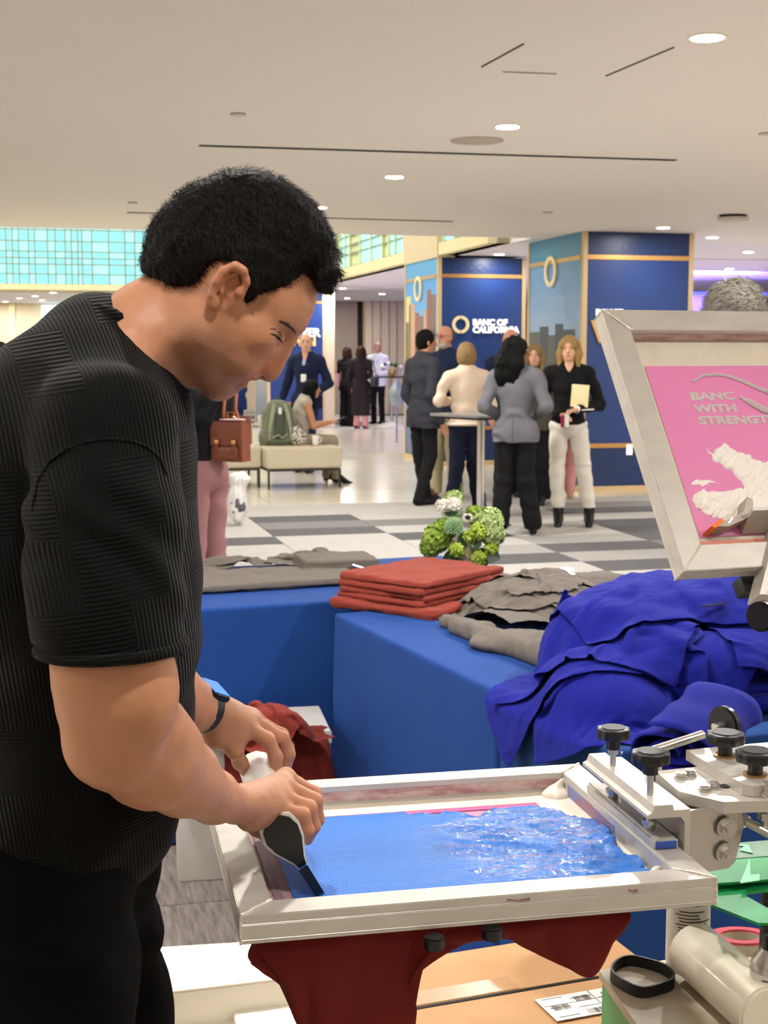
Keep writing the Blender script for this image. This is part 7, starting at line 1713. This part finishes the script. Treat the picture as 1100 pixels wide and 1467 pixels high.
# patterned bag
q = PY(428, 638, 16.72); t = thing('patterned_bag', 'black and cream patterned bag between backpack and seated woman', 'bag', q, bang)
m = mat('leopard_cloth', '#d8d2c2', .8); T = NT(m); vo = T.add('ShaderNodeTexVoronoi', i_Scale=38.0); tc = T.add('ShaderNodeTexCoord'); T.link(tc.outputs['Object'], vo.inputs['Vector']); rp = T.add('ShaderNodeValToRGB'); rp.color_ramp.interpolation = 'CONSTANT'; rp.color_ramp.elements[0].color = (.02, .02, .02, 1); rp.color_ramp.elements[1].position = .42; rp.color_ramp.elements[1].color = lin('#d8d2c2'); T.link(vo.outputs['Distance'], rp.inputs[0]); T.link(rp.outputs[0], T.n['Principled BSDF'].inputs['Base Color'])
G = SDF.uniform((-.15, -.12, -.01), (.15, .12, .26), .009); G.ell((0, 0, .09), (.10, .07, .10), k=.03); G.ell((-.03, 0, .16), (.05, .05, .07), k=.03); G.disp(lambda x, y, z: .01 * vnoise(x * 20, y * 20, z * 20)); G.plane((0, 0, .0), (0, 0, -1)); G.build('bag_body', m, None).parent = t; MB().tube([(-.05, 0, .2), (-.02, -.03, .30), (.04, -.03, .2)], .007, 8).build('strap', M_old, t)
M_cup = mat('white_ceramic', '#f1efe9', .3)
def cup(q, label, r=.04, hh=.10):
    t = thing('cup', label, 'cup', q); MB().lathe([(r * .75, 0), (r, hh), (r * .93, hh), (r * .7, .008)], seg=24).build('cup_body', M_cup, t); MB().tube([(r * .9, 0, hh * .8), (r * 1.5, 0, hh * .7), (r * 1.5, 0, hh * .35), (r * .8, 0, hh * .2)], .006, 6).build('handle', M_cup, t)
cup(PY(452, 637, 16.6), 'white coffee mug on the front edge of the beige bench', .045, .11)
cup(PY(374, 609, 16.98), 'white paper cup on the low back of the bench beside the backpack', .045, .12)
# high cocktail table among the standing group
ht = PZ(688, 753, 0); t = thing('cocktail_table', 'square topped black cocktail table on a chrome pole among the standing group', 'table', ht, radians(38))
M_ttop = mat('grey_table_top', '#7c7b78', .25, coat=.4); MB().box((0, 0, 1.005), (.66, .66, .028), None, .006).build('table_top', M_ttop, t); MB().box((0, 0, .983), (.62, .62, .018), None, .004).build('top_edge', M_black, t)
MB().cyl((0, 0, .03), (0, 0, .98), .035, seg=28).build('pole', mat('chrome_pole', '#e6e2dc', .15, .9), t); MB().lathe([(.28, 0), (.28, .012), (.05, .03), (.04, .04)], seg=40).build('base', M_steel, t)
# far cocktail table with flowers
q = PZ(561, 612, 0); t = thing('cocktail_table', 'far round cocktail table with a glass top and flowers by the white shirted man', 'table', q)
MB().cyl((0, 0, 1.05), (0, 0, 1.08), .36, seg=40).build('table_top', mat('dark_glass_top', '#26302f', .1, coat=.6), t); MB().cyl((0, 0, .05), (0, 0, 1.05), .03, seg=16).build('pole', M_steel, t); MB().lathe([(.36, 0), (.34, .05), (.06, .12)], seg=32).build('base', M_marble[1], t)
M_leaf = mat('leaf_green', '#3f6b2c', .6, var=(30, .4)); M_leafl = mat('leaf_lime', '#a9c24a', .6, var=(60, .35), col2='#6f9430'); M_petw = mat('petal_white', '#f3f0e4', .6); M_gold_v = mat('gold_vase', '#b59a5e', .35, .6)
tf = thing('flower_vase', 'small gold vase of white flowers on the far cocktail table', 'flowers', q + np.array([0, 0, 1.08])); MB().lathe([(.06, 0), (.09, .08), (.07, .16)], seg=20).build('vase', M_gold_v, tf)
rf = random.Random(12)
for k in range(9): MB().sph((rf.uniform(-.20, .20), rf.uniform(-.08, .08), .22 + rf.uniform(-.05, .07)), rf.uniform(.04, .065), u=10, v=8).build('flower_head' if k % 2 else 'leaf_clump', M_petw if k % 2 else M_leaf, tf)
for k in range(3): gq = thing('drinking_glass', ('drinking glass nearest the vase on the far table', 'middle drinking glass on the far table', 'outer drinking glass on the far table')[k], 'glass', q + np.array([.16 + .09 * k, -.1, 1.08])); MB().lathe([(.025, 0), (.035, .13), (.032, .13), (.022, .01)], seg=16).build('glass_body', M_can, gq)
# glass globe vessel beside column
q = PZ(571, 655, 0); t = thing('glass_lamp', 'shiny glass vessel on a slim stand partly behind the left column', 'lamp', q + np.array([0, 3.5, 0])); MB().lathe([(.02, .62), (.11, .68), (.15, .82), (.12, .96), (.05, 1.05), (.04, 1.10)], seg=24).cyl((0, 0, 0), (0, 0, .62), .02, seg=10).build('vessel', mat('smoky_glass', '#8f9aa3', .15, .4), t)
# clear plastic bag on the floor
q = PZ(341, 752, 0); t = thing('plastic_bag', 'knotted clear plastic bag with dark contents standing by the pink trousers', 'bag', q)
G = SDF.uniform((-.16, -.14, -.01), (.16, .14, .56), .012); G.ell((0, 0, .20), (.085, .08, .19), k=.03); G.ell((.02, 0, .42), (.09, .06, .06), k=.05); G.disp(lambda x, y, z: -.012 * np.abs(np.sin(x * 60 + 4 * vnoise(x * 12, y * 12, z * 9))) + .008 * vnoise(x * 30, y * 30, z * 20)); G.plane((0, 0, 0), (0, 0, -1)); G.build('bag_film', mat('milky_plastic', '#e4e2de', .25, coat=.3), None).parent = t
G = SDF.uniform((-.12, -.14, .02), (.12, .12, .34), .012); G.ell((.01, -.03, .18), (.075, .065, .10), k=.02); G.disp(lambda x, y, z: .014 * vnoise(x * 25, y * 25, z * 25)); G.build('contents', mat('bag_contents', '#6e6a7a', .6, var=(20, .5)), None).parent = t
# brown leather backpack on the woman in pink trousers
M_lea = mat('cognac_leather', '#74371d', .4, coat=.25, bump=(160, .1)); M_lea2 = mat('cognac_leather_light', '#a65c38', .4)
pc = PY(331, 632, 7.93); t = thing('leather_backpack', 'structured cognac leather backpack with flap and buckles worn by the woman in pink', 'backpack', pc, radians(-20))
W_p, D_p, H_p = .175, .11, .225
mb = MB(); mb.prism([(-W_p / 2 - .01, -H_p / 2), (W_p / 2 + .008, -H_p / 2), (W_p / 2, H_p / 2), (-W_p / 2, H_p / 2)], lambda x, y, d: (x, d, y), -D_p / 2, D_p / 2); mb.build('bag_body', M_lea, t, ang=20)
mb = MB(); mb.prism([(-D_p / 2 - .008, -.02), (-D_p / 2 - .012, .05), (-D_p / 2 - .006, .105), (0, .118), (D_p / 2, .112), (D_p / 2, .104), (0, .110), (-D_p / 2, .098), (-D_p / 2 - .004, .05), (-D_p / 2 - .002, -.02)], lambda x, y, d: (d, x, y), -W_p / 2 - .008, W_p / 2 + .008); mb.build('flap', M_lea, t, ang=40)
MB().box((0, -D_p / 2 - .012, -.062), (W_p * .8, .02, .07), None, .006).build('front_pocket', M_lea, t)
for s in (-1, 1):
    MB().box((s * .052, -D_p / 2 - .022, -.03), (.018, .006, .075), None, .002).build('buckle_strap', M_lea, t); MB().box((s * .052, -D_p / 2 - .024, .0), (.026, .005, .022), None, .003).build('buckle', M_gold, t)
MB().box((0, D_p / 2 + .01, .06), (W_p + .01, .02, .16), None, .006).build('back_panel', M_lea, t)
MB().tube([(-.05, .02, .105), (-.045, -.0, .16), (-.05, .03, .25), (-.08, .06, .33)], [.008, .009, .009, .009], 8).build('shoulder_strap', M_lea2, t)
MB().tube([(.04, .03, .105), (.03, .0, .18), (.02, .03, .26), (.0, .07, .34)], [.008, .009, .009, .009], 8).build('shoulder_strap', M_lea2, t)
MB().tube([(-.02, .0, .112), (-.02, .0, .16), (.02, .0, .16), (.02, 0, .112)], .006, 8).build('top_handle', M_lea2, t); MB().box((-.035, -.01, .13), (.03, .02, .012), Matrix.Rotation(.5, 4, 'Y'), .003).build('clasp', M_steel, t)
lab_p = thing('paper_cup_lid', 'pale round lid resting on top of the cognac leather backpack', 'lid', pc + np.array([.01, -.01, .119])); MB().lathe([(.062, 0), (.062, .004), (.056, .006)], Matrix.Diagonal((1.2, .7, 1, 1)), 28).build('lid_disc', mat('lid_pink_white', '#e5c9c0', .4), lab_p)

# ------------------------------------------------------------------ flower arrangement on the tables' corner
FY = 5.05; fc = PY(664, 812, FY); fz = TH + .006
fa = thing('flower_arrangement', 'low vase of lime green and white flowers on the blue table behind the rust stack', 'flowers', (fc[0], FY, fz))
def FL(u, v, dy=0.0): p = PY(u, v, FY + dy); return p - np.array([fc[0], FY, fz])
vz = FL(664, 800); MB().lathe([(.045, 0), (.055, .02), (.058, .10), (.052, .13)], seg=32).build('vase', mat('amber_glass', '#8c7a63', .15, coat=.6), fa)
M_lime = mat('viburnum_lime', '#c3d64f', .6, var=(50, .25), col2='#9ab83c'); M_palegreen = mat('hydrangea_pale', '#c4d596', .6, var=(60, .3), col2='#9fba6a'); M_succ = mat('mum_green', '#9cbf8c', .6); M_dkleaf = mat('monstera_dark', '#1d3a1c', .5); M_fern = mat('fern_green', '#6fa044', .6)
rf = random.Random(5)
def cluster(name, c, R, n, r, m, seed, flat=1.0, m2=None):
    rr_ = random.Random(seed); mb = MB(); c = np.array(c)
    for k in range(n):
        a = k * 2.39996; z = 1 - 2 * (k + .5) / n; q = math.sqrt(max(0, 1 - z * z)); d = np.array([q * cos(a), q * sin(a), z * flat]); p = c + d * R * rr_.uniform(.72, 1.18)
        for j in range(4):
            b = rr_.uniform(0, 2 * pi); t1_ = nrm(np.cross(d + 1e-3, [.3, .2, 1])); t2_ = np.cross(t1_, nrm(d)); dd = t1_ * cos(b + j * pi / 2) + t2_ * sin(b + j * pi / 2)
            v0 = mb.bm.verts.new(V(p)); v1 = mb.bm.verts.new(V(p + dd * r + np.cross(dd, nrm(d)) * r * .5 + nrm(d) * r * .5)); v2 = mb.bm.verts.new(V(p + dd * r * 1.5 + nrm(d) * r * .4)); v3 = mb.bm.verts.new(V(p + dd * r - np.cross(dd, nrm(d)) * r * .5 + nrm(d) * r * .5)); mb.bm.faces.new((v0, v1, v2, v3))
    mb.sph(c, R * .62, u=12, v=8); return mb.build(name, m, fa, sm=False)
cluster('hydrangea_head', FL(700, 748), 0.0440, 292, 0.0115, M_palegreen, 1); cluster('hydrangea_head', FL(706, 765, -.02), 0.0352, 214, 0.0115, M_palegreen, 2); cluster('viburnum_head', FL(685, 762, -.05), .026, 120, .008, M_lime, 3)
cluster('viburnum_head', FL(655, 787, -.06), .022, 90, .008, M_lime, 4); cluster('viburnum_head', FL(686, 800, -.06), .022, 90, .008, M_lime, 5); cluster('viburnum_head', FL(704, 786, -.04), .022, 90, .008, M_lime, 6); cluster('viburnum_head', FL(672, 768, -.05), .018, 75, .008, M_lime, 16)
cluster('greenery_head', FL(624, 772), 0.0396, 214, 0.0135, M_leafl, 7); cluster('greenery_head', FL(636, 760, .02), 0.0330, 175, 0.0135, M_leafl, 8); cluster('greenery_head', FL(616, 784), 0.0264, 117, 0.0135, M_leafl, 9); cluster('greenery_head', FL(650, 716, .02), 0.0242, 117, 0.0121, M_palegreen, 10)
cluster('greenery_head', FL(680, 738, .04), 0.0264, 117, 0.0135, M_leafl, 11); cluster('white_bloom', FL(636, 724), .020, 90, .012, M_petw, 12, .6); cluster('white_bloom', FL(650, 722, -.01), .020, 90, .012, M_petw, 13, .6)
# spider mum: curved petals
mb = MB(); c = FL(650, 758, -.04); rr_ = random.Random(3)
for k in range(130):
    a = k * 2.39996; z = 1 - 1.7 * (k + .5) / 130; q = math.sqrt(max(0, 1 - z * z)); d = np.array([q * cos(a), q * sin(a), z]); up = np.array([0, 0, .3]); mb.tube([c + d * .008, c + d * .024 + up * .006, c + d * .036 + up * .022, c + d * .034 + up * .036], [.0018, .0022, .002, .0008], 4)
mb.build('chrysanthemum', M_succ, fa)
cluster('anemone_petals', FL(670, 742, -.04), .010, 30, .010, M_petw, 14, .3); MB().sph(FL(670, 741, -.055), (.010, .008, .008)).build('anemone_centre', mat('anemone_dark', '#161016', .7), fa)
mb = MB(); c = FL(715, 772, -.03)
for k in range(90): a = k * 2.39996; z = 1 - 2 * (k + .5) / 90; q = math.sqrt(max(0, 1 - z * z)); d = np.array([q * cos(a), q * sin(a), z]); mb.tube([c + d * .008, c + d * .022], [.0014, .0004], 4)
mb.sph(c, .012); mb.build('thistle', mat('thistle_violet', '#4a4673', .6), fa)
def leaf(base, tip, w, m, name='leaf', droop=.0):
    base, tip = np.array(base), np.array(tip); d = tip - base; sd = nrm(np.cross(d, [.1, -1, .2])); A = np.zeros((9, 5, 3))
    for i in range(9):
        t = i / 8; wd = w * math.sin(pi * min(1, t * .93 + .05)) ** .7
        for j in range(5): s = (j - 2) / 2; A[i, j] = base + d * t + sd * s * wd + np.array([0, -abs(s) * wd * .25, -droop * t * t])
    Pv, Q = grid_mesh(A); me = np_mesh(name, Pv, Q); smooth(me); link(name, me, m, fa)
for (a, b, w) in (((660, 790), (634, 806), .016), ((664, 790), (670, 818), .022), ((676, 792), (694, 818), .022), ((684, 790), (716, 800), .018), ((655, 780), (650, 815), .018), ((670, 775), (690, 780), .016), ((672, 770), (655, 778), .015)):
    leaf(FL(*a, -.03), FL(*b, -.07), w * 1.7, M_dkleaf)
def fern(p0, p1, n, L):
    p0, p1 = np.array(p0), np.array(p1); mb = MB(); mb.tube([p0, (p0 + p1) / 2 + np.array([.004, 0, 0]), p1], [.0016, .0012, .0006], 5)
    for k in range(n):
        t = (k + 1) / (n + 1); p = p0 + (p1 - p0) * t; l = L * (1 - t * .8)
        for s in (-1, 1):
            q = p + np.array([s * l, 0, l * .35]); v = [mb.bm.verts.new(V(x)) for x in (p, p + np.array([s * l * .5, -.002, l * .05]), q, p + np.array([s * l * .5, .0, l * .33]))]; mb.bm.faces.new(v)
    mb.build('fern_frond', M_fern, fa, sm=False)
fern(FL(657, 745, .02), FL(661, 690, .02), 14, .020); fern(FL(645, 755), FL(632, 732), 8, .022); fern(FL(640, 750, .02), FL(655, 715, .02), 10, .024)
for a, b in (((676, 800), (655, 787)), ((676, 782), (684, 765)), ((676, 782), (700, 786)), ((676, 782), (686, 798)), ((676, 782), (665, 770))):
    MB().tube([FL(*a, -.055), FL(*b, -.06)], .0016, 6).build('stem', M_palegreen, fa)
